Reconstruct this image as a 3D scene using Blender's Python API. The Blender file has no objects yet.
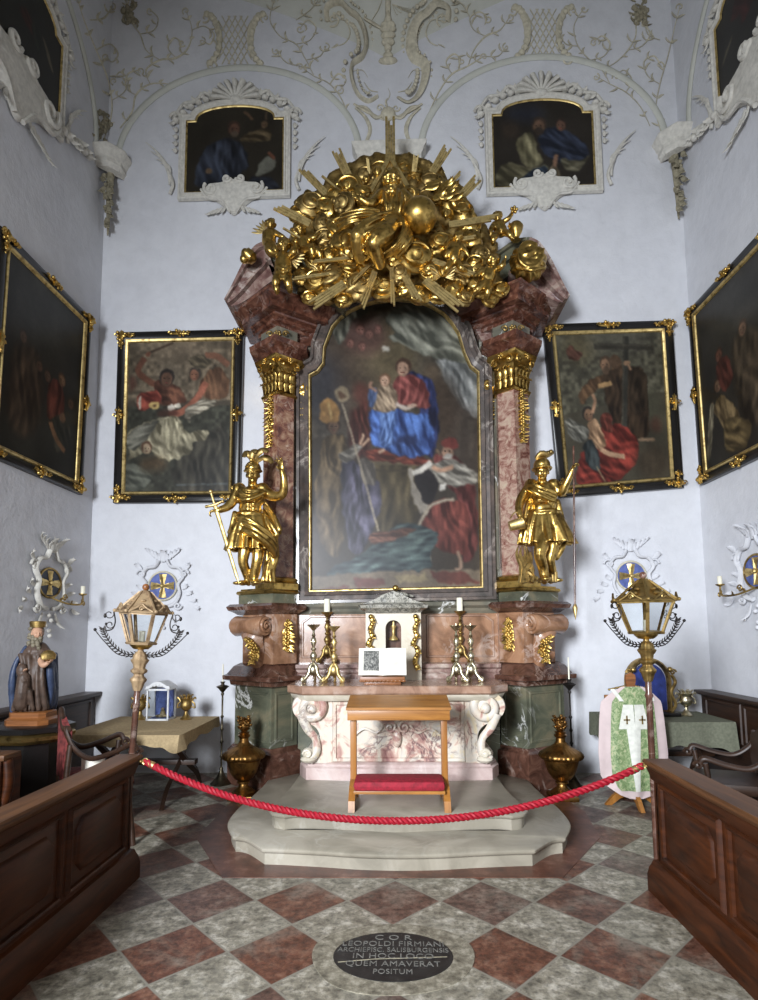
import bpy, bmesh, math, random
import numpy as np
from mathutils import Vector, Matrix, Quaternion, noise
rnd = random.Random(7)
scene = bpy.context.scene
COL = scene.collection

# ---------------------------------------------------------------- camera
F = 570.0; CH = 1.70
PITCH = math.radians(5.3); YAW = math.radians(1.8); ROLL = math.radians(0.4)
def _basis():
    f = Vector((-math.sin(YAW)*math.cos(PITCH), math.cos(YAW)*math.cos(PITCH), math.sin(PITCH)))
    r = Vector((math.cos(YAW), math.sin(YAW), 0)); u = r.cross(f)
    c, s = math.cos(ROLL), math.sin(ROLL)
    return c*r - s*u, s*r + c*u, f
RV, UV_, FV = _basis()
PX0, PY0 = 379.0, 577.25
def ray(px, py): return FV + RV*((px-PX0)/F) - UV_*((py-PY0)/F)
def PY(px, py, Y):
    d = ray(px, py); t = Y/d.y; return Vector((d.x*t, Y, CH+d.z*t))
def PX(px, py, X):
    d = ray(px, py); t = X/d.x; return Vector((X, d.y*t, CH+d.z*t))
def PZ(px, py, z):
    d = ray(px, py); t = (z-CH)/d.z; return Vector((d.x*t, d.y*t, z))
cam = bpy.data.cameras.new('camera'); camo = bpy.data.objects.new('camera', cam)
COL.objects.link(camo); scene.camera = camo
cam.sensor_width = 36; cam.lens = F/1000*36; cam.shift_y = (PY0-500)/1000; cam.clip_start = .05
M4 = Matrix((( RV.x, UV_.x, -FV.x, 0), (RV.y, UV_.y, -FV.y, 0), (RV.z, UV_.z, -FV.z, CH), (0, 0, 0, 1)))
camo.matrix_world = M4

# ---------------------------------------------------------------- light
w = bpy.data.worlds.new('world'); scene.world = w; w.use_nodes = True
bg = w.node_tree.nodes['Background']
bg.inputs[0].default_value = (.72, .73, .76, 1); bg.inputs[1].default_value = .09
def area(name, loc, target, sx, sy, power, col, spread=180):
    l = bpy.data.lights.new(name, 'AREA'); l.shape = 'RECTANGLE'; l.size = sx; l.size_y = sy
    l.energy = power; l.color = col
    l.spread = math.radians(spread); o = bpy.data.objects.new(name, l); COL.objects.link(o); o.location = loc
    o.rotation_euler = (Vector(target)-Vector(loc)).to_track_quat('-Z', 'Y').to_euler()
    return o
area('assumed_key_light', (-2.7, -3.0, 3.3), (1.6, 7, 1.2), 1.4, 2.2, 560, (.88, .93, 1.0), 106)  # assumed key lamp, unseen behind the camera at left; no window is built
area('fill_light', (1.0, -3.4, 2.6), (0, 5, 1.2), 2.4, 2.4, 50, (1.0, .92, .82))  # warm fill lamp added behind the camera to lift the floor
scene.view_settings.view_transform = 'Standard'; scene.view_settings.look = 'None'
scene.view_settings.exposure = 0.0; scene.view_settings.gamma = 1.0
scene.view_settings.use_curve_mapping = False

# ---------------------------------------------------------------- colour + materials
def lin(c):
    c = c/255.0
    return c/12.92 if c <= .04045 else ((c+.055)/1.055)**2.4
def C3(r, g, b): return (lin(r), lin(g), lin(b), 1)
class NT:
    def __init__(s, name):
        s.m = bpy.data.materials.new(name); s.m.use_nodes = True; s.t = s.m.node_tree
        s.b = s.t.nodes['Principled BSDF']
    def n(s, typ, **k):
        o = s.t.nodes.new(typ)
        for a, v in k.items():
            if a.startswith('i_'):
                key = a[2:].replace('_', ' ')
                o.inputs[int(key) if key.isdigit() else key].default_value = v
            else: setattr(o, a, v)
        return o
    def l(s, a, b): s.t.links.new(a, b)
    def ramp(s, fac, stops):
        r = s.n('ShaderNodeValToRGB'); e = r.color_ramp.elements
        while len(e) < len(stops): e.new(.5)
        for q, (p, c) in zip(e, stops): q.position = p; q.color = c
        s.l(fac, r.inputs[0]); return r.outputs[0]
    def mix(s, fac, a, b, mode='MIX'):
        m = s.n('ShaderNodeMix', data_type='RGBA', blend_type=mode)
        for sock, v in ((m.inputs[0], fac), (m.inputs[6], a), (m.inputs[7], b)):
            if hasattr(v, 'is_output'): s.l(v, sock)
            else: sock.default_value = v
        return m.outputs[2]
    def coord(s, scale=(1, 1, 1), rot=(0, 0, 0), loc=(0, 0, 0), kind='Object'):
        t = s.n('ShaderNodeTexCoord'); m = s.n('ShaderNodeMapping')
        m.inputs['Scale'].default_value = scale; m.inputs['Rotation'].default_value = rot; m.inputs['Location'].default_value = loc
        s.l(t.outputs[kind], m.inputs[0]); return m.outputs[0]
    def noise(s, co, scale, detail=4, rough=.55, dist=0):
        q = s.n('ShaderNodeTexNoise'); s.l(co, q.inputs['Vector'])
        q.inputs['Scale'].default_value = scale; q.inputs['Detail'].default_value = detail
        q.inputs['Roughness'].default_value = rough; q.inputs['Distortion'].default_value = dist
        return q.outputs[0]
    def bump(s, h, st=.3, d=.01):
        b = s.n('ShaderNodeBump'); b.inputs['Strength'].default_value = st; b.inputs['Distance'].default_value = d
        s.l(h, b.inputs['Height']); s.l(b.outputs[0], s.b.inputs['Normal'])
    def base(s, v):
        if hasattr(v, 'is_output'): s.l(v, s.b.inputs['Base Color'])
        else: s.b.inputs['Base Color'].default_value = v
    def fin(s, rough=.5, metal=0, spec=.5):
        s.b.inputs['Roughness'].default_value = rough; s.b.inputs['Metallic'].default_value = metal
        s.b.inputs['Specular IOR Level'].default_value = spec; return s.m

def plain(name, c, rough=.6, metal=0, var=.12, sc=9, bump=.15, bd=.003, spec=.4):
    t = NT(name); co = t.coord(); f = t.noise(co, sc, 5)
    a = C3(*c); lo = tuple(v*(1-var*1.6) for v in a[:3])+(1,); hi = tuple(min(1, v*(1+var)) for v in a[:3])+(1,)
    t.base(t.ramp(f, [(.3, lo), (.7, hi)])); t.bump(t.noise(co, sc*3, 4), bump, bd)
    return t.fin(rough, metal, spec)
def marble(name, stops, vein=(230, 225, 215), vamt=.6, scale=3.0, vscale=2.2, width=.05, rough=.22, dist=1.2):
    t = NT(name); co = t.coord(loc=(3.1, 1.7, .4))
    n1 = t.noise(co, scale, 8, .62, dist)
    c = t.ramp(n1, [(p, C3(*q)) for p, q in stops])
    n2 = t.noise(co, vscale, 6, .6, 1.5)
    a = t.n('ShaderNodeMath', operation='SUBTRACT'); t.l(n2, a.inputs[0]); a.inputs[1].default_value = .5
    b = t.n('ShaderNodeMath', operation='ABSOLUTE'); t.l(a.outputs[0], b.inputs[0])
    v = t.ramp(b.outputs[0], [(0, (vamt,)*3+(1,)), (width, (0, 0, 0, 1))])
    msk = t.ramp(t.noise(co, scale*.7, 2), [(.48, (0, 0, 0, 1)), (.62, (1, 1, 1, 1))])
    v2 = t.mix(1.0, v, msk, 'MULTIPLY')
    t.base(t.mix(v2, c, C3(*vein)))
    t.bump(t.noise(co, 30, 3), .05, .002)
    return t.fin(rough, 0, .5)
def gold(name, c, dark, rough=.3, sc=14, bump=.25, bd=.004):
    t = NT(name); co = t.coord(); f = t.noise(co, sc, 6, .6)
    t.base(t.ramp(f, [(.30, C3(*dark)), (.52, C3(*c)), (.8, C3(*[min(255, int(v*1.08)) for v in c]))]))
    r = t.n('ShaderNodeMapRange'); t.l(f, r.inputs[0]); r.inputs['To Min'].default_value = rough+.15; r.inputs['To Max'].default_value = rough-.06
    m = t.fin(rough, 1.0); t.l(r.outputs[0], t.b.inputs['Roughness'])
    t.bump(t.noise(co, sc*1.7, 5), bump, bd)
    return m
def wood(name, c1, c2, rough=.35, axis=(1, 1, 12), sc=3, spec=.5):
    t = NT(name); co = t.coord(scale=axis)
    f = t.noise(co, sc, 6, .6, .8)
    t.base(t.ramp(f, [(.28, C3(*c1)), (.7, C3(*c2))]))
    t.bump(t.noise(co, sc*3, 4), .12, .002)
    return t.fin(rough, 0, spec)

# plaster
def plaster(name, c, c2, bmp=.35):
    t = NT(name); co = t.coord()
    f = t.noise(co, .9, 6, .6); g = t.noise(co, 5, 6, .65)
    a = t.ramp(f, [(.32, C3(*c2)), (.62, C3(*c))])
    b = t.ramp(g, [(.35, (.93, .93, .93, 1)), (.6, (1, 1, 1, 1))])
    t.base(t.mix(1.0, a, b, 'MULTIPLY'))
    h = t.n('ShaderNodeMath', operation='ADD'); t.l(t.noise(co, 2.6, 5, .6), h.inputs[0]); t.l(g, h.inputs[1])
    t.bump(h.outputs[0], bmp, .03)
    return t.fin(.85, 0, .2)
M = {}
M['plaster'] = plaster('plaster', (212, 213, 217), (204, 205, 210))
M['vault'] = plaster('vault_plaster', (198, 199, 190), (190, 191, 182), .25)
M['stucco'] = plain('stucco', (206, 203, 194), .8, var=.12, sc=20, spec=.2)
M['stucco_tan'] = plain('stucco_tan', (196, 190, 170), .8, var=.16, sc=20, spec=.2)
M['stucco_grime'] = plain('stucco_grime', (150, 143, 122), .85, var=.25, sc=25, spec=.2)
M['gold'] = gold('gold_leaf', (204, 171, 98), (104, 78, 36), .29)
M['gold_pale'] = gold('pale_gold', (216, 192, 132), (136, 112, 68), .45)
M['gold_dull'] = gold('dull_gold', (172, 146, 92), (84, 66, 36), .42)
M['bronze'] = gold('bronze_gold', (150, 112, 62), (66, 44, 24), .34)
M['silver'] = gold('silver_gilt', (205, 196, 168), (110, 96, 64), .3)
M['iron'] = plain('iron', (42, 38, 36), .5, .6, sc=20)
M['red_marble'] = marble('red_marble', [(.34, (58, 33, 25)), (.5, (88, 54, 42)), (.62, (112, 74, 58)), (.74, (144, 110, 92))], (190, 168, 156), .3, 8, 5)
M['dark_red_marble'] = marble('dark_red_marble', [(.3, (54, 34, 27)), (.5, (84, 56, 45)), (.7, (112, 80, 66))], (180, 160, 148), .5, 6, 4)
M['purple_marble'] = marble('purple_marble', [(.3, (84, 58, 54)), (.45, (116, 88, 82)), (.6, (148, 126, 116)), (.75, (176, 162, 148))], (215, 205, 195), .7, 6, 3, width=.07)
M['pink_marble'] = marble('pink_marble', [(.3, (108, 76, 54)), (.48, (142, 104, 78)), (.62, (160, 122, 94)), (.8, (184, 154, 128))], (214, 196, 184), .5, 4)
M['shaft_marble'] = marble('shaft_marble', [(.34, (92, 56, 48)), (.44, (136, 100, 88)), (.56, (164, 138, 122)), (.7, (176, 160, 138))], (104, 60, 50), .7, 9, 7, .07)
M['shaft_red'] = marble('shaft_red', [(.34, (76, 46, 40)), (.46, (116, 76, 62)), (.58, (142, 108, 86)), (.72, (170, 146, 122))], (190, 170, 152), .6, 9, 6)
M['green_marble'] = marble('green_marble', [(.3, (62, 64, 54)), (.5, (90, 92, 76)), (.68, (120, 112, 90)), (.8, (140, 118, 92))], (226, 226, 222), .85, 2.2, 1.5, .018)
M['grey_marble'] = marble('grey_marble', [(.3, (76, 76, 68)), (.5, (102, 100, 88)), (.7, (128, 118, 100))], (222, 222, 218), .9, 2.2, 1.3, .018, .3)
M['mensa_marble'] = marble('mensa_marble', [(.3, (136, 92, 88)), (.41, (176, 140, 128)), (.48, (210, 196, 178)), (.58, (196, 190, 180)), (.66, (206, 190, 156)), (.78, (150, 138, 134))], (92, 62, 66), .9, 3.4, 6, .06, .35, 1.6)
M['slab_marble'] = marble('slab_marble', [(.3, (118, 90, 74)), (.5, (150, 118, 98)), (.7, (172, 142, 122))], (224, 210, 200), .4, 4)
M['plinth_marble'] = marble('plinth_marble', [(.3, (160, 138, 134)), (.5, (186, 164, 158)), (.7, (204, 188, 182))], (225, 215, 210), .4, 3)
M['step_stone'] = marble('step_stone', [(.3, (128, 122, 108)), (.5, (150, 143, 128)), (.7, (164, 157, 142))], (190, 186, 176), .3, 2, rough=.42)
M['beige_marble'] = marble('beige_marble', [(.3, (186, 176, 156)), (.5, (204, 196, 178)), (.7, (216, 208, 192))], (160, 140, 110), .3, 3)
M['surround'] = marble('surround_marble', [(.3, (58, 54, 50)), (.5, (80, 72, 68)), (.7, (106, 92, 84))], (190, 180, 170), .5, 4)
M['speckle_marble'] = marble('speckle_marble', [(.38, (58, 58, 54)), (.48, (120, 118, 108)), (.56, (168, 164, 152)), (.62, (90, 88, 80))], (200, 198, 190), .5, 22)
M['pew'] = wood('pew_wood', (28, 12, 5), (74, 37, 15), .42, (1, 1.2, 9), 2.2, .22)
M['pew_top'] = wood('pew_top_wood', (54, 32, 17), (104, 68, 38), .5, (10, .8, 10), 2.2, .3)
M['dark_wood'] = wood('dark_wood', (30, 18, 12), (62, 40, 26), .45)
M['honey'] = wood('honey_wood', (120, 76, 30), (176, 122, 60), .35, (1, 8, 8), 1.6)
M['honey_v'] = wood('honey_wood_upright', (120, 74, 28), (168, 114, 52), .35, (9, 9, 1), 1.6)
M['walnut'] = wood('walnut', (92, 54, 26), (148, 94, 50), .4)
M['black'] = plain('black_lacquer', (24, 22, 21), .3, sc=12)
M['red_velvet'] = plain('red_velvet', (138, 22, 40), .75, var=.25, sc=30, bump=.3)
M['rope_red'] = plain('rope_red', (150, 14, 34), .6, var=.2, sc=60)
M['candle'] = plain('candle_wax', (232, 228, 208), .5, var=.04)
M['paper'] = plain('paper', (226, 222, 208), .8, var=.05)
M['ink'] = plain('ink', (92, 92, 90), .8)
M['white_paint'] = plain('white_paint', (205, 206, 206), .55, var=.08)
M['blue'] = plain('blue_ground', (86, 100, 158), .6, var=.25, sc=14)
M['deep_blue'] = plain('deep_blue', (34, 48, 110), .5, var=.3, sc=14)
M['linen'] = plain('linen_cloth', (166, 146, 112), .85, var=.14, sc=40, bump=.3, spec=.1)
M['green_cloth'] = plain('green_cloth', (112, 114, 98), .85, var=.14, sc=40, bump=.3, spec=.1)
def glass_mat():
    t = NT('glass'); t.b.inputs['Transmission Weight'].default_value = 1; t.base((.9, .95, .97, 1)); t.b.inputs['IOR'].default_value = 1.1
    return t.fin(.06)
M['glass'] = glass_mat()

# ---------------------------------------------------------------- mesh builder
def root_loc(o):
    while o.parent: o = o.parent
    return Vector(o.location)
class MB:
    def __init__(s): s.v = []; s.f = []
    def add(s, vs, fs):
        n = len(s.v); s.v.extend([tuple(p) for p in vs]); s.f.extend([tuple(i+n for i in f) for f in fs]); return s
    def box(s, lo, hi, bev=0, mat=None):
        b = bmesh.new(); bmesh.ops.create_cube(b, size=1)
        c = [(a+d)/2 for a, d in zip(lo, hi)]; e = [abs(d-a) for a, d in zip(lo, hi)]
        for q in b.verts: q.co = Vector([c[i]+q.co[i]*e[i] for i in range(3)])
        if bev: bmesh.ops.bevel(b, geom=b.edges[:], offset=min(bev, min(e)*.45), segments=2, profile=.6, affect='EDGES')
        if mat: bmesh.ops.transform(b, matrix=mat, verts=b.verts)
        b.verts.index_update(); s.add([q.co.copy() for q in b.verts], [[q.index for q in f.verts] for f in b.faces]); b.free(); return s
    def bar(s, a, b, wx, wy, up=(0, 0, 1), bev=0):       # box from a to b with cross-section wx (side), wy (up)
        a, b = Vector(a), Vector(b); d = b-a; L = d.length; d.normalize(); up = Vector(up)
        if abs(d.dot(up)) > .98: up = Vector((0, 1, 0))
        x = d.cross(up).normalized(); u = x.cross(d)
        m = Matrix(((x.x, u.x, d.x, a.x), (x.y, u.y, d.y, a.y), (x.z, u.z, d.z, a.z), (0, 0, 0, 1)))
        return s.box((-wx/2, -wy/2, 0), (wx/2, wy/2, L), bev, m)
    def lathe(s, prof, c=(0, 0, 0), n=24, squash=1.0, mat=None, lobes=0, lamp=0):
        vs = []; fs = []; c = Vector(c)
        for r, z in prof:
            for k in range(n):
                a = 2*math.pi*k/n; rr = r*(1+lamp*abs(math.cos(a*lobes/2))) if lobes else r
                p = Vector((rr*math.cos(a), rr*squash*math.sin(a), z)); p = (mat@p) if mat else p; vs.append(p+c)
        m = len(prof)
        for i in range(m-1):
            for k in range(n):
                k2 = (k+1) % n; fs.append((i*n+k, i*n+k2, (i+1)*n+k2, (i+1)*n+k))
        if prof[0][0] > 1e-5: fs.append(tuple(range(n))[::-1])
        if prof[-1][0] > 1e-5: fs.append(tuple((m-1)*n+k for k in range(n)))
        return s.add(vs, fs)
    def tube(s, pts, rad, n=8, flat=1.0, up=None, close=False, cap=True, twist=0):
        pts = [Vector(p) for p in pts]; m = len(pts)
        if m < 2: return s
        if not hasattr(rad, '__len__'): rad = [rad]*m
        rad = list(rad)
        vs = []; fs = []; prev = None
        for i, p in enumerate(pts):
            if close: t = pts[(i+1) % m]-pts[i-1]
            else: t = pts[min(i+1, m-1)]-pts[max(i-1, 0)]
            if t.length < 1e-9: t = Vector((0, 0, 1))
            t.normalize()
            if up is not None:
                x = t.cross(Vector(up))
                if x.length < 1e-4: x = t.orthogonal()
                x.normalize()
            elif prev is None: x = t.orthogonal().normalized()
            else:
                x = prev-t*prev.dot(t)
                if x.length < 1e-6: x = t.orthogonal()
                x.normalize()
            prev = x; y = t.cross(x)
            for k in range(n):
                a = 2*math.pi*k/n+twist*i
                vs.append(p+x*(rad[i]*math.cos(a))+y*(rad[i]*flat*math.sin(a)))
        for i in range(m if close else m-1):
            j = (i+1) % m
            for k in range(n):
                k2 = (k+1) % n; fs.append((i*n+k, i*n+k2, j*n+k2, j*n+k))
        if cap and not close:
            fs.append(tuple(range(n))[::-1]); fs.append(tuple((m-1)*n+k for k in range(n)))
        return s.add(vs, fs)
    def ball(s, c, r, n=16, m=10, rot=None, warp=None):
        if not hasattr(r, '__len__'): r = (r, r, r)
        c = Vector(c); vs = []; fs = []
        for i in range(m+1):
            th = math.pi*i/m
            for k in range(n):
                a = 2*math.pi*k/n
                p = Vector((math.sin(th)*math.cos(a), math.sin(th)*math.sin(a), math.cos(th)))
                q = warp(p) if warp else 1.0
                p = Vector((p.x*r[0]*q, p.y*r[1]*q, p.z*r[2]*q))
                if rot: p = rot@p
                vs.append(p+c)
        for i in range(m):
            for k in range(n):
                k2 = (k+1) % n
                fs.append((i*n+k, (i+1)*n+k, (i+1)*n+k2, i*n+k2))
        return s.add(vs, fs)
    def prism(s, outline, y0, y1):                       # outline [(x,z)], extruded along Y
        n = len(outline)
        vs = [(x, y0, z) for x, z in outline]+[(x, y1, z) for x, z in outline]
        fs = [tuple(range(n)), tuple(range(2*n-1, n-1, -1))]
        for i in range(n): j = (i+1) % n; fs.append((i, i+n, j+n, j))
        return s.add(vs, fs)
    def slab(s, outline, z0, z1, nose=0):                # outline [(x,y)], extruded along Z
        n = len(outline)
        vs = [(x, y, z0) for x, y in outline]+[(x, y, z1) for x, y in outline]
        fs = [tuple(range(n-1, -1, -1)), tuple(range(n, 2*n))]
        for i in range(n): j = (i+1) % n; fs.append((i, j, j+n, i+n))
        return s.add(vs, fs)
    def sweep(s, path, prof, side=1, close=False):       # plan path [(x,y)], profile [(out,z)], mitred; side=+1 -> out is right of travel
        m = len(path); P = [Vector((x, y)) for x, y in path]; off = []
        for i in range(m):
            def nrm(a, b):
                d = (b-a).normalized(); return Vector((d.y, -d.x))*side
            if close: n1, n2 = nrm(P[i-1], P[i]), nrm(P[i], P[(i+1) % m])
            else:
                n1 = nrm(P[i-1], P[i]) if i else nrm(P[0], P[1]); n2 = nrm(P[i], P[i+1]) if i < m-1 else n1
            b = (n1+n2).normalized(); off.append(b/max(.35, b.dot(n1)))
        k = len(prof); vs = []; fs = []
        for i in range(m):
            for o, z in prof: q = P[i]+off[i]*o; vs.append((q.x, q.y, z))
        for i in range(m if close else m-1):
            j = (i+1) % m
            for a in range(k-1): fs.append((i*k+a, j*k+a, j*k+a+1, i*k+a+1))
        if not close: fs.append(tuple(range(k))[::-1]); fs.append(tuple((m-1)*k+a for a in range(k)))
        return s.add(vs, fs)
    def solid(s, path, prof, side=1):                    # closed convex plan outline with an edge profile, capped top and bottom
        s.sweep(path, prof, side, close=True); n = len(path); k = len(prof); b = len(s.v)-n*k
        s.f.append(tuple(b+i*k+k-1 for i in range(n))); s.f.append(tuple(b+i*k for i in range(n))[::-1]); return s
    def frame(s, pts, w, prof, nrm=(0, -1, 0), close=True):
        """moulding along a closed 3D planar line; profile [(across 0..1, height)], across goes outward from the line"""
        P = [Vector(p) for p in pts]; m = len(P); nrm = Vector(nrm).normalized(); k = len(prof); vs = []; fs = []
        c = sum(P, Vector())/m
        area2 = 0
        for i in range(m): area2 += (P[i]-c).cross(P[(i+1) % m]-c).dot(nrm)
        sg = 1 if area2 > 0 else -1
        for i in range(m):
            def on(a, b):
                d = (b-a).normalized(); return d.cross(nrm)*sg
            if close: n1, n2 = on(P[i-1], P[i]), on(P[i], P[(i+1) % m])
            else:
                n1 = on(P[i-1], P[i]) if i else on(P[0], P[1]); n2 = on(P[i], P[i+1]) if i < m-1 else n1
            b = (n1+n2).normalized(); b = b/max(.4, b.dot(n1))
            for a, h in prof: vs.append(P[i]+b*(a*w)+nrm*h)
        for i in range(m if close else m-1):
            j = (i+1) % m
            for a in range(k-1): fs.append((i*k+a, j*k+a, j*k+a+1, i*k+a+1))
        return s.add(vs, fs)
    def grid(s, fn, nu, nv, thick=None):
        vs = [fn(i/nu, j/nv) for j in range(nv+1) for i in range(nu+1)]
        fs = [(j*(nu+1)+i, j*(nu+1)+i+1, (j+1)*(nu+1)+i+1, (j+1)*(nu+1)+i) for j in range(nv) for i in range(nu)]
        return s.add(vs, fs)
    def xf(s, mat):
        s.v = [tuple(mat@Vector(p)) for p in s.v]; return s
    def build(s, name, mat, parent=None, smooth=True, origin=None, remesh=None, sm=2, solid=None, angle=50, sub=0, disp=None):
        o0 = root_loc(parent) if parent else Vector(origin or (0, 0, 0))
        me = bpy.data.meshes.new(name)
        me.from_pydata([(x-o0.x, y-o0.y, z-o0.z) for x, y, z in s.v], [], s.f); me.update()
        b = bmesh.new(); b.from_mesh(me); bmesh.ops.remove_doubles(b, verts=b.verts, dist=1e-5)
        bmesh.ops.recalc_face_normals(b, faces=b.faces); b.to_mesh(me); b.free()
        ob = bpy.data.objects.new(name, me); COL.objects.link(ob)
        ms = []
        if solid: q = ob.modifiers.new('s', 'SOLIDIFY'); q.thickness = solid; q.offset = 0; ms.append(q)
        if sub: q = ob.modifiers.new('u', 'SUBSURF'); q.levels = sub; ms.append(q)
        if remesh:
            q = ob.modifiers.new('r', 'REMESH'); q.mode = 'VOXEL'; q.voxel_size = remesh; q.use_smooth_shade = True; ms.append(q)
            if sm: q = ob.modifiers.new('m', 'SMOOTH'); q.iterations = sm; q.factor = .5; ms.append(q)
        if ms:
            dg = bpy.context.evaluated_depsgraph_get(); ev = ob.evaluated_get(dg)
            nm = bpy.data.meshes.new_from_object(ev); ob.modifiers.clear(); ob.data = nm; nm.name = name; bpy.data.meshes.remove(me); me = nm
        if disp:
            for q in me.vertices: q.co = disp(q.co.copy(), q.normal)
        if mat is not None: me.materials.clear(); me.materials.append(mat)
        if smooth:
            for p in me.polygons: p.use_smooth = True
            if not remesh: me.set_sharp_from_angle(angle=math.radians(angle))
        if parent: ob.parent = parent
        else: ob.location = o0
        return ob
def thing(name, label, cat, loc, group=None):
    o = bpy.data.objects.new(name, None); COL.objects.link(o); o.location = loc; o.empty_display_size = .1
    o['label'] = label; o['category'] = cat
    if group: o['group'] = group
    return o
def tag(o, label, cat, group=None):
    o['label'] = label; o['category'] = cat
    if group: o['group'] = group
    return o
def struct(o): o['kind'] = 'structure'; return o
def copy_thing(root, label, loc=None, rotz=0, scale=None):
    r = root.copy(); COL.objects.link(r); r['label'] = label
    if loc is not None: r.location = loc
    r.rotation_euler = (0, 0, rotz)
    if scale: r.scale = scale
    def rec(a, b):
        for ch in list(a.children):
            c = ch.copy(); COL.objects.link(c); c.parent = b; rec(ch, c)
    rec(root, r); return r
def spline(pts, n=8, close=False):
    P = [Vector(p) for p in pts]; m = len(P); out = []
    rng = range(m if close else m-1)
    for i in rng:
        if close: a, b, c, d = P[i-1], P[i], P[(i+1) % m], P[(i+2) % m]
        else: a, b, c, d = P[max(i-1, 0)], P[i], P[i+1], P[min(i+2, m-1)]
        for k in range(n):
            t = k/n
            out.append(.5*((2*b)+(c-a)*t+(2*a-5*b+4*c-d)*t*t+(3*b-a-3*c+d)*t**3))
    if not close: out.append(P[-1])
    return out
def lerp(a, b, t): return a+(b-a)*t
def taper(m, r0, r1, r2): # start, middle, end
    return [lerp(r0, r1, i/(m-1)*2) if i < m/2 else lerp(r1, r2, i/(m-1)*2-1) for i in range(m)]
# ================================================================= ROOM
XL, XR, YB, ZS = -3.85, 3.73, 7.0, 8.0
YF = -4.0
ARCH = [(-2.07, 1.63, 1.33), (1.97, 1.6, 1.32)]
SARCH = [(5.12, 1.6, 1.45), (1.6, 1.6, 1.45), (-1.9, 1.6, 1.45)]
def vault(x, y):
    db = max(0., YB-y); dl = max(0., x-XL); dr = max(0., XR-x)
    def q(d, a=3.6, b=2.5):
        d = max(0., d-.20); return ZS+(b*math.sqrt(max(0, 1-(1-d/a)**2)) if d < a else b)
    z = min(q(db), q(dl), q(dr))
    for c, h, r in ARCH:
        u = (x-c)/(h+.04*db)
        if abs(u) < 1: z = max(z, min(ZS+r*math.sqrt(1-u*u)+.30*db, ZS+2.5))
    for c, h, r in SARCH:
        for d in (dl, dr):
            u = (y-c)/(h+.08*d)
            if abs(u) < 1: z = max(z, min(ZS+r*math.sqrt(1-u*u)+.30*d, ZS+2.5))
    return z
def PV(px, py):     # ray from the camera to the vault
    d = ray(px, py); t = 3.0; p = None
    while t < 9:
        p = Vector((0, 0, CH))+d*t
        if p.y >= YB-.002 or p.x <= XL+.002 or p.x >= XR-.002: break
        if p.z >= vault(p.x, p.y): break
        t += .02
    lo, hi = t-.02, t
    for _ in range(14):
        m = (lo+hi)/2; p = Vector((0, 0, CH))+d*m
        out = p.y >= YB or p.x <= XL or p.x >= XR or p.z >= vault(p.x, p.y)
        if out: hi = m
        else: lo = m
    p = Vector((0, 0, CH))+d*lo
    return p-ray(px, py).normalized()*.012
fl = MB(); fl.box((XL-.3, YF, -.1), (XR+.3, YB+.3, 0))
t = NT('floor_tiles')
co = t.coord(kind='Object', rot=(0, 0, math.radians(45)), loc=(0, 0, 0))
sep = t.n('ShaderNodeSeparateXYZ')
# warp the coordinates a little, the old slabs are irregular
wn = t.n('ShaderNodeTexNoise'); wn.inputs['Scale'].default_value = 1.1; wn.inputs['Detail'].default_value = 2; t.l(co, wn.inputs['Vector'])
wadd = t.n('ShaderNodeVectorMath', operation='MULTIPLY_ADD'); t.l(wn.outputs[1], wadd.inputs[0]); wadd.inputs[1].default_value = (.05, .05, 0); t.l(co, wadd.inputs[2])
t.l(wadd.outputs[0], sep.inputs[0])
S_ = .4137
def mth(op, a, b=None):
    m = t.n('ShaderNodeMath', operation=op)
    for i, v in enumerate([a, b]):
        if v is None: continue
        if hasattr(v, 'is_output'): t.l(v, m.inputs[i])
        else: m.inputs[i].default_value = v
    return m.outputs[0]
# red centre at (-.04, 3.765): rotated coordinate of that centre must be the middle of an even cell
ca = math.cos(math.radians(45)); u0 = ca*(-.04)-ca*3.765+.025; v0 = ca*(-.04)+ca*3.765+.025
uu = mth('DIVIDE', mth('SUBTRACT', sep.outputs[0], u0-S_/2), S_); vv = mth('DIVIDE', mth('SUBTRACT', sep.outputs[1], v0-S_/2), S_)
fu, fv = mth('FLOOR', uu), mth('FLOOR', vv)
par = mth('PINGPONG', mth('ADD', fu, fv), 1.0)
cid = t.n('ShaderNodeCombineXYZ'); t.l(fu, cid.inputs[0]); t.l(fv, cid.inputs[1])
wh = t.n('ShaderNodeTexWhiteNoise', noise_dimensions='3D'); t.l(cid.outputs[0], wh.inputs['Vector'])
co2 = t.coord()
nz = t.noise(co2, 9, 8, .7); nz2 = t.noise(co2, 2.4, 5, .6, .6); nz3 = t.noise(co2, 28, 6, .7)
redc = t.ramp(nz, [(.3, C3(64, 42, 32)), (.5, C3(102, 64, 48)), (.72, C3(142, 106, 86))])
red2 = t.ramp(nz, [(.3, C3(58, 48, 42)), (.5, C3(98, 80, 72)), (.72, C3(146, 130, 118))])
grey = t.ramp(nz, [(.32, C3(86, 82, 72)), (.5, C3(142, 136, 120)), (.66, C3(196, 190, 176))])
rsel = t.ramp(wh.outputs[0], [(.45, (0, 0, 0, 1)), (.75, (1, 1, 1, 1))])
redm = t.mix(rsel, redc, red2)
tile = t.mix(par, redm, grey)
wear = t.ramp(nz2, [(.5, (0, 0, 0, 1)), (.68, (.55, .55, .55, 1))])
tile = t.mix(wear, tile, C3(150, 146, 132))
gr = t.ramp(nz3, [(.36, (.45, .45, .45, 1)), (.55, (1, 1, 1, 1))])
tile = t.mix(1.0, tile, gr, 'MULTIPLY')
def edge(a): return mth('ABSOLUTE', mth('SUBTRACT', mth('FRACT', a), .5))
em = mth('MAXIMUM', edge(uu), edge(vv))
ln = t.ramp(em, [(.478, (0, 0, 0, 1)), (.492, (1, 1, 1, 1))])
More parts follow.
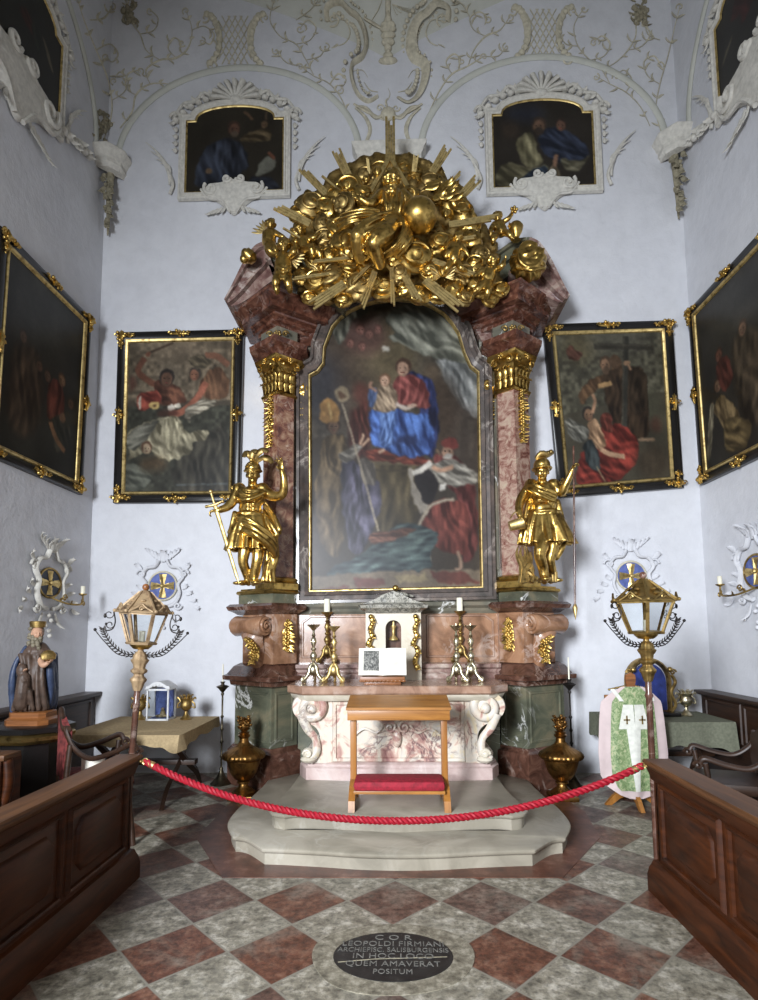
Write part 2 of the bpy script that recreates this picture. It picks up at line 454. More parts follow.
tile = t.mix(ln, tile, C3(128, 124, 112)); t.base(tile)
hh = mth('ADD', mth('MULTIPLY', nz3, .6), nz); t.bump(hh, .45, .008)
rr = t.n('ShaderNodeMapRange'); t.l(nz2, rr.inputs[0]); rr.inputs['To Min'].default_value = .28; rr.inputs['To Max'].default_value = .6
M['floor'] = t.fin(.45, 0, .5); t.l(rr.outputs[0], t.b.inputs['Roughness'])
struct(fl.build('floor', M['floor'], smooth=False))

wb = MB(); wb.box((XL-.3, YB, -.1), (XR+.3, YB+.3, 11)); struct(wb.build('wall_back', M['plaster'], smooth=False))
wl = MB(); wl.box((XL-.3, YF, -.1), (XL, YB, 11)); struct(wl.build('wall_left', M['plaster'], smooth=False))
wr = MB(); wr.box((XR, YF, -.1), (XR+.3, YB, 11)); struct(wr.build('wall_right', M['plaster'], smooth=False))
ys = [YB-.03*i for i in range(90)]+[YB-2.7-.12*i for i in range(70)]; ys = [y for y in ys if y > YF]+[YF]
nx = 260; xs = [XL+(XR-XL)*i/nx for i in range(nx+1)]
cv = MB(); vs = [(x, y, vault(x, y)) for y in ys for x in xs]
cv.add(vs, [(j*(nx+1)+i, j*(nx+1)+i+1, (j+1)*(nx+1)+i+1, (j+1)*(nx+1)+i) for j in range(len(ys)-1) for i in range(nx)])
struct(cv.build('ceiling', M['vault'], angle=28))

# arch bands on the lunettes
k = 0
def arch_line(c, h, r, n=40, x=None, grow=0):
    out = []
    for i in range(n+1):
        a = math.pi*i/n; out.append((c-(h+grow)*math.cos(a), ZS+(r+grow)*math.sin(a)))
    return out
for c, h, r in ARCH:
    k += 1; m = MB(); pts = [Vector((a, YB-.01, z-.03)) for a, z in arch_line(c, h, r)]
    m.tube(pts, .045, 8, flat=.6, up=(0, 1, 0)); struct(m.build('trim_%d' % k, M['vault']))
for X, sx in ((XL, 1), (XR, -1)):
    c, h, r = SARCH[0]; k += 1; m = MB()
    pts = [Vector((X+sx*.01, a, z-.03)) for a, z in arch_line(c, h, r)]
    m.tube(pts, .045, 8, flat=.6, up=(1, 0, 0)); struct(m.build('trim_%d' % k, M['vault']))

# red border slabs set in the floor round the altar steps
bp = [PZ(222, 878, 0), PZ(563, 878, 0), PZ(600, 838, 0), PZ(585, 812, 0), PZ(560, 796, 0), PZ(548, 790, 0), PZ(250, 790, 0), PZ(236, 797, 0), PZ(222, 812, 0), PZ(196, 838, 0)]
bd = MB(); bd.slab([(p.x, p.y) for p in bp], -.01, .004)
t = NT('border_stone'); c0 = t.coord(); nn = t.noise(c0, 6, 8, .7)
t.base(t.ramp(nn, [(.3, C3(60, 38, 30)), (.55, C3(98, 62, 48)), (.75, C3(138, 104, 88))])); t.bump(nn, .3, .006)
M['border'] = t.fin(.38)
k += 1; struct(bd.build('trim_%d' % k, M['border'], smooth=False))

# ---------------------------------------------------------------- altar steps
def pz_path(pts, z, mirror_c=None): return [PZ(x, y, z) for x, y in pts]
def sym_outline(half, z, yb):
    """half: left half picture points from back to the front centre"""
    L = [PZ(x, y, z) for x, y in half]; L = spline(L, 5)
    L = [(p.x, p.y) for p in L]
    R_ = [(-x, y) for x, y in L[::-1]]
    return [(L[0][0], yb)]+L+R_+[(-L[0][0], yb)]
def step(half, z0, z1, name, label, yb):
    out = sym_outline_c(half, z1, yb)
    prof = [(-.03, z0), (-.03, z1-.045), (-.012, z1-.04), (0, z1-.025), (0, z1-.01), (-.012, z1)]
    out = [(x*.985-.015, y) for x, y in out]; m = MB(); m.sweep(out, prof, 1, close=True)
    n = len(out); k = len(prof)
    m.f.append(tuple(i*k+k-1 for i in range(n))); m.f.append(tuple(i*k for i in range(n))[::-1])
    c = (0, yb-.5, z0)
    return tag(m.build(name, M['step_stone'], origin=c, angle=40), label, 'step')
def sym_outline_c(half, z, yb):
    L = []
    for seg in half:
        P_ = spline([PZ(x, y, z) for x, y in seg], 6); L += [(p.x, p.y) for p in P_][(1 if L else 0):]
    R_ = [(-x, y) for x, y in L[::-1]][1:]
    return [(L[0][0], yb)]+L+R_+[(-L[0][0], yb)]
step([[(262, 786), (250, 797), (238, 807), (227, 822), (232, 836)], [(232, 836), (245, 838), (262, 848)], [(262, 848), (280, 848.5), (320, 850.5), (360, 853), (397, 854)]],
     0, .13, 'altar_step', 'wide curved lower stone step, lying on the chequered floor before the altar', 6.44)
step([[(293, 784), (283, 795), (268, 808)], [(268, 808), (272, 812), (284, 814)], [(284, 814), (300, 813), (340, 814), (397, 816.5)]],
     .13, .26, 'altar_step', 'smaller upper stone step directly under the wooden kneeler', 6.44)
# ================================================================= ORNAMENT HELPERS
def spiral(c, r, turns, ax, ay, start=0, n=14, r_end=.12, sgn=1):
    c = Vector(c); ax = Vector(ax); ay = Vector(ay); out = []
    N = max(6, int(n*turns))
    for i in range(N+1):
        t = i/N; a = start+sgn*2*math.pi*turns*t; q = r*(1-t*(1-r_end))
        out.append(c+ax*(q*math.cos(a))+ay*(q*math.sin(a)))
    return out
EX, EY, EZ = Vector((1, 0, 0)), Vector((0, 1, 0)), Vector((0, 0, 1))
def leaf(m, p, d, out, L, W, curl=.5, n=7, thick=.3):
    """acanthus-like leaf: base p, growing along d, curling toward out"""
    p = Vector(p); d = Vector(d).normalized(); out = Vector(out).normalized(); side = d.cross(out).normalized()
    pts = []; rad = []
    for i in range(n+1):
        t = i/n
        a = curl*math.pi*max(0, t-.35)/.65
        pts.append(p+d*(L*(t if t < .35 else .35+math.sin(a)/max(curl*math.pi, .01)*.65))+out*(L*.9*((1-math.cos(a))/max(curl*math.pi, .01))*.65+.02*L))
        rad.append(W*(.35+.65*math.sin(math.pi*min(1, t*.8+.12)))*(1-.75*max(0, t-.6)/.4))
    m.tube(pts, rad, 8, flat=thick, up=out)
    for s_ in (-1, 1):
        for t in (.3, .55, .75):
            i = int(t*n); q = pts[i]
            m.tube([q, q+side*s_*W*.9+d*L*.12+out*L*.04], [W*.32, W*.1], 5, flat=.6, up=out)
def flower(m, c, r, out=(0, -1, 0), n=5):
    c = Vector(c); out = Vector(out).normalized(); a = out.orthogonal().normalized(); b = out.cross(a)
    m.ball(c+out*r*.3, r*.35, 8, 6)
    for k in range(n):
        q = 2*math.pi*k/n; d = a*math.cos(q)+b*math.sin(q)
        m.ball(c+d*r*.6+out*r*.12, (r*.38,)*3, 7, 5)
def drop_chain(name, pts, r, mat, parent, out=(0, -1, 0), seed=1):
    m = MB(); rr = random.Random(seed); P = spline(pts, 5); N = len(P)
    for i, p in enumerate(P):
        s_ = r*(.6+.5*math.sin(math.pi*(i+.5)/N)); 
        if i % 2 == 0: flower(m, p, s_*1.0, out)
        for q in (-1, 1):
            d = Vector((q*.8, 0, rr.uniform(-.9, .3))); m.tube([p, p+d*s_*1.2, p+d*s_*1.7+Vector(out)*s_*.4], [s_*.3, s_*.32, .001], 6, flat=.5, up=out)
    return m.build(name, mat, parent)

# ================================================================= RETABLE
RT = thing('altar_retable', 'tall marble high altar with pilasters, broken pediment and pedestals against the back wall', 'altar', (0, 6.75, 0))
def zc(y, Y=6.25): return PY(397, y, Y).z
def mir(path, s): return path if s < 0 else [(-x, y) for x, y in path[::-1]]
PED = [(-1.90, 6.98), (-1.88, 6.55), (-1.37, 6.22), (-1.12, 6.50), (-1.12, 6.75)]
SH = [(-1.58, 6.98), (-1.56, 6.52), (-1.365, 6.36), (-1.20, 6.50), (-1.20, 6.75)]
def solid_sweep(name, path, prof, mat, s, parent=RT, cap=True, **k):
    m = MB(); pts = mir(path, s); full = prof
    m.sweep(pts, full, 1); n = len(pts); kk = len(full)
    if cap:
        m.f.append(tuple(i*kk+kk-1 for i in range(n))); m.f.append(tuple(i*kk for i in range(n))[::-1])
    return m.build(name, mat, parent, angle=35, **k)
ZB, ZD, ZK, ZP, ZV, ZW, ZG, ZT = 0.0, zc(749), zc(688), zc(664), zc(613), zc(602), zc(592), zc(586)
Z1, Z2, Z3, Z4, Z5 = zc(386), zc(351), zc(335), zc(320), zc(284, 6.03)
for s in (-1, 1):
    solid_sweep('pedestal_base', PED, [(.05, 0), (.05, ZD-.05), (.02, ZD-.03), (.0, ZD)], M['dark_red_marble'], s)
    solid_sweep('pedestal_die', PED, [(-.02, ZD), (-.02, ZK)], M['green_marble'], s)
    # recessed panel borders on the die faces
    m = MB(); pp = mir(PED, s)
    for a, b in ((1, 2), (2, 3)) if s < 0 else ((1, 2), (2, 3)):
        A = Vector((*pp[a], 0)); B = Vector((*pp[b], 0)); d = (B-A); L = d.length; d.normalize(); nn = Vector((d.y, -d.x, 0))
        o = nn*-.02
        q = [A+d*.09+o+EZ*(ZD+.08), B-d*.09+o+EZ*(ZD+.08), B-d*.09+o+EZ*(ZK-.08), A+d*.09+o+EZ*(ZK-.08)]
        m.frame(q, .03, [(0, 0), (.2, .012), (.8, .012), (1, 0)], nn)
    m.build('die_panel_moulding', M['green_marble'], RT)
    solid_sweep('pedestal_cornice', PED, [(-.01, ZK), (.03, ZK+.02), (.04, ZK+.06), (.11, ZK+.08), (.115, ZK+.125), (.07, ZK+.14), (.0, ZP-.03), (-.06, ZP)], M['dark_red_marble'], s)
    UP = [(-1.80, 6.98), (-1.78, 6.55), (-1.37, 6.27), (-1.15, 6.50), (-1.15, 6.75)]
    solid_sweep('pedestal_upper_block', UP, [(0, ZP), (0, ZV)], M['pink_marble'], s)
    solid_sweep('pedestal_upper_cornice', PED, [(-.03, ZV), (.0, ZV+.02), (.02, ZV+.03), (.07, ZV+.05), (.09, ZV+.09), (.05, ZW), (-.02, ZW)], M['dark_red_marble'], s)
    solid_sweep('statue_block', PED, [(-.04, ZW), (-.04, ZG)], M['green_marble'], s)
    solid_sweep('gilt_plinth_moulding', PED, [(-.03, ZG), (-.01, ZG+.015), (-.02, ZG+.04), (-.06, ZG+.05), (-.06, ZT)], M['gold'], s)
    # scroll console
    c = Vector((s*1.60, 6.33, (ZP+ZV)/2)); zz = ZV-.13
    m = MB(); a = Vector((s*1.83, 6.42, zz)); b = Vector((s*1.44, 6.20, zz)); ax = (b-a).normalized()
    rings = [a, a+ax*.03, lerp(a, b, .5), b-ax*.03, b]
    m.tube(rings, [.10, .115, .095, .115, .105], 20, up=EZ)
    v = ax.cross(EZ).normalized()
    m.tube(spiral(b+ax*.012, .085, 1.8, v*s, EZ, start=1.2), [.016]*26, 6)
    m.tube(spiral(a-ax*.012, .085, 1.8, v*s, EZ, start=1.2), [.016]*26, 6)
    m.ball(b+ax*.02, .02, 8, 6)
    P_ = [Vector((s*x, y, z)) for x, y, z in ((1.62, 6.36, zz-.02), (1.60, 6.30, zz-.14), (1.58, 6.33, zz-.26), (1.60, 6.36, zz-.36), (1.62, 6.32, ZP+.03))]
    m.tube(spline(P_, 5), [.15, .15, .14, .13, .12, .115, .11, .105, .10, .10, .10, .10, .10, .10, .11, .12, .12, .13, .13, .13, .12], 10, flat=.5, up=EY)
    m.build('scroll_console', M['pink_marble'], RT)
    drop_chain('gilt_festoon', [(s*1.66, 6.26, zz-.14), (s*1.58, 6.2, zz-.2), (s*1.56, 6.22, ZP+.14), (s*1.58, 6.16, ZP+.02)], .045, M['gold'], RT, seed=5)
    nn = Vector((-s*.62, -.78, 0)).normalized()
    drop_chain('gilt_flower_drop', [Vector((s*1.24, 6.37, z))+nn*.03 for z in (ZV-.08, ZV-.2, ZV-.32, ZP+.15)], .05, M['gold'], RT, nn, 3)
    # pilaster
    solid_sweep('pilaster_base', SH, [(.07, ZT-.02), (.07, ZT+.05), (.04, ZT+.08), (.05, ZT+.11), (.0, ZT+.13)], M['gold'], s)
    solid_sweep('pilaster_shaft', SH, [(0, ZT+.1), (0, Z1)], M['shaft_red'] if s < 0 else M['shaft_marble'], s)
    n1 = Vector((s*.63, -.776, 0))
    base = Vector((s*1.45, 6.425, 0))+n1*.02
    drop_chain('gilt_shaft_garland', [base+EZ*z for z in (Z1-.02, Z1-.2, Z1-.4, Z1-.62)], .05, M['gold'], RT, n1, 8)
    # capital: bell, leaves, volutes, abacus
    cp = MB(); pts = mir(SH, s); full = [(-.2, Z1-.02), (.02, Z1-.02), (.035, Z1), (.01, Z1+.03), (.01, Z2-.1), (.05, Z2-.05), (.10, Z2-.03), (.11, Z2), (-.2, Z2)]
    cp.sweep(pts, full, 1)
    H = Z2-Z1
    for a, b in ((1, 2), (2, 3)):
        A = Vector((*pts[a], 0)); B = Vector((*pts[b], 0)); d = B-A; nn = Vector((d.y, -d.x, 0)).normalized(); L = d.length; dd = d.normalized()
        for row, z0, l, w_ in ((0, Z1+.03, H*.42, .035), (1, Z1+.12, H*.5, .035)):
            cnt = 4 if L > .22 else 3
            for i in range(cnt):
                f = (i+.5*(row % 2 == 0)+.25*(row == 1)*2)/cnt
                if f > 1: continue
                leaf(cp, A+dd*L*f+nn*.015+EZ*z0, EZ, nn, l, w_, .9)
        for f, sg in ((.06, 1), (.94, -1)):
            cp.tube(spiral(A+dd*L*f+nn*.075+EZ*(Z2-.09), .045, 1.4, dd*sg, EZ, start=math.pi/2), .013, 6)
        flower(cp, A+dd*L*.5+nn*.1+EZ*(Z2-.04), .04, nn)
    cp.build('gilt_capital', M['gold'], RT)
    solid_sweep('impost_moulding', SH, [(.03, Z2), (.06, Z2+.03), (.10, Z2+.09), (.16, Z2+.12), (.17, Z3-.01), (.08, Z3)], M['red_marble'], s)
    solid_sweep('frieze_block', SH, [(.04, Z3), (.04, Z4)], M['grey_marble'], s)
    m = MB(); ctr = Vector((s*1.365, 6.33, (Z3+Z4)/2)); flower(m, ctr, .05, (0, -1, 0), 6)
    for q in (-1, 1): m.tube(spiral(ctr+EX*q*.09, .04, 1.2, EX*q, EZ), .01, 5)
    m.build('frieze_rosette', M['gold_dull'], RT)
    CO = [(-1.68, 6.98), (-1.66, 6.60), (-1.37, 6.33), (-1.12, 6.52), (-.98, 6.62), (-.98, 6.75)]
    solid_sweep('main_cornice', CO, [(o_, Z4+(Z5-Z4)*f_) for o_, f_ in ((.0, 0), (.0, .14), (.04, .18), (.04, .32), (.08, .38), (.09, .44), (.18, .46), (.18, .66), (.20, .70), (.24, .86), (.27, .90), (.28, 1.0), (.05, 1.08))], M['red_marble'], s)
    # panel beside the frame with gilt drop
    m = MB(); m.box((min(s*1.22, s*1.02), 6.62, ZW), (max(s*1.22, s*1.02), 6.80, Z4), .01); m.build('side_pilaster_strip', M['grey_marble'], RT, smooth=False)
    m = MB(); m.box((min(s*1.19, s*1.05), 6.595, ZT+.2), (max(s*1.19, s*1.05), 6.64, Z1-.35), .015); m.build('side_strip_panel', M['grey_marble'], RT, smooth=False)
    x0 = s*1.13
    m = MB(); m.tube(spiral((x0-s*.02, 6.58, Z1+.13), .055, 1.5, EX*s, EZ, start=math.pi/2), .022, 7); leaf(m, (x0, 6.59, Z1+.02), EZ, -EY, .12, .05, .6)
    m.build('gilt_scroll_bracket', M['gold'], RT)
    drop_chain('gilt_bell_drop', [(x0, 6.59, Z1+.02), (x0, 6.59, Z1-.15), (x0, 6.59, Z1-.35)], .032, M['gold'], RT, seed=4)
    # pediment: raking scroll beam with stripes
    Yp = 6.42
    def rake(name, px, w_, Yf, Yb, mat, prof, w0=1):
        P_ = spline([PY(x if s < 0 else 794-x, y if s < 0 else y-4, Yf) for x, y in px], 5)
        m = MB(); n = len(P_); vs = []; k = len(prof)+2
        pr = [(0, Yb-Yf)]+prof+[(1, Yb-Yf)]
        for i, p in enumerate(P_):
            ww = w_*(w0+(1-w0)*min(1, i/(n*.55)))
            tt = P_[min(i+1, n-1)]-P_[max(i-1, 0)]; tt.normalize(); o = Vector((tt.z, 0, -tt.x))
            if s > 0: o = -o
            for a, h in pr: vs.append(p+o*(a*ww)+EY*h)
        fs = [(i*k+a, (i+1)*k+a, (i+1)*k+a+1, i*k+a+1) for i in range(n-1) for a in range(k-1)]
        fs += [tuple(range(k)), tuple((n-1)*k+a for a in range(k))[::-1]]
        m.add(vs, fs); return m.build(name, mat, RT, angle=35)
    pr = [(0, 0), (.12, 0), (.14, .05), (.40, .05), (.42, .02), (.50, .02), (.52, .09), (.8, .09), (.82, .05), (1, .05)]
    rake('pediment_scroll', [(224, 299), (232, 284), (243, 262), (254, 246), (264, 241)], .46, 6.26, 6.9, M['purple_marble'], pr, .25)
    rake('pediment_return', [(262, 241), (278, 243), (298, 256), (322, 272), (350, 280)], .30, 6.34, 6.9, M['speckle_marble'] if 0 else M['green_marble'], pr)
# field behind the picture
m = MB(); z0 = ZW; pts = [PY(x, y, 6.78) for x, y in ((286, 600), (286, 355), (286, 322), (330, 280), (464, 278), (508, 318), (508, 352), (508, 600))]
m.prism([(p.x, p.z) for p in pts], 6.72, 6.98); m.build('back_field', M['grey_marble'], RT, smooth=False)
m = MB()
for s in (-1, 1):
    pts = [PY(x if s < 0 else 794-x, y if s < 0 else y-3, 6.6) for x, y in ((289, 345), (289, 320), (303, 306), (322, 292), (345, 284), (354, 298), (334, 312), (320, 330), (312, 346), (304, 348))]
    m = MB(); m.prism([(p.x, p.z) for p in pts], 6.58, 6.8); m.build('arch_spandrel', M['purple_marble'] if s > 0 else M['red_marble'], RT, smooth=False)
CAN = [(311, 590), (311, 480), (310.5, 376), (318, 372), (324, 364), (325, 348), (332.5, 328), (341, 318), (350, 311.5), (362, 306), (375, 302.5), (397, 300), (420, 302), (431, 307), (443, 314), (451, 323), (458, 334), (464, 354), (470, 367), (477.5, 373), (479, 480), (481, 586)]
CP = [PY(x, y, 6.62) for x, y in CAN]
m = MB(); m.frame(CP, .16, [(-.05, -.1), (0, .0), (.12, .02), (.16, .05), (.42, .07), (.46, .04), (.75, .05), (.8, .085), (1, .085), (1, -.14)])
m.build('picture_surround', M['surround'], RT)
# predella
m = MB()
def mold(z0, z1, y, d, x=1.16):
    return [(x, y, z0)]
m.box((-1.16, 6.60, ZP-.05), (1.16, 6.9, ZV), .005); m.build('predella_panel', M['pink_marble'], RT, smooth=False)
for s in (-1, 1):
    m = MB(); q = [Vector((s*.36, 6.6, ZP+.08)), Vector((s*1.08, 6.6, ZP+.08)), Vector((s*1.08, 6.6, ZV-.1)), Vector((s*1.0, 6.6, ZV-.04)), Vector((s*.36, 6.6, ZV-.04))]
    m.frame(q, .03, [(0, 0), (.3, .015), (.7, .015), (1, 0)]); m.build('predella_panel_moulding', M['slab_marble'], RT)
m = MB(); m.sweep([(-1.15, 6.62), (1.15, 6.62)], [(-.1, ZV), (.02, ZV), (.04, ZV+.03), (.02, ZV+.06), (.07, ZV+.09), (.08, ZW+.01), (.03, ZW+.03), (.02, ZW+.11), (-.1, ZW+.11)], 1); m.build('predella_cornice', M['grey_marble'], RT, angle=35)
ZM = 1.165
m = MB()
for s in (-1, 1):
    m.sweep([(-1.14, 6.44), (-.22, 6.44), (-.22, 6.6)] if s < 0 else [(.2, 6.6), (.2, 6.44), (1.14, 6.44)], [(-.15, ZM-.1), (.05, ZM-.1), (.05, ZM+.05), (.02, ZM+.07), (.02, ZP-.07), (.05, ZP-.05), (.05, ZP-.01), (-.15, ZP)], 1)
m.build('gradine', M['beige_marble'] if 0 else M['purple_marble'], RT, angle=35)
m = MB(); m.slab([(-1.12, 6.98), (-1.12, 6.46), (1.12, 6.46), (1.12, 6.98)], 0, ZM-.05); m.build('lower_back_wall', M['green_marble'], RT, smooth=False)
# shell crest in the middle under the picture
m = MB(); c = PY(396, 592, 6.5)
for k in range(9):
    a = math.pi*(.12+.76*k/8); d = Vector((math.cos(a)*1.5, 0, -abs(math.sin(a)))); m.tube([c, c+d*.07+EY*-.03, c+d*.14], [.012, .02, .012], 6, flat=.7)
m.build('shell_crest', M['speckle_marble'], RT)
m = MB(); m.ball(PY(395.5, 588, 6.46), .035, 16, 10); m.build('gilt_ball', M['gold'], RT)

# ================================================================= ALTAR TABLE
AT = thing('altar_table', 'veined white marble altar table with scrolled corners and pinkish top slab, standing on the steps', 'altar table', (0, 6.0, .26))
ft = [(-1.08, 6.45), (-1.09, 5.74), (-.92, 5.55), (.88, 5.55), (1.07, 5.74), (1.07, 6.45)]
m = MB(); m.solid(ft, [(.0, ZM-.085), (.012, ZM-.07), (.012, ZM-.01), (.0, ZM)])
m.build('top_slab', M['slab_marble'], AT, angle=35)
m = MB(); m.solid(ft, [(-.06, ZM-.15), (-.03, ZM-.12), (-.015, ZM-.086)]); m.build('slab_moulding', M['beige_marble'], AT, angle=35)
Yb = 5.68
L_ = [(300, 694), (293, 700), (291, 708), (294, 716), (302, 722), (311, 725), (317, 731), (319, 739), (317, 747), (308, 749), (304, 754), (307, 763)]
lp = spline([PY(x, y, Yb) for x, y in L_], 3)
out = [(p.x, p.z) for p in lp]; out += [(-x, z) for x, z in out[::-1]]
m = MB(); nL = len(out)
# bombe body: rings in depth, the centre field bulges a little
def bodyring(y, k): return [((x*k), y, z) for x, z in out]
for a, b, ka, kb in ((Yb, Yb+.05, .985, 1.0), (Yb+.05, 6.5, 1.0, 1.0)):
    vs = bodyring(a, ka)+bodyring(b, kb); m.add(vs, [(i, i+nL, (i+1) % nL+nL, (i+1) % nL) for i in range(nL)])
m.add(bodyring(Yb, .985), [tuple(range(nL))])
m.build('body', M['mensa_marble'], AT, angle=50)
m = MB(); zt, zb = ZM-.2, .47
fp = [Vector((x, Yb-.0, z)) for x, z in ((-.60, zb), (.60, zb), (.60, zt), (-.60, zt))]
m.frame(fp, .05, [(0, 0), (.2, .02), (.7, .025), (1, 0)]); m.build('front_panel_moulding', M['mensa_marble'], AT)
for s in (-1, 1):
    m = MB(); c = Vector((s*.83, Yb-.04, PY(313, 707, Yb).z))
    m.tube(spiral(c+Vector((s*.02, 0, 0)), .135, 1.7, EX*s, EZ, start=math.pi*.5, n=18), taper(31, .045, .04, .025), 10, flat=.8, up=EY)
    m.ball(c+Vector((s*.01, -.02, -.01)), (.05, .05, .05), 12, 8)
    P_ = spline([c+Vector((s*.12, 0, -.06)), c+Vector((s*.06, .01, -.2)), c+Vector((-s*.02, .01, -.3)), c+Vector((-s*.03, .0, -.42)), c+Vector((s*.04, -.01, -.5))], 5)
    m.tube(P_, taper(len(P_), .05, .035, .05), 8, flat=.8, up=EY)
    m.build('corner_scroll', M['mensa_marble'], AT)
    m = MB(); c2 = PY(309 if s < 0 else 484, 752, Yb)+Vector((0, -.03, 0)); m.ball(c2, (.065, .08, .05), 14, 8); m.ball(c2+Vector((0, 0, -.06)), (.08, .09, .035), 14, 6)
    m.tube(spiral(c2+EY*-.07, .045, 1.2, EX*s, EZ), .012, 6)
    m.build('foot_scroll', M['beige_marble'], AT)
m = MB(); c = PY(397, 738, Yb-.03)
for q in (-1, 1):
    m.tube(spiral(c+Vector((q*.07, 0, .1)), .06, 1.3, EX*q, EZ, start=math.pi/2), .014, 6)
    m.tube(spline([c+Vector((q*.13, 0, .12)), c+Vector((q*.2, 0, .05)), c+Vector((q*.32, 0, .09)), c+Vector((q*.42, 0, .02))], 5), .013, 6)
m.ball(c, (.045, .03, .09), 10, 8); m.build('front_ornament', M['mensa_marble'], AT)
pf = [(-.98, 6.45), (-.99, 5.84), (-.90, 5.66), (-.45, 5.62), (0, 5.60), (.45, 5.62), (.90, 5.66), (.99, 5.84), (.98, 6.45)]
m = MB(); pr = [(-.1, .26), (.0, .26), (.0, .37), (-.02, .385), (-.02, .405), (-.05, .425), (-.1, .43)]; m.sweep(pf, pr, 1); m.build('plinth', M['plinth_marble'], AT, angle=35)
m = MB(); m.slab([(x*.93, max(y, 5.7)) for x, y in pf], .26, .425); m.build('plinth_core', M['plinth_marble'], AT, smooth=False)

# ================================================================= TABERNACLE
TB = thing('tabernacle', 'small pale tabernacle with arched niche and gilt sides at the centre of the altar', 'tabernacle', (0, 6.3, ZM))
xL, xR = PY(366, 640, 6.25).x, PY(421, 640, 6.25).x
z1t, z0t = PY(397, 613, 6.25).z, ZM
# body with an arched opening made as a ring of quads
def arched_wall(m, x0, x1, z0, z1, cx, r, zs, yf, yb, n=16):
    arc = [(cx-r, z0)]+[(cx-r*math.cos(math.pi*i/n), zs+r*math.sin(math.pi*i/n)) for i in range(n+1)]+[(cx+r, z0)]
    outer = []
    for i, (x, z) in enumerate(arc):
        if i == 0: outer.append((x0, z0))
        elif i == len(arc)-1: outer.append((x1, z0))
        else:
            t = (i-1)/n
            if t < .25: outer.append((x0, lerp(zs, z1, t/.25)))
            elif t > .75: outer.append((x1, lerp(z1, zs, (t-.75)/.25)))
            else: outer.append((lerp(x0, x1, (t-.25)/.5), z1))
    k = len(arc); vs = [(x, yf, z) for x, z in arc]+[(x, yf, z) for x, z in outer]+[(x, yb, z) for x, z in arc]+[(x, yb, z) for x, z in outer]
    fs = [(i, i+1, k+i+1, k+i) for i in range(k-1)]+[(i, 2*k+i, 2*k+i+1, i+1) for i in range(k-1)]+[(k+i, k+i+1, 3*k+i+1, 3*k+i) for i in range(k-1)]
    m.add(vs, fs)
cx = (xL+xR)/2
m = MB(); arched_wall(m, xL, xR, z0t, z1t, cx, .085, PY(397, 628, 6.2).z, 6.2, 6.5)
m.box((xL, 6.48, z0t), (xR, 6.52, z1t)); m.build('niche_wall', M['beige_marble'], TB, smooth=False)
m = MB(); m.box((cx-.1, 6.38, z0t), (cx+.1, 6.40, PY(397, 620, 6.3).z)); m.build('niche_back', M['dark_red_marble'], TB, smooth=False)
m = MB(); zt = z1t
m.sweep([(xL-.0, 6.55), (xL-.0, 6.22), (xL+.12, 6.16), (xR-.12, 6.16), (xR, 6.22), (xR, 6.55)], [(-.2, zt), (.0, zt), (.03, zt+.03), (.07, zt+.05), (.08, zt+.085), (.04, zt+.10), (-.2, zt+.14)], 1); m.build('top_cornice', M['speckle_marble'], TB, angle=35)
m = MB(); ot = [(-.34, zt+.10), (-.22, zt+.14), (-.1, zt+.20), (0, zt+.24), (.1, zt+.20), (.22, zt+.14), (.34, zt+.10)]
m.prism([(cx+x, z) for x, z in ot], 6.2, 6.5); m.build('curved_roof', M['speckle_marble'], TB, smooth=False)
for s in (-1, 1):
    m = MB(); x = xL+.06 if s < 0 else xR-.06
    for i in range(7):
        p = Vector((x+.012*math.sin(i*1.7), 6.15, lerp(zt-.04, z0t+.18, i/6))); leaf(m, p, Vector((.4*(-1)**i, 0, -1)), -EY, .1, .03, .6); m.ball(p, .028, 8, 6)
    m.build('gilt_side_ornament', M['gold'], TB)
m = MB(); c = Vector((cx, 6.3, PY(397, 640, 6.3).z)); m.lathe([(.0, 0), (.05, 0), (.045, .02), (.018, .05), (.018, .12), (.03, .15), (.03, .16), (0, .16)], c, 14)
m.bar(c+EZ*.15, c+EZ*.30, .014, .014); m.bar(c+Vector((-.045, 0, .24)), c+Vector((.045, 0, .24)), .014, .014); m.ball(c+EZ*.24, .02, 8, 6); m.build('gilt_crucifix', M['gold_pale'], TB)
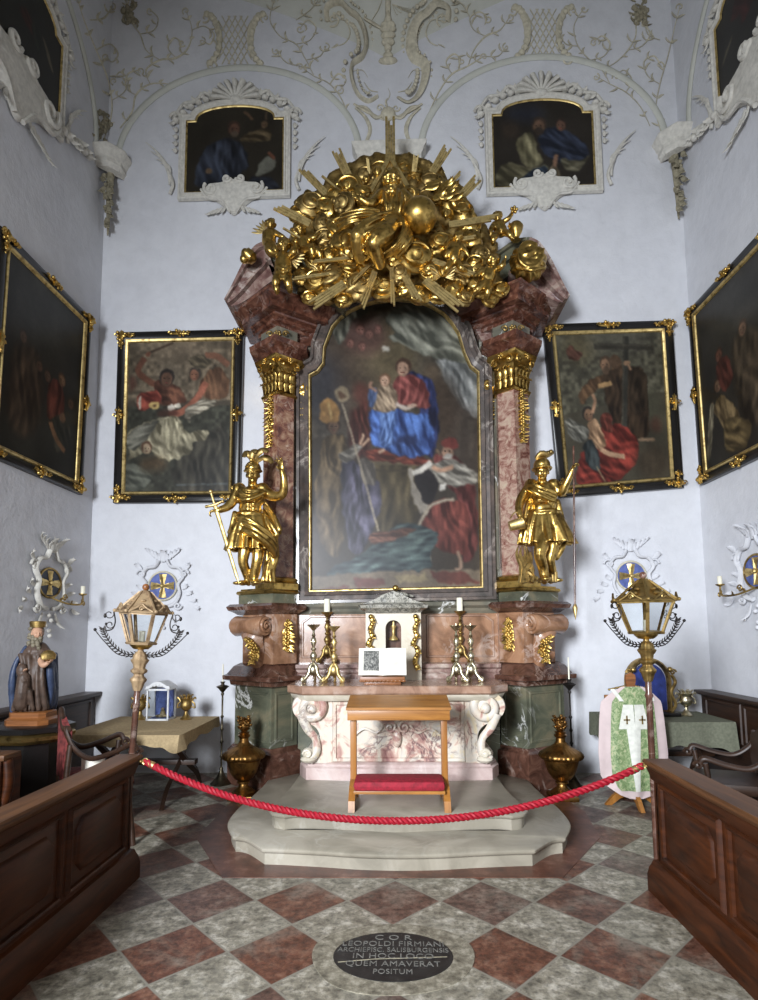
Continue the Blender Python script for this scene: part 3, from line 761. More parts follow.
# ================================================================= SCULPTURE HELPERS
def limb(m, pts, rads, n=10): m.tube(spline(pts, 4), [lerp(rads[int(i/4)], rads[min(int(i/4)+1, len(rads)-1)], (i % 4)/4) for i in range((len(pts)-1)*4+1)], n); [m.ball(p, r*.98, 10, 8) for p, r in zip(pts, rads)]
def head(m, c, r, face=(0, -1, 0), beard=False, hair=True, seed=0):
    """skull, jaw, brow, nose, mouth, ears; r is half the head height"""
    c = Vector(c); f = Vector(face).normalized(); up = (EZ-f*f.z).normalized(); s_ = f.cross(up)
    R3 = Matrix((s_, f, up)).transposed()
    m.ball(c+up*r*.15, (r*.74, r*.86, r*.84), 16, 12, R3)
    m.ball(c-up*r*.38+f*r*.14, (r*.56, r*.62, r*.58), 12, 10, R3)
    m.tube([c+up*r*.2+f*r*.80, c-up*r*.02+f*r*.98, c-up*r*.16+f*r*1.02, c-up*r*.2+f*r*.8], [r*.09, r*.1, r*.14, r*.1], 8)
    m.tube([c+up*r*.26+f*r*.78-s_*r*.42, c+up*r*.3+f*r*.86, c+up*r*.26+f*r*.78+s_*r*.42], [r*.1]*3, 6)
    for q in (-1, 1):
        m.ball(c+up*r*.1+f*r*.76+s_*q*r*.3, r*.11, 8, 6); m.ball(c-up*r*.1+s_*q*r*.74, (r*.1, r*.18, r*.24), 8, 6, R3)
        m.ball(c-up*r*.22+f*r*.62+s_*q*r*.32, r*.22, 8, 6)
    m.tube([c-up*r*.4+f*r*.76-s_*r*.2, c-up*r*.38+f*r*.84, c-up*r*.4+f*r*.76+s_*r*.2], [r*.06, r*.09, r*.06], 6)
    m.ball(c-up*r*.72+f*r*.52, r*.24, 8, 6)
    rr = random.Random(seed)
    if hair:
        for i in range(34):
            a = rr.uniform(-2.6, 2.6)+math.pi; e = rr.uniform(-.3, 1.4)
            d = (f*math.cos(a)*math.cos(e)+s_*math.sin(a)*math.cos(e)+up*math.sin(e)); m.ball(c+up*r*.15+Vector(d)*r*.8, r*rr.uniform(.16, .27), 7, 5)
    if beard:
        for i in range(16):
            q = rr.uniform(-1, 1); z = rr.uniform(-.6, -1.5)
            m.ball(c+up*r*z+f*r*(.55-.15*abs(q))+s_*q*r*.5*(1.7+z)*.8, r*rr.uniform(.16, .26), 7, 5)
def hand(m, w, d, nrm, L, curl=.5, thumb=1, spread=.25):
    """palm from wrist w along d; five separate bent fingers; nrm = palm side"""
    w = Vector(w); d = Vector(d).normalized(); nrm = Vector(nrm); nrm = (nrm-d*nrm.dot(d)).normalized(); s_ = d.cross(nrm)
    R3 = Matrix((s_, d, nrm)).transposed(); m.ball(w+d*L*.28, (L*.24, L*.32, L*.12), 12, 8, R3)
    for i, (o, l) in enumerate(((-.75, .42), (-.26, .5), (.24, .54), (.72, .46))):
        b = w+d*L*.5+s_*(o*L*.22)*-thumb; dd = (d+s_*o*spread*-thumb).normalized(); pts = [b-dd*L*.1, b]; a = 0; p = b
        for k in range(3):
            a += curl*.9; p = p+(dd*math.cos(a)+nrm*math.sin(a))*l*L*(.42-.07*k); pts.append(p)
        m.tube(pts, [L*.06, L*.058, L*.054, L*.05, L*.04], 7)
    b = w+d*L*.16+s_*thumb*L*.16; m.tube([b, b+s_*thumb*L*.16+d*L*.12+nrm*L*.04, b+s_*thumb*L*.2+d*L*.32+nrm*L*.1], [L*.08, L*.065, L*.045], 7)
def drape(m, A, B, n, r, out=(0, -1, 0), amp=1.0, seed=0, steps=10):
    """a cloth of n folds between two edge lines A and B (lists of points, folds run from A-start side to end)"""
    rr = random.Random(seed); A = spline(A, 6); B = spline(B, 6); N = len(A); out = Vector(out)
    for k in range(n):
        t = k/(n-1) if n > 1 else .5; o = out*(r*amp*(.9 if k % 2 == 0 else -.5)); ph = rr.uniform(0, 6)
        pts = [A[min(i, len(A)-1)].lerp(B[min(i, len(B)-1)], t)+o*(.5+.5*i/N)+out*(r*.35*math.sin(ph+i*.5)) for i in range(N)]
        rad = [r*(.85+.25*math.sin(ph+i*.35)) for i in range(N)]; rad[0] *= .8; rad[-1] *= .7
        m.tube(pts, rad, 7)
def foldsheet(m, fn, nu, nv, th=.012):
    """thin closed sheet from fn(u,v), given thickness for voxelising"""
    P = [[Vector(fn(i/nu, j/nv)) for i in range(nu+1)] for j in range(nv+1)]
    vs = []; W = nu+1; Hn = nv+1
    N_ = []
    for j in range(Hn):
        for i in range(W):
            a = P[j][min(i+1, nu)]-P[j][max(i-1, 0)]; b = P[min(j+1, nv)][i]-P[max(j-1, 0)][i]; q = a.cross(b); q.normalize(); N_.append(q)
    for sg in (.5, -.5):
        for j in range(Hn):
            for i in range(W): vs.append(P[j][i]+N_[j*W+i]*th*sg)
    o = W*Hn; fs = []
    for j in range(nv):
        for i in range(nu):
            a = j*W+i; fs.append((a, a+1, a+W+1, a+W)); fs.append((o+a, o+a+W, o+a+W+1, o+a+1))
    for i in range(nu): fs.append((i, o+i, o+i+1, i+1)); a = nv*W+i; fs.append((a, a+1, o+a+1, o+a))
    for j in range(nv): a = j*W; fs.append((a, a+W, o+a+W, o+a)); a = j*W+nu; fs.append((a, o+a, o+a+W, a+W))
    m.add(vs, fs)
def skirt(m, c0, c1, r0, r1, n=14, amp=.12, squash=.8, a0=0, a1=2*math.pi, th=.016, slit=0):
    c0 = Vector(c0); c1 = Vector(c1)
    def fn(u, v):
        a = a0+(a1-a0)*u; r = lerp(r0, r1, v**.8)*(1+amp*v*math.cos(n*a)*(.8+.4*math.sin(a*3)))
        return c0.lerp(c1, v)+Vector((r*math.cos(a), r*squash*math.sin(a), 0))
    foldsheet(m, fn, 96, 10, th)

# ================================================================= STATUE WITH SWORD (left pedestal)
Y0 = 6.02
def JL(x, y, d=0): return PY(x, y, Y0+d)
zf = ZT
SL = thing('gilded_statue', 'gilded soldier saint statue with plumed helmet leaning on a long sword, on the left pedestal', 'statue', (JL(252, 584).x, Y0+.02, zf))
def shell(m, c, r, n=8):
    pass
m = MB()
head(m, JL(253, 475, -.06), .095, (.15, -1, -.12), hair=False)
limb(m, [JL(252.5, 488), JL(252.5, 480, -.03)], [.05, .048])
m.ball(JL(251, 498, -.01), (.155, .11, .13)); m.ball(JL(250, 509, -.01), (.125, .10, .12)); m.ball(JL(249, 520), (.14, .11, .12))
for q in (-1, 1): m.ball(JL(251+q*5, 497, -.09), (.065, .04, .055)); m.ball(JL(251+q*11.5, 489), (.075, .075, .07))
for k in range(3):
    for q in (-1, 1): m.ball(JL(250.5+q*2.6, 504+k*4.2, -.105), (.03, .02, .022), 8, 6)
limb(m, [JL(239, 489), JL(230, 505, -.06), JL(218, 510.5, -.12)], [.066, .05, .034])
limb(m, [JL(263, 490), JL(273, 496, -.04), JL(282.5, 494, -.1), JL(284, 481, -.15), JL(282, 471, -.17)], [.068, .06, .05, .04, .03])
hand(m, JL(218, 510.5, -.12), (-1, -.1, -.1), (0, 0, -1), .14, .9, 1)
hand(m, JL(282, 471, -.17), (-.15, -.1, 1), (-.5, -1, 0), .155, .35, -1, .5)
limb(m, [JL(244, 530), JL(244.5, 548, -.06), JL(243, 562, -.06), JL(247, 574, .0), JL(248.5, 583, .02)], [.085, .07, .055, .052, .034])
limb(m, [JL(256, 530), JL(258, 545, -.04), JL(257.5, 558, -.08), JL(255, 572, -.05), JL(253.5, 583, -.03)], [.088, .074, .058, .055, .036])
for p, dx in ((JL(248, 584, .02), -.09), (JL(254, 584, -.03), .05)):
    m.ball((p.x+dx*.5, p.y-.06, zf+.028), (.05, .09, .03)); m.ball((p.x+dx, p.y-.11, zf+.022), (.045, .045, .02))
skirt(m, JL(249.5, 513), JL(249, 550.5), .14, .245, 13, .16, .8)
m.tube([JL(249.5, 515)+Vector((.145*math.cos(a/10*math.pi), .12*math.sin(a/10*math.pi), 0)) for a in range(20)], .022, 6, close=True)
# cloak: knotted over the chest, swinging to both sides and down behind
drape(m, [JL(240, 486, -.06), JL(249, 491, -.13), JL(262, 490, -.08)], [JL(236, 496, -.08), JL(248, 500, -.15), JL(266, 492, -.08)], 5, .022, seed=2)
drape(m, [JL(238, 516, -.1), JL(250, 520, -.2), JL(268, 532, -.12), JL(277, 545, 0)], [JL(240, 528, -.15), JL(254, 536, -.24), JL(268, 548, -.16), JL(275, 556, 0)], 6, .03, seed=3, amp=1.1)
drape(m, [JL(236, 512, -.04), JL(232, 524, -.08), JL(229, 534, -.02)], [JL(244, 516, -.1), JL(240, 530, -.16), JL(236, 542, -.08)], 5, .028, seed=4)
drape(m, [JL(264, 500, .06), JL(274, 515, .04), JL(281, 532, .0)], [JL(262, 520, .0), JL(268, 532, -.05), JL(276, 541, -.04)], 5, .028, seed=5)
drape(m, [JL(262, 535, .06), JL(268, 552, .06), JL(266, 568, .04), JL(262, 583, .04)], [JL(276, 538, .04), JL(277, 556, .04), JL(272, 570, .02), JL(274, 583, .02)], 6, .032, seed=6)
m.build('figure', M['gold'], SL, remesh=.008, sm=2)
m = MB(); hc = JL(253, 473, -.05)
m.ball(hc+EZ*.045, (.086, .10, .085), 20, 12)
m.tube([hc+Vector((.088*math.cos(a), .11*math.sin(a), .02+.02*math.sin(a))) for a in [i*math.pi/12 for i in range(24)]], .014, 6, close=True)
m.tube([hc+Vector((-.05, -.12, .03)), hc+Vector((0, -.15, .06)), hc+Vector((.05, -.12, .03))], .014, 6)
m.tube([hc+Vector((0, -.1, .11)), hc+Vector((0, 0, .15)), hc+Vector((0, .1, .1))], .02, 6); m.build('helmet', M['gold'], SL, remesh=.007)
m = MB()
for (a, b, c, d) in (((254, 463), (250, 456), (246, 453), (244, 457)), ((254, 463), (257, 455), (263, 450), (268, 452)), ((255, 464), (262, 458), (269, 459), (272, 463)), ((254, 464), (252, 458), (253, 452), (257, 451))):
    P_ = spline([JL(*a, -.02), JL(*b, -.05), JL(*c, -.06), JL(*d, -.09)], 5); m.tube(P_, taper(len(P_), .018, .042, .02), 8, flat=.45, up=(0, -1, .3))
m.build('plume', M['gold_dull'], SL)
m = MB(); a, b = JL(214.5, 504, -.14), JL(239, 585, -.12); b.z = zf+.01; d = (b-a).normalized(); x = Vector((d.z, 0, -d.x))
m.tube([a, a.lerp(b, .9), b], [.024, .018, .004], 8, flat=.35, up=(0, 1, 0)); m.build('sword_blade', M['gold_pale'], SL)
m = MB(); m.tube([a, a-d*.13], .014, 8); m.ball(a-d*.14, .024, 10, 8); m.tube([a-x*.085, a+d*.01, a+x*.085], [.014, .018, .014], 8); m.ball(a-x*.09, .018, 8, 6); m.ball(a+x*.09, .018, 8, 6)
m.build('sword_hilt', M['gold_pale'], SL)

# ================================================================= STATUE WITH LANCE (right pedestal)
def JR(x, y, d=0): return PY(x, y, Y0+d)
SR = thing('gilded_statue', 'gilded soldier saint statue holding a long thin lance and tipping a bucket onto flames, on the right pedestal', 'statue', (JR(543, 582).x, Y0+.02, zf))
SR['label'] = 'gilded soldier saint with a thin lance, pouring a bucket over flames, on the right pedestal'
m = MB()
head(m, JR(542, 472, -.07), .092, (-.2, -1, -.25), hair=False)
limb(m, [JR(542, 486), JR(542, 478, -.03)], [.052, .048])
m.ball(JR(543, 494), (.155, .11, .13)); m.ball(JR(544, 505, -.01), (.13, .105, .12)); m.ball(JR(545, 515), (.14, .11, .12))
m.ball(JR(543.5, 508, -.08), (.09, .05, .07))
for q in (-1, 1): m.ball(JR(543+q*5, 494, -.085), (.062, .04, .055)); m.ball(JR(542+q*11, 485), (.072, .072, .068))
limb(m, [JR(531, 486), JR(522, 498, -.05), JR(519, 508, -.12), JR(520, 516, -.17)], [.068, .055, .044, .03])
hand(m, JR(520, 516, -.17), (.1, -.2, -1), (1, 0, 0), .13, .8, 1)
limb(m, [JR(553, 486), JR(561, 492, -.04), JR(565.5, 485, -.1), JR(572, 471, -.15)], [.066, .052, .042, .03])
hand(m, JR(572, 471, -.15), (.3, -.1, 1), (1, 0, 0), .14, 1.0, -1)
limb(m, [JR(539, 528), JR(542, 543, -.13), JR(539.5, 554, -.19), JR(543, 568, -.1), JR(544.5, 581, -.1)], [.088, .078, .06, .056, .038])
limb(m, [JR(551, 528), JR(553, 545, -.02), JR(550, 560, -.02), JR(552, 572, .05), JR(551, 581, .05)], [.085, .07, .055, .05, .034])
for p, dx in ((JR(544, 583, -.1), -.01), (JR(551, 583, .05), .05)):
    m.ball((p.x+dx*.5, p.y-.06, zf+.03), (.048, .09, .032)); m.ball((p.x+dx, p.y-.12, zf+.022), (.045, .04, .02))
skirt(m, JR(545, 512), JR(549, 544), .14, .27, 11, .17, .75)
m.tube([JR(545, 513)+Vector((.15*math.cos(a/10*math.pi), .125*math.sin(a/10*math.pi), 0)) for a in range(20)], .022, 6, close=True)
drape(m, [JR(528, 480, -.04), JR(538, 486, -.13), JR(556, 494, -.1)], [JR(526, 488, -.08), JR(540, 496, -.16), JR(556, 502, -.1)], 5, .024, seed=12)
drape(m, [JR(556, 500, .04), JR(563, 520, .04), JR(570, 536, .0)], [JR(551, 512, -.1), JR(556, 528, -.16), JR(560, 545, -.1)], 6, .03, seed=13)
drape(m, [JR(528, 500, .04), JR(524, 520, .0), JR(517, 545, .0)], [JR(536, 516, -.05), JR(532, 530, -.1), JR(531, 546, -.06)], 6, .028, seed=14)
drape(m, [JR(556, 536, .06), JR(560, 548, .06), JR(552, 560, .05)], [JR(566, 536, .06), JR(564, 545, .05), JR(556, 560, .05)], 4, .03, seed=15)
m.build('figure', M['gold'], SR, remesh=.008, sm=2)
m = MB(); hc = JR(542, 470, -.05)
m.ball(hc+EZ*.045, (.088, .10, .09), 20, 12); m.tube([hc+Vector((.094*math.cos(a), .115*math.sin(a), .01)) for a in [i*math.pi/12 for i in range(24)]], .013, 6, close=True)
m.build('helmet', M['gold'], SR, remesh=.007)
m = MB(); P_ = spline([JR(537, 460, -.04), JR(541, 455, -.06), JR(547, 455.5, -.05), JR(553, 453, -.03)], 5); m.tube(P_, taper(len(P_), .03, .042, .02), 8, flat=.6)
for i in range(7): p = P_[2*i+1]; m.ball(p+EZ*.02, .03, 7, 5)
m.build('plume', M['gold_dull'], SR)
m = MB(); a, b = JR(573.5, 446, -.17), JR(575, 606, -.17); m.tube([a, b], .010, 8); m.build('lance_shaft', M['dark_red_marble'], SR)
m = MB(); m.tube([b+EZ*.02, b-EZ*.02, b-EZ*.14], [.014, .028, .002], 8); m.build('lance_tip', M['gold_pale'], SR)
m = MB(); c = JR(516, 524.5, -.17); ax = Vector((.95, 0, .25)).normalized(); rot = ax.to_track_quat('Z', 'Y').to_matrix()
m.lathe([(.05, -.07), (.062, .07), (.066, .075), (.055, .075), (.045, -.05), (0, -.05)], c, 18, mat=Matrix.Rotation(math.pi, 3, 'X')@rot if 0 else rot)
m.tube(spline([c+Vector((-.06, 0, .06)), c+Vector((0, 0, .13)), c+Vector((.07, 0, .07))], 5), .007, 5); m.build('bucket', M['gold_pale'], SR)
m = MB(); rr = random.Random(3)
for i in range(11):
    x = 520+rr.uniform(0, 13); h = rr.uniform(14, 34) if i > 3 else 38; p = JR(x, 583, -.04+rr.uniform(-.08, .05)); p.z = zf
    q = JR(x+rr.uniform(-3, 3), 583-h, -.05); P_ = spline([p, p.lerp(q, .4)+EX*.02*(-1)**i, p.lerp(q, .75)-EX*.025*(-1)**i, q], 4); m.tube(P_, taper(len(P_), .028, .024, .002), 7)
for i in range(6): m.box((JR(519, 0).x+i*.03, Y0-.1, zf), (JR(519, 0).x+i*.03+.03, Y0+.02, zf+.05+.03*(i % 3)), .005)
m.build('flames', M['gold_dull'], SR)

# ================================================================= GILDED GLORY OVER THE PICTURE
GL = thing('cloud_glory', 'huge gilded bank of clouds with bundles of rays crowning the high altar', 'sculpture', (0, 6.4, PY(397, 305, 6.4).z))
rg = random.Random(11)
def cloud(px, py, r, Y=6.2, sx=1.0, sz=1.0, seed=None, mat='gold'):
    c = PY(px, py, Y); R_ = r/92.0; q = random.Random(seed if seed is not None else int(px*7+py*13))
    ax = Vector((q.uniform(-.6, .6), -1, q.uniform(-.5, .6))).normalized(); fr = q.uniform(7, 10); ph = q.uniform(0, 6); a2 = ax.orthogonal().normalized(); b2 = ax.cross(a2); sg = q.choice((-1, 1))
    def wp(p):
        th = math.acos(max(-1, min(1, p.dot(ax)))); sp = math.atan2(p.dot(a2), p.dot(b2)); return 1+.12*math.sin(fr*th*.9+sg*sp+ph)*min(1, th*1.5)-.02
    m = MB(); m.ball(c, (R_*sx, R_*.8, R_*sz), 26, 18, Matrix.Rotation(q.uniform(-.6, .6), 3, 'Y'), wp)
    fz = Vector((q.uniform(-.35, .35), -1, q.uniform(-.35, .35))).normalized(); u_ = fz.cross(EZ).normalized(); w_ = u_.cross(fz); sp_ = []
    for i in range(26):
        t_ = i/25; th_ = .18+1.0*t_; an = ph+sg*t_*9.5; d = fz*math.cos(th_)+(u_*math.cos(an)+w_*math.sin(an))*math.sin(th_); sp_.append(c+Vector((d.x*R_*sx, d.y*R_*.8, d.z*R_*sz))*.99)
    m.tube(sp_, taper(26, R_*.05, R_*.10, R_*.02), 6)
    for i in range(3):
        a = q.uniform(0, 6.28); d = Vector((math.cos(a)*sx, -.25, math.sin(a)*sz)); m.ball(c+d*R_*.85, R_*q.uniform(.2, .34), 14, 10, None, lambda p: 1+.08*math.sin(9*math.acos(max(-1, min(1, p.dot(ax))))))
    m.build('cloud', M[mat], GL)
CL = [(311, 207, 13, 6.3), (300, 215, 9, 6.35), (341, 231, 12, 6.05), (345, 245, 13, 5.98), (325, 240, 10, 6.15), (368, 262, 11, 5.98), (350, 268, 11, 6.02), (386, 290, 11, 6.05), (358, 288, 12, 6.02), (344, 300, 7, 6.0),
      (415, 258, 15, 5.92), (440, 245, 11, 6.0), (433, 230, 9, 6.15), (453, 252, 11, 5.95), (430, 272, 9, 5.95), (452, 290, 9, 6.0), (463, 275, 10, 6.0), (475, 265, 9, 6.05), (484, 290, 8, 6.05), (440, 295, 8, 6.05), (464, 298, 8, 6.05),
      (462, 215, 12, 6.3), (455, 205, 10, 6.3), (445, 195, 11, 6.35), (430, 185, 10, 6.35), (415, 178, 9, 6.4), (402, 170, 8, 6.4), (380, 170, 8, 6.4), (365, 178, 10, 6.38), (350, 187, 11, 6.36), (336, 197, 10, 6.35), (325, 210, 11, 6.3), (345, 205, 11, 6.2), (362, 196, 10, 6.2), (375, 205, 9, 6.1), (410, 195, 8, 6.2), (425, 200, 9, 6.25),
      (330, 258, 10, 6.1), (315, 262, 9, 6.2), (318, 283, 12, 6.05), (333, 278, 9, 6.0), (303, 277, 8, 6.1), (342, 290, 8, 6.02), (372, 283, 8, 6.0), (400, 275, 9, 5.95), (405, 290, 8, 6.0), (420, 295, 9, 6.05), (310, 298, 7, 6.1), (328, 296, 8, 6.08),
      (380, 245, 9, 6.0), (395, 262, 9, 5.95), (470, 240, 9, 6.2), (480, 255, 8, 6.15), (490, 300, 7, 6.05), (470, 228, 8, 6.3), (298, 235, 8, 6.3), (290, 262, 7, 6.2), (475, 285, 8, 6.0), (500, 290, 7, 6.1), (310, 247, 10, 6.2), (322, 225, 9, 6.2)]
for i, (x, y, r, Y) in enumerate(CL): cloud(x, y, r*1.2, Y, rg.uniform(.9, 1.25), rg.uniform(.8, 1.0), i, 'gold' if i % 4 else 'gold_dull')
m = MB()
bk = [PY(x, y, 6.5) for x, y in ((292, 250), (300, 212), (322, 190), (345, 172), (375, 160), (410, 160), (438, 176), (462, 196), (476, 225), (498, 250), (500, 296), (460, 300), (430, 290), (397, 284), (362, 290), (330, 300), (300, 300))]
m.prism([(p.x, p.z) for p in bk], 6.35, 6.8)
m.build('cloud_backing', M['gold_dull'], GL, remesh=.03, sm=3, disp=lambda c, n: c+n*.05*noise.noise(c*6)+n*.03*noise.noise(c*14))
def rays(a, b, n, w_, spread=.6, Y=6.15, dY=-.05, mat='gold_pale'):
    A, B = PY(*a, Y), PY(*b, Y+dY); d = (B-A); L = d.length; d.normalize(); s_ = Vector((d.z, 0, -d.x)).normalized(); m = MB()
    for k in range(n):
        o = (k-(n-1)/2); l = L*(1-.08*((k*7) % 3)); m.bar(A+s_*o*w_*.85, A+s_*o*w_*(.85+spread)+d*l, w_*.8, .02, up=(0, 1, 0))
    m.build('ray_bundle', M[mat], GL, smooth=False)
for a, b, n, w_, sp in (((350, 180), (336, 150), 4, .028, .2), ((331, 199), (301, 168), 3, .032, .1), ((310, 224), (275, 206), 3, .034, .1), ((346, 196), (322, 176), 1, .03, 0), ((369, 174), (367.5, 158), 2, .02, 0), ((432, 173), (448, 147), 4, .026, .3),
                   ((414, 172), (416, 155), 4, .016, .2), ((441, 194), (461, 172), 2, .022, .1), ((452, 206), (478, 178), 4, .026, .3), ((449, 225), (499, 217), 3, .03, .0), ((452, 241), (476, 237), 2, .026, .1), ((430, 260), (479, 277), 3, .024, .2),
                   ((425, 280), (461, 309), 4, .03, .2), ((401, 270), (419, 302), 3, .03, .1), ((391.5, 268), (393, 306), 2, .026, .2), ((375, 272), (361, 308), 3, .026, .3), ((345, 284), (311, 306), 4, .03, .2), ((329, 274), (292, 279), 2, .02, .3), ((350, 258), (312, 262), 2, .02, .2), ((300, 238), (283, 228), 1, .024, 0), ((384, 250), (352, 283), 2, .022, .1)):
    rays(a, b, n, w_, sp, 6.3 if a[1] < 215 else 5.9, -.05)
# tall central ray bundle with its triangular nimbus
rays((390.5, 172), (390, 117), 4, .034, .0, 6.2, 0)
m = MB(); t1 = [PY(x, y, 6.17) for x, y in ((390, 160), (412, 186), (368, 186))]
[m.bar(t1[0]+EX*q*.02, PY(390.5+q*20, 192, 6.17), .05, .03, up=(0, 1, 0)) for q in (-1, 1)]; m.build('nimbus', M['gold_pale'], GL, smooth=False)
def cherub(px, py, r, Y, parent, face=(0, -1, 0), seed=0, wings=True):
    c = PY(px, py, Y); m = MB(); head(m, c, r, face, seed=seed); m.build('cherub_head', M['gold'], parent, remesh=.008, sm=1)
    if wings:
        m = MB()
        for q in (-1, 1):
            for k in range(5):
                P_ = spline([c+Vector((q*r*.5, .04, -r*.5)), c+Vector((q*r*(1.2+.2*k), .02, r*(.6-.45*k))), c+Vector((q*r*(2.3-.12*k), .0, r*(1.0-.62*k)))], 4); m.tube(P_, taper(len(P_), r*.14, r*.26, r*.06), 7, flat=.45, up=(0, -1, 0))
        m.build('cherub_wings', M['gold_pale'], parent)
for i, (x, y, r, Y, f) in enumerate([(404, 252, .06, 5.85, (0, -1, -.3)), (443, 272, .06, 5.85, (-.3, -1, 0)), (377, 172, .055, 6.15, (.3, -1, -.2)), (334, 224, .055, 6.0, (.3, -1, -.3)), (366, 180, .05, 6.15, (.2, -1, -.2)), (352, 257, .05, 5.9, (.2, -1, -.1)), (446, 214, .055, 6.1, (-.3, -1, -.2)), (321, 268, .05, 5.95, (.3, -1, .1))]):
    cherub(x, y, r, Y, GL, f, i, i in (1, 5, 7))
m = MB()
for k in range(14):
    a = rg.uniform(-.5, .5); p = PY(rg.uniform(425, 452), rg.uniform(184, 200), 6.18); leaf(m, p, Vector((.9, 0, .35+a)), -EY, .2, .035, .4)
m.build('feathered_wing', M['gold'], GL)
# --- God the Father, seated, with the great orb
def JG(x, y, d=0): return PY(x, y, 5.86+d)
GF = thing('gilded_statue', 'gilded bearded figure enthroned at the centre of the cloud glory, robes spread', 'statue', JG(392, 235))
m = MB()
head(m, JG(391.5, 181, -.08), .115, (-.1, -1, -.35), beard=True, seed=4)
limb(m, [JG(392, 192, .02), JG(391.5, 184, -.02)], [.05, .045])
m.ball(JG(393, 203, .02), (.15, .12, .16)); m.ball(JG(394, 216, .0), (.15, .13, .13))
drape(m, [JG(384, 192, -.08), JG(386, 204, -.14), JG(388, 216, -.12)], [JG(401, 192, -.08), JG(401, 204, -.14), JG(399, 216, -.12)], 7, .022, seed=20)
limb(m, [JG(381, 195, 0), JG(371, 204, -.08), JG(361, 199, -.12)], [.062, .052, .034]); hand(m, JG(361, 199, -.12), (-1, 0, .5), (0, -1, 0), .11, .3, 1)
limb(m, [JG(403, 195, 0), JG(412, 202, -.02), JG(418, 200, -.1)], [.062, .052, .036]); hand(m, JG(418, 200, -.1), (.6, -.3, -.5), (0, .3, -1), .10, .4, -1)
limb(m, [JG(388, 220), JG(372, 229, -.2), JG(358, 236, -.28), JG(360, 258, -.12)], [.11, .105, .085, .06])
limb(m, [JG(398, 220), JG(386, 234, -.24), JG(374, 243, -.3), JG(380, 264, -.1)], [.11, .105, .085, .06])
drape(m, [JG(392, 214, -.14), JG(376, 217, -.24), JG(362, 225, -.3), JG(354, 242, -.2)], [JG(402, 224, -.16), JG(388, 234, -.32), JG(374, 248, -.3), JG(366, 258, -.15)], 10, .020, seed=21, amp=2.4)
drape(m, [JG(400, 214, -.1), JG(404, 228, -.2), JG(396, 246, -.25), JG(384, 256, -.15)], [JG(410, 230, -.05), JG(413, 238, -.12), JG(406, 248, -.14), JG(396, 256, -.08)], 8, .020, seed=22, amp=2.2)
drape(m, [JG(384, 212, -.05), JG(366, 211, -.1), JG(350, 213, -.08), JG(338, 219, .0)], [JG(380, 220, -.1), JG(364, 219, -.2), JG(348, 223, -.18), JG(336, 230, -.05)], 6, .020, seed=23, amp=2)
m.build('figure', M['gold'], GF, remesh=.0085, sm=1)
m = MB(); m.ball(PY(419, 216, 5.76), (.195, .195, .18), 40, 26); tag(m.build('orb', M['gold_pale'] if 0 else M['gold'], origin=PY(419, 235, 5.8), angle=80), 'large smooth golden orb beside the enthroned figure in the glory', 'globe')

# --- putti
def putto(name_label, hx, hy, hr, Y, joints, wing=None, seed=0, cat='cherub'):
    hr *= 1.18; c = PY(hx, hy, Y); o = thing('putto', name_label, cat, c, 'gilded putti on the altar crown')
    m = MB(); head(m, c, hr, joints.get('face', (0, -1, 0)), seed=seed)
    S = lambda q: PY(q[0], q[1], Y+(q[2] if len(q) > 2 else 0))
    b = [S(q) for q in joints['spine']]; limb(m, b, [hr*.6, hr*1.1, hr*1.15, hr*1.0][:len(b)])
    for a in joints['arms']:
        P_ = [S(q) for q in a]; limb(m, P_, [hr*.48, hr*.42, hr*.28][:len(P_)]); hand(m, P_[-1], (P_[-1]-P_[-2]), (0, -1, 0), hr*.9, .5)
    for a in joints['legs']:
        P_ = [S(q) for q in a]; limb(m, P_, [hr*.72, hr*.56, hr*.36][:len(P_)]); d = Vector((0, -1, -.3)); m.ball(P_[-1]+d*hr*.3, (hr*.26, hr*.5, hr*.24), 8, 6)
    if 'cloth' in joints:
        A_, B_ = joints['cloth']; drape(m, [S(q) for q in A_], [S(q) for q in B_], 4, hr*.22, seed=seed)
    m.build('body', M['gold'], o, remesh=.009, sm=1)
    if wing:
        m = MB()
        for (sx, sy, ex, ey) in wing:
            A = S((sx, sy, .05)); B = S((ex, ey, .05)); d = (B-A); pr_ = Vector((d.z, 0, -d.x))
            for k in range(5):
                f = (k-2)*.22; P_ = spline([A, A+d*.55+pr_*f*.9, A+d*(1-.08*abs(k-1))+pr_*f*1.3], 4); m.tube(P_, taper(len(P_), hr*.14, hr*.24, hr*.06), 7, flat=.4, up=(0, -1, 0))
        m.build('wings', M['gold_pale'], o)
    return o
putto('small gilded winged putto perched topmost on the left pediment scroll', 270.5, 225, .062, 6.15, dict(face=(.2, -1, 0), spine=[(270, 231), (269, 236), (269, 242)], arms=[[(265, 233), (266, 240, -.05), (270, 244, -.08)], [(274, 232), (281, 236, -.03), (285, 238, -.03)]], legs=[[(268, 244), (268, 250, -.1), (271, 256, -.08)], [(271, 244), (275, 249, -.1), (277, 256, -.08)]]), [(267, 232, 255, 225)], 31)
putto('large gilded putto hanging before the left pediment scroll, wing raised on its right', 284, 246, .07, 5.9, dict(face=(.1, -1, -.1), spine=[(283.5, 254), (283, 262), (283, 270)], arms=[[(278, 256), (270, 251, -.05), (267, 247, -.05)], [(289, 256), (294, 252, -.05), (295, 246, -.05)]], legs=[[(280, 272), (276, 282, -.1), (277, 292, -.04)], [(286, 272), (288, 283, -.08), (290, 291, -.02)]], cloth=([(277, 266, -.05), (284, 270, -.1), (291, 266, -.05)], [(277, 274, -.05), (284, 279, -.1), (292, 273, -.05)])), [(290, 258, 303, 262)], 32)
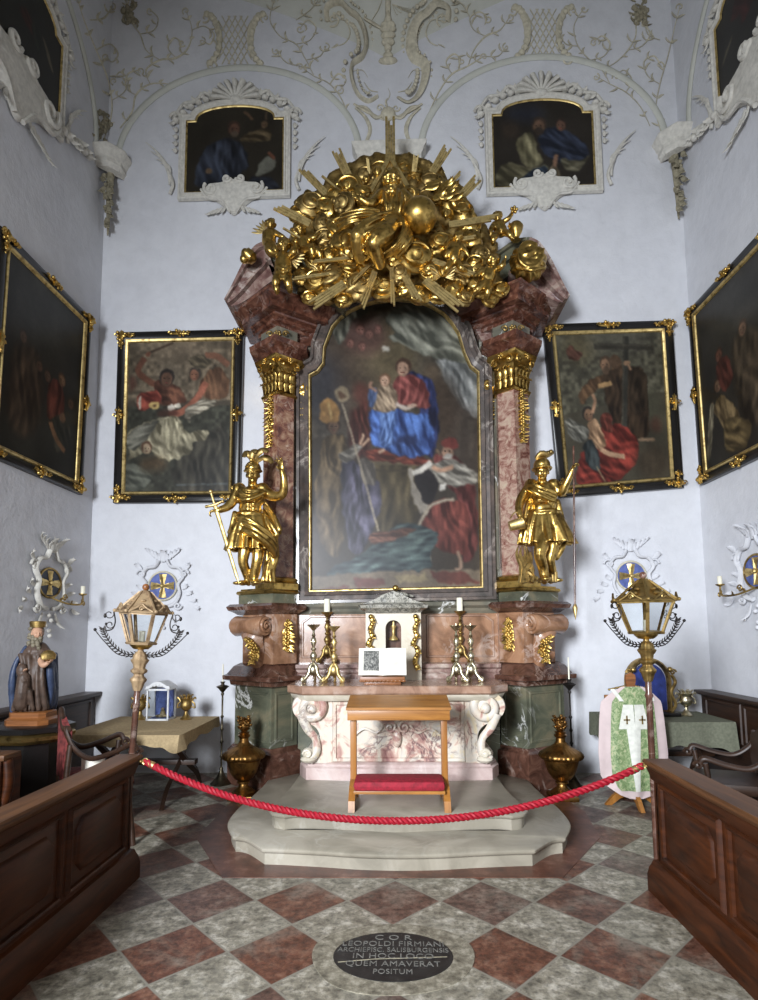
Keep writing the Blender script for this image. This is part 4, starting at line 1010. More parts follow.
putto('gilded putto crouching on the clouds right of the left pediment scroll', 300, 230, .062, 6.0, dict(face=(.3, -1, -.1), spine=[(301, 237), (303, 243), (305, 249)], arms=[[(297, 239), (292, 243, -.06), (297, 247, -.1)], [(306, 238), (313, 238, -.05), (318, 234, -.05)]], legs=[[(303, 251), (311, 248, -.15), (313, 258, -.12)], [(306, 251), (318, 251, -.12), (321, 260, -.1)]]), None, 33)
putto('gilded putto on the right ray beam, reaching up with a star-shaped flower', 497.5, 217, .055, 6.2, dict(face=(-.1, -1, 0), spine=[(498, 223), (499, 227), (501, 231)], arms=[[(494, 224), (491, 229, -.05), (491, 234, -.05)], [(503, 222), (509, 218, -.03), (512, 213, -.03)]], legs=[[(498, 233), (494, 238, -.1), (493, 244, -.08)], [(503, 232), (509, 234, -.1), (513, 240, -.08)]]), None, 34)
m = MB(); flower(m, PY(514, 210, 6.15), .05); m.tube([PY(512, 216, 6.17), PY(514, 210, 6.15)], .01, 6); tag(m.build('gilded_flower', M['gold'], origin=PY(514, 213, 6.15)), 'small gilded star flower held up by the putto on the right beam', 'flower')
putto('gilded putto sprawling beneath the round gilded scroll, over the right cornice', 493, 262, .062, 5.92, dict(face=(.2, -1, -.2), spine=[(492, 269), (489, 274), (487, 279)], arms=[[(488, 270), (481, 271, -.06), (476, 275, -.08)], [(497, 269), (502, 266, -.06), (504, 261, -.06)]], legs=[[(485, 281), (479, 288, -.1), (474, 293, -.06)], [(489, 282), (488, 291, -.1), (486, 299, -.04)]]), None, 35)
putto('gilded putto seen from behind amid the clouds, just right of the orb', 458, 238, .05, 5.85, dict(face=(.3, 1, .2), spine=[(457, 243), (455, 251), (454, 259)], arms=[[(452, 246), (448, 251, -.03), (446, 256, -.03)], [(461, 246), (465, 250, -.03), (468, 255, -.03)]], legs=[[(451, 262), (447, 268, -.06), (444, 274, 0)], [(457, 262), (461, 268, -.06), (466, 271, 0)]]), None, 36)
# big gilded shell scroll on the right cornice and ball scroll on the left
m = MB(); c = PY(528, 263, 6.05)
m.ball(c, (.2, .16, .21), 30, 20, None, lambda p: 1+.07*math.sin(11*math.atan2(p.z, p.x+.3)+4*p.z))
for k in range(5):
    P_ = spline([c+Vector((.08*math.cos(a*.7+k), -.17, .10*math.sin(a*.7+k)))+Vector((-.02+.035*k*math.cos(a), 0, .035*k*math.sin(a))) for a in range(0, 7)], 4); m.tube(P_, .02, 6)
drape(m, [c+Vector((-.16, -.08, -.1)), c+Vector((0, -.16, -.2)), c+Vector((.16, -.05, -.12))], [c+Vector((-.2, -.04, .05)), c+Vector((-.06, -.16, .02)), c+Vector((.06, -.16, .12))], 6, .03, seed=9)
leaf(m, c+EZ*.15, Vector((-.4, 0, 1)), -EY, .14, .05, .8); leaf(m, c+EZ*.14, Vector((.5, 0, 1)), -EY, .12, .05, .8)
tag(m.build('gilded_shell', M['gold'], origin=c-EZ*.2, remesh=.011, sm=1), 'round gilded shell scroll resting on the right end of the marble cornice', 'ornament')
m = MB(); c = PY(249, 256, 6.1); rot = Matrix.Rotation(.6, 3, 'Y')
m.ball(c, (.09, .08, .075), 20, 14, rot, lambda p: 1+.09*math.sin(14*p.x)); m.ball(c+Vector((-.05, -.02, -.05)), .05, 12, 8)
tag(m.build('gilded_volute', M['gold'], origin=c-EZ*.08), 'small ribbed gilded ball scroll at the outer edge of the left pediment', 'ornament')
m = MB(); c = PY(516, 232, 6.2); m.lathe([(0, -.1), (.05, -.1), (.03, -.07), (.07, 0), (.085, .06), (.06, .1), (0, .12)], c, 18); leaf(m, c+EZ*.05, Vector((-1, 0, .3)), -EY, .12, .04)
tag(m.build('gilded_urn', M['gold'], origin=c-EZ*.1), 'small gilded urn on the right pediment beam behind the putto', 'urn')
# ================================================================= PAINTINGS (colour laid on a fine canvas grid)
class Art:
    fine = False
    def __init__(s, w, h, box, base=(60, 52, 42), seed=0):
        s.w, s.h, s.box = w, h, box; s.rs = np.random.RandomState(seed)
        s.a = np.ones((h, w, 3))*np.array(base, float)
        s.yy, s.xx = np.mgrid[0:h, 0:w]+.5
        s.kx, s.ky = w/(box[2]-box[0]), h/(box[3]-box[1])
        s.wx = (s.noise(7)-.5)*5+(s.noise(3)-.5)*2; s.wy = (s.noise(7)-.5)*5+(s.noise(3)-.5)*2
    def T(s, pts): return np.array([((x-s.box[0])*s.kx, (y-s.box[1])*s.ky) for x, y in pts], float)
    def blur(s, m, r):
        r = int(round(r))
        if r < 1: return m
        for ax in (0, 1):
            p = np.pad(m, [(r+1, r) if i == ax else (0, 0) for i in range(2)], mode='edge'); c = np.cumsum(p, axis=ax)
            m = (np.take(c, range(2*r+1, c.shape[ax]), ax)-np.take(c, range(0, c.shape[ax]-2*r-1), ax))/(2*r+1)
        return m
    def noise(s, sc, ang=0, stretch=1):
        """smooth value noise 0..1; cells of sc pixels, stretched along ang"""
        c, n = math.cos(ang), math.sin(ang); u = (s.xx*c+s.yy*n)/(sc*stretch)+100; v = (-s.xx*n+s.yy*c)/sc+100
        g = s.rs.rand(256, 256); iu, iv = np.floor(u).astype(int), np.floor(v).astype(int); fu, fv = u-iu, v-iv
        fu, fv = fu*fu*(3-2*fu), fv*fv*(3-2*fv); G = lambda a, b: g[a % 256, b % 256]
        return (G(iu, iv)*(1-fu)+G(iu+1, iv)*fu)*(1-fv)+(G(iu, iv+1)*(1-fu)+G(iu+1, iv+1)*fu)*fv
    def mask(s, P, soft):
        q = .2 if s.fine else .7; X, Y_ = s.xx+s.wx*q, s.yy+s.wy*q
        m = np.zeros((s.h, s.w), bool); n = len(P)
        for i in range(n):
            x0, y0 = P[i]; x1, y1 = P[(i+1) % n]
            if y0 == y1: continue
            cnd = ((y0 > Y_) != (y1 > Y_)) & (X < (x1-x0)*(Y_-y0)/(y1-y0)+x0); m ^= cnd
        return s.blur(m.astype(float), soft)
    def put(s, m, col, al=1):
        m = (m*al)[..., None]; s.a = s.a*(1-m)+np.array(col, float)*m if not isinstance(col, np.ndarray) or col.ndim == 1 else s.a*(1-m)+col*m
    def poly(s, pts, col, al=1, soft=1.2, smooth=True, var=.1):
        if smooth and len(pts) > 3: pts = [(p.x, p.y) for p in spline([(x, y, 0) for x, y in pts], 4, True)]
        m = s.mask(s.T(pts), soft); c = np.array(col, float)[None, None]*(1-var+2*var*s.noise(5))[..., None]; s.put(m, c, al)
    def fold(s, pts, lo, hi, ang, fr, al=1, soft=1, stretch=5):
        pts = [(p.x, p.y) for p in spline([(x, y, 0) for x, y in pts], 4, True)]
        m = s.mask(s.T(pts), soft); f = s.noise(fr*.8, ang, stretch*.8)*.55+s.noise(fr*.42, ang+.35, stretch*.7)*.45
        c_, n_ = math.cos(ang), math.sin(ang); V = (-s.xx*n_+s.yy*c_)+fr*1.5*(s.noise(fr*2.2, ang, 1.5)-.5)*2
        g2 = .5+.5*np.sin(V*2*math.pi/(fr*1.5)); f = np.clip(.34*g2**1.4+1.5*(f-.33), 0, 1); f = (f*.75+.25*np.clip(s.blur(m, fr*.8)*2-1, 0, 1)*f+.0)[..., None]
        s.put(m, np.array(lo, float)*.62*(1-f)+np.array(hi, float)*1.06*f, al)
    def ell(s, cx, cy, rx, ry, col, rot=0, al=1, soft=1.0):
        s.poly([(cx+rx*math.cos(a)*math.cos(rot)-ry*math.sin(a)*math.sin(rot), cy+rx*math.cos(a)*math.sin(rot)+ry*math.sin(a)*math.cos(rot)) for a in [i*math.pi/8 for i in range(16)]], col, al, soft, False)
    def line(s, pts, w, col, al=1, soft=.6):
        P = spline([(x, y, 0) for x, y in pts], 6) if len(pts) > 2 else [Vector((*pts[0], 0)), Vector((*pts[1], 0))]
        L = []; R_ = []
        for i, p in enumerate(P):
            d = P[min(i+1, len(P)-1)]-P[max(i-1, 0)]; d.normalize(); n = Vector((-d.y, d.x, 0))*w/2; L.append(p+n); R_.append(p-n)
        s.fine = True; s.poly([(p.x, p.y) for p in L+R_[::-1]], col, al, soft, False); s.fine = False
    def face(s, *a, **k):
        s.fine = True; s._face(*a, **k); s.fine = False
    def _face(s, cx, cy, r, skin=(170, 120, 90), hair=(50, 36, 26), turn=0, beard=None):
        s.ell(cx, cy-r*.15, r*.95, r*1.1, hair); s.ell(cx+turn*r*.2, cy+r*.12, r*.7, r*.92, skin); dk = tuple(v*.55 for v in skin)
        s.ell(cx-turn*r*.35, cy+r*.3, r*.3, r*.6, dk, al=.5)
        for q in (-1, 1): s.ell(cx+turn*r*.25+q*r*.3, cy, r*.13, r*.09, dk, soft=.3)
        s.line([(cx+turn*r*.3, cy), (cx+turn*r*.38, cy+r*.38)], r*.12, tuple(min(255, v*1.15) for v in skin)); s.ell(cx+turn*r*.28, cy+r*.62, r*.2, r*.07, (120, 50, 44), soft=.3)
        if beard: s.ell(cx+turn*r*.2, cy+r*.8, r*.55, r*.5, beard)
    def grade(s, amt=.12, sc=20):
        s.a = s.a*(1-amt+2*amt*s.noise(sc))[..., None]*(1-.06+.12*s.noise(2))[..., None]; g_ = s.a.mean(2, keepdims=True); s.a = g_+(s.a-g_)*.72; s.a = s.a*.80+np.array([58, 48, 36.])*.14; s.a = np.clip(s.a*(.9+.2*s.noise(sc*1.6))[..., None], 4, 250)
def canvas(name, parent, TL, TR, BR, BL, art, clip=None, mat=None):
    h, w_ = art.h, art.w; a = np.clip(art.a, 0, 255)/255.0; l = np.where(a <= .04045, a/12.92, ((a+.055)/1.055)**2.4)
    o = root_loc(parent); TL, TR, BR, BL = [np.array(p-o) for p in (TL, TR, BR, BL)]
    u = np.linspace(0, 1, w_)[None, :, None]; v = np.linspace(0, 1, h)[:, None, None]
    P = (TL*(1-u)+TR*u)*(1-v)+(BL*(1-u)+BR*u)*v
    idx = np.arange(h*w_).reshape(h, w_); Q = np.stack([idx[:-1, :-1], idx[1:, :-1], idx[1:, 1:], idx[:-1, 1:]], -1).reshape(-1, 4)
    if clip is not None:
        keep = clip(np.linspace(0, 1, w_), np.linspace(0, 1, h)).reshape(h, w_)
        kq = (keep[:-1, :-1] & keep[1:, :-1] & keep[1:, 1:] & keep[:-1, 1:]).reshape(-1); Q = Q[kq]
    me = bpy.data.meshes.new(name); me.vertices.add(h*w_); me.vertices.foreach_set('co', P.reshape(-1))
    n = len(Q); me.loops.add(4*n); me.loops.foreach_set('vertex_index', Q.reshape(-1).astype(np.int32)); me.polygons.add(n)
    me.polygons.foreach_set('loop_start', np.arange(0, 4*n, 4, dtype=np.int32)); me.polygons.foreach_set('loop_total', np.full(n, 4, dtype=np.int32)); me.update(calc_edges=True); me.validate()
    ca = me.color_attributes.new('paint', 'FLOAT_COLOR', 'POINT'); ca.data.foreach_set('color', np.concatenate([l.reshape(-1, 3), np.ones((h*w_, 1))], 1).reshape(-1).astype(np.float32))
    me.materials.append(M['canvas']); ob = bpy.data.objects.new(name, me); COL.objects.link(ob); ob.parent = parent
    return ob
t = NT('canvas'); at = t.n('ShaderNodeAttribute', attribute_name='paint'); t.base(at.outputs[0]); cc = t.coord(); t.bump(t.noise(cc, 60, 4), .18, .003); M['canvas'] = t.fin(.38, 0, .22)

def gilt_blob(m, c, r, ax, ay, nrm, seed, sx=1.0, sy=1.0):
    q = random.Random(seed); m.tube([c-ax*r*.75*sx, c+nrm*.008, c+ax*r*.75*sx], [r*.25*min(sx, sy), r*.5*min(sx, sy), r*.25*min(sx, sy)], 7, flat=.5, up=nrm); m.tube([c-ay*r*.75*sy, c+nrm*.008, c+ay*r*.75*sy], r*.35*min(sx, sy), 7, flat=.5, up=nrm)
    for i in range(9):
        a = q.uniform(0, 6.28); d = q.uniform(.1, 1)*r; m.ball(c+ax*(d*math.cos(a)*sx)+ay*(d*math.sin(a)*sy)+nrm*q.uniform(0, .02), r*q.uniform(.16, .32), 7, 5)
    for sg in (-1, 1): m.tube(spiral(c+ax*(sg*r*.8*sx)+nrm*.015, r*.4, 1.2, ax*sg, ay, n=9), r*.11, 5)
    m.tube([c-ay*r*.7*sy+nrm*.01, c+nrm*.03, c+ay*r*.9*sy+nrm*.01], [r*.12, r*.3, r*.05], 6)
def picture(label, C, nrm, art, wb=.10, wg=.045, group=None):
    """C = outer corners TL,TR,BR,BL in the frame's front plane"""
    C = [Vector(c) for c in C]; nrm = Vector(nrm).normalized(); ctr = sum(C, Vector())/4
    o = thing('framed_painting', label, 'painting', C[3].lerp(C[2], .5), group)
    ax = (C[1]-C[0]).normalized(); ay = (C[0]-C[3]).normalized()
    def inset(d): return [C[0]+ax*d-ay*d, C[1]-ax*d-ay*d, C[2]-ax*d+ay*d, C[3]+ax*d+ay*d]
    I = inset(wb); m = MB(); m.frame(I, wb, [(0, -.05), (0, .0), (.2, .012), (.5, .02), (.85, .012), (1, 0), (1, -.05)], nrm); m.build('black_frame', M['black'], o)
    I2 = inset(wb+wg); m = MB(); m.frame(I2, wg, [(0, -.04), (0, -.005), (.3, .012), (.7, .02), (1, .008), (1, -.03)], nrm); m.build('gilt_fillet', M['gold_pale'], o)
    I3 = inset(wb+wg-.01); I3 = [p-nrm*.012 for p in I3]
    canvas('canvas', o, *I3, art)
    m = MB(); m.add([p-nrm*.045 for p in inset(.02)], [(0, 1, 2, 3)]); m.build('back_board', M['dark_wood'], o, smooth=False)
    k = 0
    for c_, sx, sy in ((C[0], 1, -1), (C[1], -1, -1), (C[2], -1, 1), (C[3], 1, 1)):
        m = MB(); k += 1; p = c_+ax*sx*wb*.6+ay*sy*wb*.6+nrm*.02
        gilt_blob(m, p, .075, ax, ay, nrm, k*3)
        gilt_blob(m, p+ax*sx*.11, .05, ax, ay, nrm, k*3+1, 1.3, .7); gilt_blob(m, p+ay*sy*.11, .05, ax, ay, nrm, k*3+2, .7, 1.3); m.build('corner_ornament', M['gold'], o)
    for p, hor in ((C[0].lerp(C[1], .5)-ay*.05, 1), (C[3].lerp(C[2], .5)+ay*.05, 1), (C[0].lerp(C[3], .5)+ax*.05, 0), (C[1].lerp(C[2], .5)-ax*.05, 0)):
        m = MB(); gilt_blob(m, p+nrm*.02, .075, ax, ay, nrm, k, 1.9 if hor else .7, .7 if hor else 1.7); k += 1; m.build('middle_ornament', M['gold'], o)
    return o

# --- altarpiece
A = Art(200, 330, (68, 38, 612, 975), (58, 50, 42), 1)
A.poly([(60, 30), (620, 30), (620, 500), (60, 500)], (66, 60, 52), soft=1, smooth=False, var=.3)
A.ell(230, 300, 160, 150, (84, 66, 52), al=.7, soft=18); A.ell(330, 230, 90, 120, (104, 92, 60), al=.7, soft=16); A.ell(110, 330, 70, 110, (46, 50, 62), al=.8, soft=14); A.ell(250, 170, 70, 60, (96, 62, 56), al=.8, soft=8)
A.fold([(152, 140), (190, 90), (240, 70), (260, 100), (210, 120), (185, 190), (160, 190)], (92, 96, 84), (150, 152, 132), 1.2, 6)
A.fold([(315, 105), (400, 60), (480, 60), (540, 100), (570, 170), (600, 260), (590, 300), (520, 260), (440, 235), (380, 205), (325, 175), (345, 160)], (104, 110, 96), (162, 164, 144), .6, 9)
A.fold([(470, 245), (530, 260), (600, 280), (608, 420), (580, 430), (540, 390), (505, 340), (485, 290)], (112, 120, 122), (172, 176, 174), 1.1, 7)
for x, y, r in ((235, 150, 17), (262, 165, 15), (205, 195, 14), (290, 150, 13), (240, 205, 13)): A.face(x, y, r, (140, 88, 76), (84, 52, 46), .4)
A.line([(305, 205), (325, 220)], 14, (200, 196, 180), .8); A.line([(325, 205), (305, 222)], 6, (210, 206, 190), .8)
for i in range(5): A.line([(520+i*18, 400+i*14), (515+i*19, 560)], 9, (88, 80, 66) if i % 2 else (60, 52, 44), .9, 1.5)
A.poly([(500, 560), (510, 380), (605, 440), (605, 620)], (62, 50, 44), .5, 6)
A.ell(455, 290, 26, 34, (96, 78, 58), al=.7, soft=4); A.ell(475, 420, 60, 120, (66, 50, 38), al=.8, soft=10)
A.fold([(205, 430), (260, 380), (265, 520), (240, 560), (200, 530)], (84, 34, 30), (124, 58, 48), 1.2, 8, soft=3); A.ell(240, 355, 26, 34, (104, 46, 38), al=.7, soft=4)
# pedestal of the throne
A.fold([(270, 575), (400, 570), (400, 780), (290, 790), (280, 680)], (74, 62, 38), (108, 92, 58), 1.5, 12, soft=3); A.line([(262, 575), (420, 580)], 12, (98, 84, 58)); A.line([(270, 600), (410, 604)], 5, (60, 50, 34))
A.fold([(250, 545), (300, 535), (430, 560), (440, 580), (280, 572)], (110, 34, 26), (150, 62, 44), 0, 5)
# Madonna and child
A.fold([(375, 290), (430, 300), (470, 350), (474, 480), (450, 560), (400, 500), (420, 400)], (26, 34, 88), (48, 66, 140), 1.3, 7)
A.fold([(270, 410), (330, 400), (400, 420), (445, 430), (460, 520), (415, 560), (360, 555), (300, 535), (272, 520), (262, 460)], (28, 60, 158), (74, 128, 232), 1.0, 7)
A.fold([(300, 420), (345, 415), (330, 520), (295, 520)], (60, 110, 215), (110, 160, 245), 1.5, 5); A.poly([(350, 500), (410, 490), (400, 520), (350, 515)], (22, 34, 84), .8, 2)
A.fold([(340, 320), (375, 300), (415, 305), (445, 350), (440, 405), (400, 400), (345, 390)], (140, 50, 50), (202, 96, 88), 1.3, 7)
A.face(369, 275, 26, (190, 142, 112), (70, 46, 34), -.3); A.fold([(272, 400), (290, 340), (330, 330), (350, 370), (340, 410), (300, 415)], (150, 120, 92), (206, 176, 138), .8, 6); A.fold([(258, 350), (285, 345), (275, 400), (262, 395)], (70, 100, 170), (110, 140, 200), 1.4, 5)
A.face(311, 315, 19, (196, 150, 118), (110, 74, 50), -.2); A.line([(345, 390), (375, 405), (400, 395)], 12, (196, 176, 160)); A.line([(285, 350), (265, 335), (270, 320)], 8, (170, 120, 94))
A.line([(290, 545), (310, 535)], 10, (190, 150, 120)); A.line([(410, 395), (380, 398)], 9, (200, 158, 130))
# bishop, left
A.fold([(115, 520), (150, 485), (185, 500), (190, 560), (180, 700), (172, 850), (135, 860), (105, 800), (95, 650)], (98, 76, 46), (152, 124, 82), 1.5, 8)
A.fold([(180, 560), (235, 590), (290, 640), (295, 720), (240, 850), (200, 840), (178, 700)], (58, 58, 82), (98, 94, 124), 1.4, 7)
A.fold([(165, 550), (215, 520), (245, 525), (215, 560), (185, 580)], (130, 122, 108), (190, 182, 166), .2, 5); A.fold([(235, 570), (275, 580), (280, 640), (245, 640)], (110, 100, 90), (150, 140, 126), 1.2, 6)
A.face(150, 462, 24, (112, 82, 62), (52, 40, 32), .3); A.poly([(108, 440), (112, 390), (132, 372), (160, 395), (172, 440), (140, 450)], (160, 112, 54), var=.2); A.line([(135, 385), (145, 440)], 7, (190, 150, 80))
A.line([(180, 390), (238, 600), (290, 792)], 5, (176, 160, 130)); A.ell(178, 362, 22, 24, (150, 130, 96), al=.8); A.ell(178, 362, 12, 13, (84, 60, 44)); A.line([(235, 520), (245, 485)], 9, (180, 140, 108)); A.line([(240, 525), (262, 500)], 7, (180, 140, 108))
A.ell(85, 800, 40, 130, (118, 112, 118), al=.35, soft=10)
# king, right
A.fold([(455, 560), (520, 555), (575, 620), (590, 720), (585, 850), (540, 880), (560, 760), (500, 640)], (92, 30, 30), (138, 58, 54), 1.3, 8)
A.fold([(450, 700), (520, 690), (560, 730), (560, 850), (500, 855), (410, 800), (430, 740)], (112, 36, 30), (168, 70, 58), 1.2, 8)
A.fold([(465, 575), (520, 570), (580, 600), (585, 640), (520, 650), (455, 635), (440, 600)], (112, 106, 96), (176, 170, 154), .2, 6)
A.poly([(380, 600), (392, 595), (400, 640), (440, 700), (430, 745), (400, 700)], (150, 140, 124)); A.poly([(395, 600), (440, 600), (470, 640), (455, 700), (425, 690)], (30, 26, 30))
A.line([(452, 575), (420, 600), (392, 610)], 18, (190, 184, 170)); A.line([(520, 590), (480, 600), (455, 590)], 14, (170, 124, 94)); A.line([(410, 775), (450, 710), (520, 690)], 9, (176, 160, 134)); A.poly([(475, 645), (500, 640), (495, 665), (478, 668)], (214, 208, 196))
A.face(505, 540, 24, (150, 108, 84), (70, 56, 48), -.6, (150, 144, 134)); A.poly([(485, 520), (500, 500), (530, 505), (535, 530)], (110, 40, 36)); A.line([(480, 555), (470, 535)], 6, (104, 80, 60))
A.line([(530, 850), (540, 900), (520, 905)], 9, (150, 116, 92)); A.line([(445, 850), (448, 885)], 4, (150, 140, 120))
# green-blue mantle on the floor and chequered floor
A.fold([(130, 915), (250, 850), (330, 780), (395, 765), (470, 800), (450, 850), (440, 905), (300, 920), (200, 925)], (42, 66, 82), (92, 120, 116), -.4, 7)
A.poly([(68, 925), (440, 908), (612, 905), (612, 980), (68, 980)], (116, 100, 80), smooth=False)
for q in ([(210, 935), (300, 928), (310, 955), (225, 962)], [(440, 915), (540, 910), (600, 945), (470, 950)], [(120, 960), (200, 955), (190, 980), (110, 980)]): A.poly(q, (104, 50, 42), smooth=False)
A.poly([(330, 925), (430, 918), (440, 940), (350, 945)], (150, 132, 92), smooth=False); A.fold([(260, 800), (320, 790), (400, 780), (380, 800), (280, 830)], (110, 56, 40), (150, 92, 70), 0, 6)
A.grade(.14, 24); A.a *= .93
AP = thing('altarpiece_painting', 'tall arched altar painting of the enthroned Virgin and Child with a bishop and a king', 'painting', (0, 6.66, ZT))
q0 = [PY(*p, 6.66) for p in ((307, 296), (481, 296), (485, 592), (307, 592))]
poly = [(p.x, p.z) for p in [PY(x, y, 6.66) for x, y in CAN]]
def clip_arch(us, vs):
    TL, TR, BR, BL = q0; k = np.zeros((len(vs), len(us)), bool); px = np.zeros_like(k, float); pz = np.zeros_like(px)
    for j, v in enumerate(vs):
        l = TL.lerp(BL, v); r = TR.lerp(BR, v); px[j] = l.x+(r.x-l.x)*us; pz[j] = l.z+(r.z-l.z)*us
    cx, cz = 0, 4.5; n = len(poly)
    P = [((x-cx)*1.03+cx, (z-cz)*1.012+cz) for x, z in poly]
    for i in range(n):
        x0, z0 = P[i]; x1, z1 = P[(i+1) % n]
        if z0 == z1: continue
        k ^= ((z0 > pz) != (z1 > pz)) & (px < (x1-x0)*(pz-z0)/(z1-z0)+x0)
    return k
canvas('canvas', AP, *q0, A, clip_arch)
m = MB(); m.frame(CP, .03, [(-.2, -.03), (-.1, .0), (.3, .02), (.8, .02), (1.1, -.01)]); m.build('gilt_fillet', M['gold_pale'], AP)

# --- lower back left: a fallen figure in white, executioners above
B = Art(150, 205, (95, 98, 672, 925), (70, 62, 50), 2)
B.poly([(90, 90), (680, 90), (680, 430), (90, 430)], (104, 90, 70), smooth=False, var=.35); B.ell(380, 160, 200, 60, (128, 110, 86), al=.6, soft=12); B.ell(330, 300, 60, 80, (120, 108, 88), al=.5, soft=8)
B.poly([(90, 460), (680, 460), (680, 930), (90, 930)], (54, 56, 46), smooth=False, var=.3); B.fold([(380, 720), (560, 600), (640, 560), (672, 920), (400, 920)], (48, 48, 40), (84, 80, 66), 1.3, 10, soft=4)
B.line([(190, 190), (155, 260), (220, 320), (290, 350)], 34, (104, 58, 40)); B.line([(205, 165), (290, 130), (345, 110)], 12, (60, 44, 32)); B.ell(205, 170, 18, 14, (122, 70, 48)); B.fold([(250, 320), (330, 330), (410, 380), (420, 440), (280, 450)], (84, 42, 30), (134, 78, 54), .8, 8)
B.face(315, 305, 44, (100, 66, 48), (38, 32, 30), -.2); B.ell(120, 330, 22, 44, (96, 56, 44), al=.9, soft=3); B.fold([(150, 410), (210, 370), (270, 380), (285, 440), (230, 470), (160, 480)], (130, 36, 28), (190, 74, 54), .6, 8); B.poly([(155, 420), (175, 400), (170, 470), (158, 470)], (196, 182, 160))
B.fold([(520, 290), (600, 250), (655, 330), (650, 410), (560, 420), (500, 380)], (110, 70, 46), (150, 100, 66), 1.2, 9); B.line([(530, 330), (480, 420), (400, 490), (330, 505)], 36, (158, 82, 58)); B.face(470, 285, 34, (150, 92, 66), (58, 50, 44), -.8); B.line([(650, 240), (590, 190), (520, 180)], 34, (124, 76, 54)); B.fold([(430, 200), (510, 180), (560, 220), (500, 260)], (96, 86, 66), (140, 122, 90), .4, 7)
B.fold([(420, 480), (500, 430), (580, 430), (560, 470), (470, 510), (440, 545)], (120, 112, 92), (186, 176, 150), -.3, 6)
B.ell(250, 455, 30, 26, (190, 156, 80)); B.ell(250, 455, 12, 10, (90, 60, 36)); B.ell(342, 468, 22, 18, (214, 206, 186)); B.ell(374, 458, 18, 16, (200, 190, 168)); B.ell(330, 500, 60, 24, (70, 34, 26), al=.8, soft=3)
B.fold([(95, 620), (190, 550), (300, 520), (380, 520), (430, 600), (540, 590), (535, 640), (470, 660), (460, 700), (380, 750), (280, 740), (240, 700), (180, 720), (120, 745), (115, 680)], (142, 132, 96), (222, 210, 166), .7, 9)
B.fold([(300, 540), (370, 530), (400, 640), (340, 700), (290, 640)], (190, 178, 132), (234, 222, 176), 1.2, 7); B.poly([(285, 600), (300, 720), (330, 740), (310, 640)], (112, 104, 80), .7, 3)
B.face(212, 685, 32, (186, 156, 118), (96, 60, 40), .4); B.fold([(95, 640), (180, 560), (280, 540), (150, 690)], (112, 112, 96), (160, 158, 138), -.6, 7)
B.fold([(90, 780), (180, 780), (240, 840), (190, 910), (90, 905)], (84, 92, 80), (118, 122, 106), .3, 9); B.ell(250, 770, 80, 40, (86, 62, 36), al=.7, soft=6); B.line([(380, 885), (660, 880)], 7, (110, 130, 140), .6); B.grade(.14, 18)
C2 = [PY(118, 332, 6.9), PY(243, 329, 6.9), PY(239.5, 502, 6.94), PY(113, 503, 6.94)]
P2 = picture('framed painting left of the altar: a saint in white lying fallen beneath two executioners', C2, (0, -1, .02), B)
# --- lower back right: friar carrying a large cross
D = Art(150, 205, (60, 72, 685, 872), (66, 62, 48), 3)
D.poly([(50, 60), (700, 60), (700, 400), (50, 500)], (76, 74, 58), smooth=False, var=.35); D.ell(200, 150, 90, 80, (104, 92, 58), al=.8, soft=12); D.ell(420, 120, 200, 60, (84, 82, 70), al=.6, soft=14); D.ell(560, 480, 90, 90, (76, 78, 58), al=.6, soft=10)
for x, y in ((150, 160), (170, 190)): D.face(x, y, 18, (120, 72, 54), (90, 56, 42), .3)
D.fold([(120, 150), (160, 140), (210, 190), (170, 215), (130, 200)], (92, 48, 36), (136, 82, 62), .5, 7)
D.fold([(180, 380), (250, 320), (350, 290), (400, 230), (440, 270), (430, 330), (340, 360), (250, 400), (200, 450), (170, 430)], (70, 46, 28), (112, 78, 48), .9, 9)
D.fold([(330, 300), (440, 270), (560, 280), (575, 470), (560, 640), (400, 620), (340, 480)], (48, 34, 24), (80, 58, 38), 1.4, 9); D.fold([(480, 300), (570, 300), (575, 460), (540, 520), (480, 500)], (40, 30, 22), (66, 50, 34), 1.5, 9)
D.face(345, 245, 38, (140, 100, 70), (74, 54, 38), -.5, (84, 62, 44)); D.ell(400, 230, 34, 42, (84, 60, 40)); D.line([(290, 360), (370, 345)], 26, (156, 116, 66))
D.line([(475, 95), (445, 400), (410, 740)], 32, (44, 44, 38)); D.line([(285, 145), (460, 150), (625, 165)], 30, (48, 46, 38)); D.line([(290, 133), (620, 152)], 5, (92, 88, 70), .7); D.line([(462, 100), (432, 400), (400, 700)], 5, (84, 80, 62), .7)
D.ell(462, 240, 22, 16, (160, 116, 80)); D.line([(470, 240), (490, 280)], 16, (150, 108, 74))
D.fold([(180, 680), (330, 560), (480, 620), (500, 740), (420, 830), (300, 872), (120, 872), (130, 760)], (108, 24, 20), (170, 48, 36), .6, 9); D.fold([(290, 520), (350, 510), (350, 600), (300, 590)], (112, 40, 30), (150, 62, 46), 1, 6)
D.fold([(200, 560), (250, 530), (290, 590), (310, 660), (270, 700), (220, 650)], (150, 102, 66), (206, 156, 108), 1, 8); D.line([(270, 690), (330, 720), (415, 740)], 26, (196, 146, 104)); D.face(215, 505, 36, (120, 84, 58), (38, 34, 30), .5); D.line([(240, 500), (265, 440), (250, 400)], 18, (170, 120, 84))
D.fold([(85, 520), (140, 540), (210, 590), (190, 640), (120, 640), (90, 600)], (104, 104, 92), (156, 154, 138), .6, 6); D.fold([(170, 660), (230, 640), (260, 740), (250, 800), (200, 780), (175, 720)], (34, 44, 48), (60, 72, 74), 1.2, 8)
